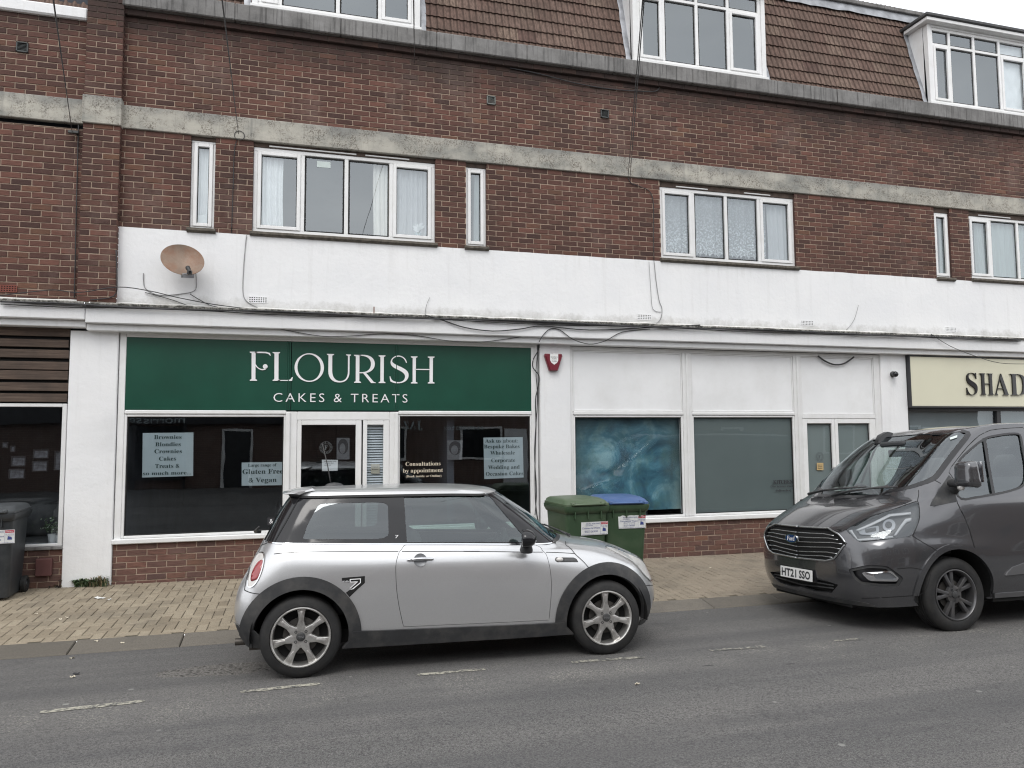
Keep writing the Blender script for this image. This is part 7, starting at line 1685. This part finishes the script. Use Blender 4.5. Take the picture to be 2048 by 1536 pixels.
def potted(px, py, label):
    x, z = F(px, py, .14); o = empty('potted_plant', (x, .14, z), label, 'plant', 'pots on the slatted shop sill'); mb = MB(); mb.lathe([(.042, 0), (.055, .11), (.050, .11), (.045, .09)], Matrix.Translation((x, .14, z)), 20, cap=True); mb.build('pot', M_['pot_white'], o, smooth=True, auto=40)
    for nm, m, cnt, sz in (('leaves', 'leaf', 90, .022), ('flowers', 'blossom', 40, .014)):
        mb = MB(); rnd = random.Random(px)
        for i in range(cnt):
            p = Vector((rnd.gauss(0, .055), rnd.gauss(0, .03), .15+abs(rnd.gauss(0, .05)))); a = Vector((rnd.uniform(-1, 1), rnd.uniform(-1, 1), rnd.uniform(-.6, 1))).normalized()*sz; b_ = a.cross(Vector((rnd.uniform(-1, 1), -1, rnd.uniform(-1, 1)))).normalized()*sz*.6; c = Vector((x, .14, z))+p
            mb.add([c-a, c+b_, c+a, c-b_], [(0, 1, 2, 3)])
        mb.build(nm, M_[m], o)
potted(105, 1086, 'white pot of small pale flowers on sill, nearer the bin'); potted(121, 1088, 'white pot of small pale flowers on sill, beside the pillar')
# dark easy chair inside the slatted shop
cxh = FX(78, 1080, .9); ch = empty('chair', (cxh, .9, 0), 'dark upholstered chair inside the slatted shop', 'chair'); mb = MB(); mb.bbox(cxh-.28, cxh+.28, .62, 1.15, .38, .50, .05); mb.build('seat', M_['black_plastic'], ch, smooth=True, auto=50)
mb = MB(); mb.bbox(cxh-.28, cxh+.28, 1.08, 1.2, .5, .95, .05); mb.build('backrest', M_['black_plastic'], ch, smooth=True, auto=50)
for sx in (-.24, .24):
    for sy in (.66, 1.12): mb = MB(); mb.tube([(cxh+sx, sy, .38), (cxh+sx*1.05, sy, -.02)], .015, 8); mb.build('leg', M_['alloy_dark'], ch)

# ------------------------------------------------------------------ weeds and litter
def weed(name, px0, px1, py, label, n, cols, h, seed, blade=True):
    rnd = random.Random(seed); A = G(px0, py, pave_z); B = G(px1, py, pave_z); mb = MB()
    for i in range(n):
        t_ = rnd.random(); p = A.lerp(B, t_)+Vector((rnd.gauss(0, .015), rnd.gauss(0, .028), 0)); p.z = pave_z(p.x, p.y); H_ = h*rnd.uniform(.35, 1.15)*(1-.5*abs(t_-.5)); a = rnd.uniform(0, 6.28); lean = Vector((math.cos(a), math.sin(a)-.25, 0))*rnd.uniform(.2, .9)*H_; wv = Vector((-math.sin(a), math.cos(a), .2))*(.006 if blade else .016)*rnd.uniform(.7, 1.5)
        mid = p+lean*.45+Vector((0, 0, H_*.65)); tip = p+lean+Vector((0, 0, H_*(.8 if blade else .55)))
        mb.add([p-wv*.4, p+wv*.4, mid+wv, mid-wv, tip], [(0, 1, 2, 3), (3, 2, 4)], rnd.randrange(len(cols)))
    return tag(mb.build(name, [M_[c] for c in cols]), label, 'weeds')
plain('leaf_dark', (.045, .04, .035), .7, var=.4, vscale=30); plain('leaf_pale', (.10, .13, .06), .7, var=.3, vscale=30); plain('leaf_dry', (.22, .17, .10), .8, var=.3, vscale=30)
weed('weed_clump', 126, 150, 1170, 'dark reddish weeds at the left foot of the white pillar', 120, ['leaf_dark', 'leaf', 'leaf_dark'], .16, 1, False)
weed('weed_clump', 150, 178, 1172, 'broad green weeds in the middle of the pillar foot', 170, ['leaf', 'leaf_pale', 'leaf'], .14, 2, False)
weed('weed_clump', 176, 214, 1172, 'grassy weed tuft at the right foot of the white pillar', 260, ['leaf_pale', 'leaf', 'leaf_dry'], .15, 3)
weed('weed_clump', 104, 128, 1174, 'sparse dry weeds on paving below the meter cover', 40, ['leaf_dry', 'leaf_dark'], .05, 4, False)
def scrap(px, py, w, d, m, name, label, zf, group=None, seed=0, cat='litter'):
    p = G(px, py, zf); rnd = random.Random(seed); mb = MB(); n = 5; a = rnd.uniform(-.6, .6)
    V = []
    for j in range(n):
        for i in range(n):
            u, v = (i/(n-1)-.5)*w, (j/(n-1)-.5)*d; X = p.x+u*math.cos(a)-v*math.sin(a); Y_ = p.y+u*math.sin(a)+v*math.cos(a); V.append((X, Y_, zf(X, Y_)+.004+abs(rnd.gauss(0, .006))))
    mb.add(V, [(j*n+i, j*n+i+1, (j+1)*n+i+1, (j+1)*n+i) for j in range(n-1) for i in range(n-1)]); return tag(mb.build(name, M_[m], smooth=True), label, cat, group)
scrap(199, 1197, .11, .06, 'paper', 'paper_scrap', 'crumpled white paper scrap on the paving near the pillar', pave_z, seed=1)
scrap(219, 1200, .03, .03, 'paper', 'paper_scrap', 'tiny white scrap beside the crumpled paper', pave_z, seed=2)
scrap(153, 1349, .05, .03, 'ink', 'litter_piece', 'small black scrap on the road at the left', road_z, seed=3)
for i, (px, py, zf) in enumerate(((145, 1356, road_z), (72, 1229, pave_z), (134, 1236, pave_z), (120, 1240, pave_z), (193, 1283, pave_z), (144, 1318, road_z), (245, 1287, pave_z), (1275, 1370, road_z), (1335, 1117, pave_z), (1366, 1112, pave_z), (1421, 1137, pave_z))):
    scrap(px, py, .035, .018, 'letter_cream', 'cigarette_end', 'small pale cigarette end or crumb of litter on the ground', zf, 'cigarette ends and crumbs on the ground', 10+i)

# ------------------------------------------------------------------ the other side of the street (seen in the glass)
def opp_mat(name, c, d):
    t = NT(name); b = t.new('ShaderNodeTexBrick'); t.link(t.mapping((1, 1, 1), rot=(math.radians(90), 0, 0)), b.inputs[0]); b.inputs['Scale'].default_value = 1; b.inputs['Brick Width'].default_value = .225; b.inputs['Row Height'].default_value = .075; b.inputs['Mortar Size'].default_value = .006
    b.inputs['Color1'].default_value = col4(c); b.inputs['Color2'].default_value = col4(d); b.inputs['Mortar'].default_value = (.22, .19, .16, 1); t.link(b.outputs[0], t.b.inputs['Base Color']); t.set(Roughness=.9); return t.m
om = opp_mat('opposite_brick', (.14, .085, .070), (.11, .07, .06)); tile_d = plain('slate', (.05, .048, .05), .8, var=.2)
plain('opp_glass', (.02, .022, .025), .08, var=.05)
xo = -24.0
for i, (W_, hgt, lb) in enumerate(((8.5, 5.4, 'brick house across the street, far left'), (8.0, 5.6, 'brick shop across the street with white lettering left of centre'), (8.5, 5.2, 'brick shop across the street with phone number on its fascia'), (9.0, 5.6, 'brick house across the street with white framed upper windows'), (9.0, 5.3, 'brick house across the street, right of centre'), (9.5, 5.5, 'brick house across the street, far right'))):
    y = -17.0; x0, x1 = xo, xo+W_; xo += W_+(.02 if i != 3 else 1.6)
    r = empty('terraced_house', ((x0+x1)/2, y-3, 0), lb, 'house')
    mb = MB(); mb.box(x0, x1, y-7, y, -.2, hgt); mb.build('wall', om, r)
    mb = MB(); mb.add([(x0, y+.25, hgt-.02), (x1, y+.25, hgt-.02), (x1, y-3.5, hgt+1.7), (x0, y-3.5, hgt+1.7), (x1, y-7.2, hgt-.02), (x0, y-7.2, hgt-.02)], [(0, 1, 2, 3), (3, 2, 4, 5), (0, 3, 5), (1, 4, 2)]); rf = mb.build('roof', tile_d, r)
    mb = MB(); mb.box(x0+.4, x0+1.2, y-3.9, y-3.1, hgt+.9, hgt+2.6); mb.build('chimney', om, rf)
    for k in range(3):
        a = x0+.8+k*(W_-1.6)/3; b_ = a+1.5; mb = MB()
        for q in ((a, b_, 3.3, 3.38), (a, b_, 4.5, 4.58), (a, a+.08, 3.38, 4.5), (b_-.08, b_, 3.38, 4.5), ((a+b_)/2-.04, (a+b_)/2+.04, 3.38, 4.5)): mb.box(q[0], q[1], y, y+.06, q[2], q[3])
        w_ = mb.build('window', M_['white_paint'], r); mb = MB(); mb.add([(a, y+.03, 3.3), (b_, y+.03, 3.3), (b_, y+.03, 4.58), (a, y+.03, 4.58)], [(3, 2, 1, 0)]); mb.build('pane', M_['opp_glass'], w_)
    if i in (1, 2, 4):
        mb = MB(); mb.box(x0+.3, x0+W_*.42, y, y+.10, .5, 2.2); sf = mb.build('shop_window', M_['opp_glass'], r); mb = MB()
        for k in range(3): q = x0+.3+k*(W_*.42-.4)/2; mb.box(q, q+.1, y+.1, y+.14, .1, 2.35)
        mb.box(x0+.3, x0+W_*.42, y+.1, y+.14, .4, .5); mb.build('frame', M_['print_dark'], sf)
        q = x0+W_*.55; mb = MB(); mb.box(q, q+.08, y, y+.06, 0, 2.12); mb.box(q+.92, q+1.0, y, y+.06, 0, 2.12); mb.box(q+.08, q+.92, y, y+.06, 2.04, 2.12); mb.box(q+.08, q+.92, y, y+.03, 0, 2.04, 1); mb.build('door', [M_['upvc_old'], M_['print_dark']], r); mb = MB(); mb.box(x0+.2, x1-.2, y, y+.2, 2.3, 3.0); fb = mb.build('fascia', plain('opp_fascia', (.03, .03, .034), .5, var=.1), r)
    else:
        for k in range(2):
            a = x0+.9+k*3.6; mb = MB()
            for q in ((a, a+1.6, .9, .98), (a, a+1.6, 2.1, 2.18), (a, a+.08, .98, 2.1), (a+1.52, a+1.6, .98, 2.1)): mb.box(q[0], q[1], y, y+.06, q[2], q[3])
            w_ = mb.build('window', M_['white_paint'], r); mb = MB(); mb.add([(a, y+.03, .9), (a+1.6, y+.03, .9), (a+1.6, y+.03, 2.18), (a, y+.03, 2.18)], [(3, 2, 1, 0)]); mb.build('pane', M_['opp_glass'], w_)
        mb = MB(); mb.box(x0+6.2, x0+7.1, y, y+.08, 0, 2.1); mb.build('door', M_['panel_white'], r)
    if i in (1, 2):
        sg = MB(); TM = Matrix(((-1, 0, 0, 0), (0, 0, 1, y+.205), (0, 1, 0, 0), (0, 0, 0, 1)))
        def mirr(px, py):   # where a reflected px point lies on the far side: the glass plane is y = .045
            d = ray(px, py); t_ = (.045-CAM.y)/d.y; p = CAM+d*t_; t2 = (.045-(y+.2))/d.y; return (p+Vector((d.x, 0, d.z))*t2)
        if i == 1: a, b_ = mirr(240, 848), mirr(372, 834); text_into(sg, 'morrissey', -b_.x, -a.x, a.z-.05, b_.z+.03, 0, TM)
        else:
            a, b_ = mirr(806, 861), mirr(846, 842); text_into(sg, serif('JAZ'), -b_.x, -a.x, a.z, b_.z, 0, TM); sg.build('lettering', M_['poster_grey'], fb); sg = MB(); a, b_ = mirr(889, 859), mirr(968, 851); text_into(sg, serif('01403 203103'), -b_.x, -a.x, a.z, b_.z, 0, TM)
        sg.build('lettering', M_['poster_grey'], fb)

cx_, cz_ = F(147, 264, -.06); mb = MB(); mb.bbox(cx_-.06, cx_+.06, -.075, -.035, cz_-.018, cz_+.018, .006); mb.tube([(cx_+.02, -.05, cz_), (cx_+.03, .0, cz_-.02)], .008, 6); tag(mb.build('cable_clamp', M_['black_plastic'], smooth=True, auto=40), 'small black clamp where the left overhead wire ends', 'clamp')
o = sheet('window_sticker', [(535, 1035), (549, 1035), (549, 1050), (535, 1050)], 'ink', 'small black square sticker low in the cake shop window by the car', 'sticker', [], .043)
t = MB(); text_into(t, '&', FX(539, 1042, .041), FX(546, 1042, .041), FZ(542, 1047, .041), FZ(542, 1038, .041), .041); t.build('lettering', M_['letter_white'], o)
# ------------------------------------------------------------------ daylight: flat overcast
world = bpy.data.worlds.new('World'); scene.world = world; world.use_nodes = True
wt = world.node_tree; bg = wt.nodes['Background']
sky = wt.nodes.new('ShaderNodeTexSky'); sky.sky_type = 'NISHITA'; sky.sun_disc = False
SUN_EL, SUN_AZ = math.radians(52), math.radians(205)     # azimuth measured clockwise from +y
sky.sun_elevation = SUN_EL; sky.sun_rotation = SUN_AZ; sky.air_density = 1.0; sky.dust_density = 4.0; sky.ozone_density = 1.0
hs = wt.nodes.new('ShaderNodeHueSaturation'); hs.inputs['Saturation'].default_value = .22
wt.links.new(sky.outputs[0], hs.inputs['Color'])
tc = wt.nodes.new('ShaderNodeTexCoord'); nz = wt.nodes.new('ShaderNodeTexNoise'); nz.inputs['Scale'].default_value = 2.2; nz.inputs['Detail'].default_value = 6
mp = wt.nodes.new('ShaderNodeMapping'); mp.inputs['Scale'].default_value = (1, 1, 2.6); wt.links.new(tc.outputs['Generated'], mp.inputs[0]); wt.links.new(mp.outputs[0], nz.inputs['Vector'])
rp = wt.nodes.new('ShaderNodeValToRGB'); rp.color_ramp.elements[0].position = .3; rp.color_ramp.elements[0].color = (10.8, 11.2, 11.8, 1); rp.color_ramp.elements[1].position = .72; rp.color_ramp.elements[1].color = (17.2, 17.3, 17.4, 1)
wt.links.new(nz.outputs['Fac'], rp.inputs[0])
mx = wt.nodes.new('ShaderNodeMix'); mx.data_type = 'RGBA'; mx.inputs[0].default_value = .82      # cloud deck over the clear sky
wt.links.new(hs.outputs[0], mx.inputs[6]); wt.links.new(rp.outputs[0], mx.inputs[7]); wt.links.new(mx.outputs[2], bg.inputs[0])
bg.inputs[1].default_value = .125
sl_ = bpy.data.lights.new('sun', 'SUN'); sl_.energy = 1.15; sl_.angle = math.radians(25); sl_.color = (1, .97, .93)
so = bpy.data.objects.new('sun', sl_); COL.objects.link(so)
dirn = Vector((math.sin(SUN_AZ)*math.cos(SUN_EL), math.cos(SUN_AZ)*math.cos(SUN_EL), math.sin(SUN_EL)))
so.rotation_euler = (-dirn).to_track_quat('-Z', 'Y').to_euler()
# ------------------------------------------------------------------ camera
cam = bpy.data.cameras.new('camera'); co = bpy.data.objects.new('camera', cam); COL.objects.link(co)
R = Matrix((CR, CU, -CF)).transposed(); co.matrix_world = Matrix.Translation(CAM) @ R.to_4x4()
cam.sensor_fit = 'HORIZONTAL'; cam.sensor_width = 36; cam.lens = FPX/2048*36; cam.clip_start = .05; cam.clip_end = 1000
scene.camera = co
scene.render.engine = 'CYCLES'; scene.cycles.max_bounces = 8; scene.cycles.transparent_max_bounces = 12; scene.cycles.use_denoising = True; scene.cycles.denoising_prefilter = 'ACCURATE'; scene.cycles.filter_width = 1.15; scene.cycles.sample_clamp_indirect = 4
scene.view_settings.view_transform = 'Standard'; scene.view_settings.look = 'None'; scene.view_settings.exposure = 0
scene.render.resolution_x = 1024; scene.render.resolution_y = 768
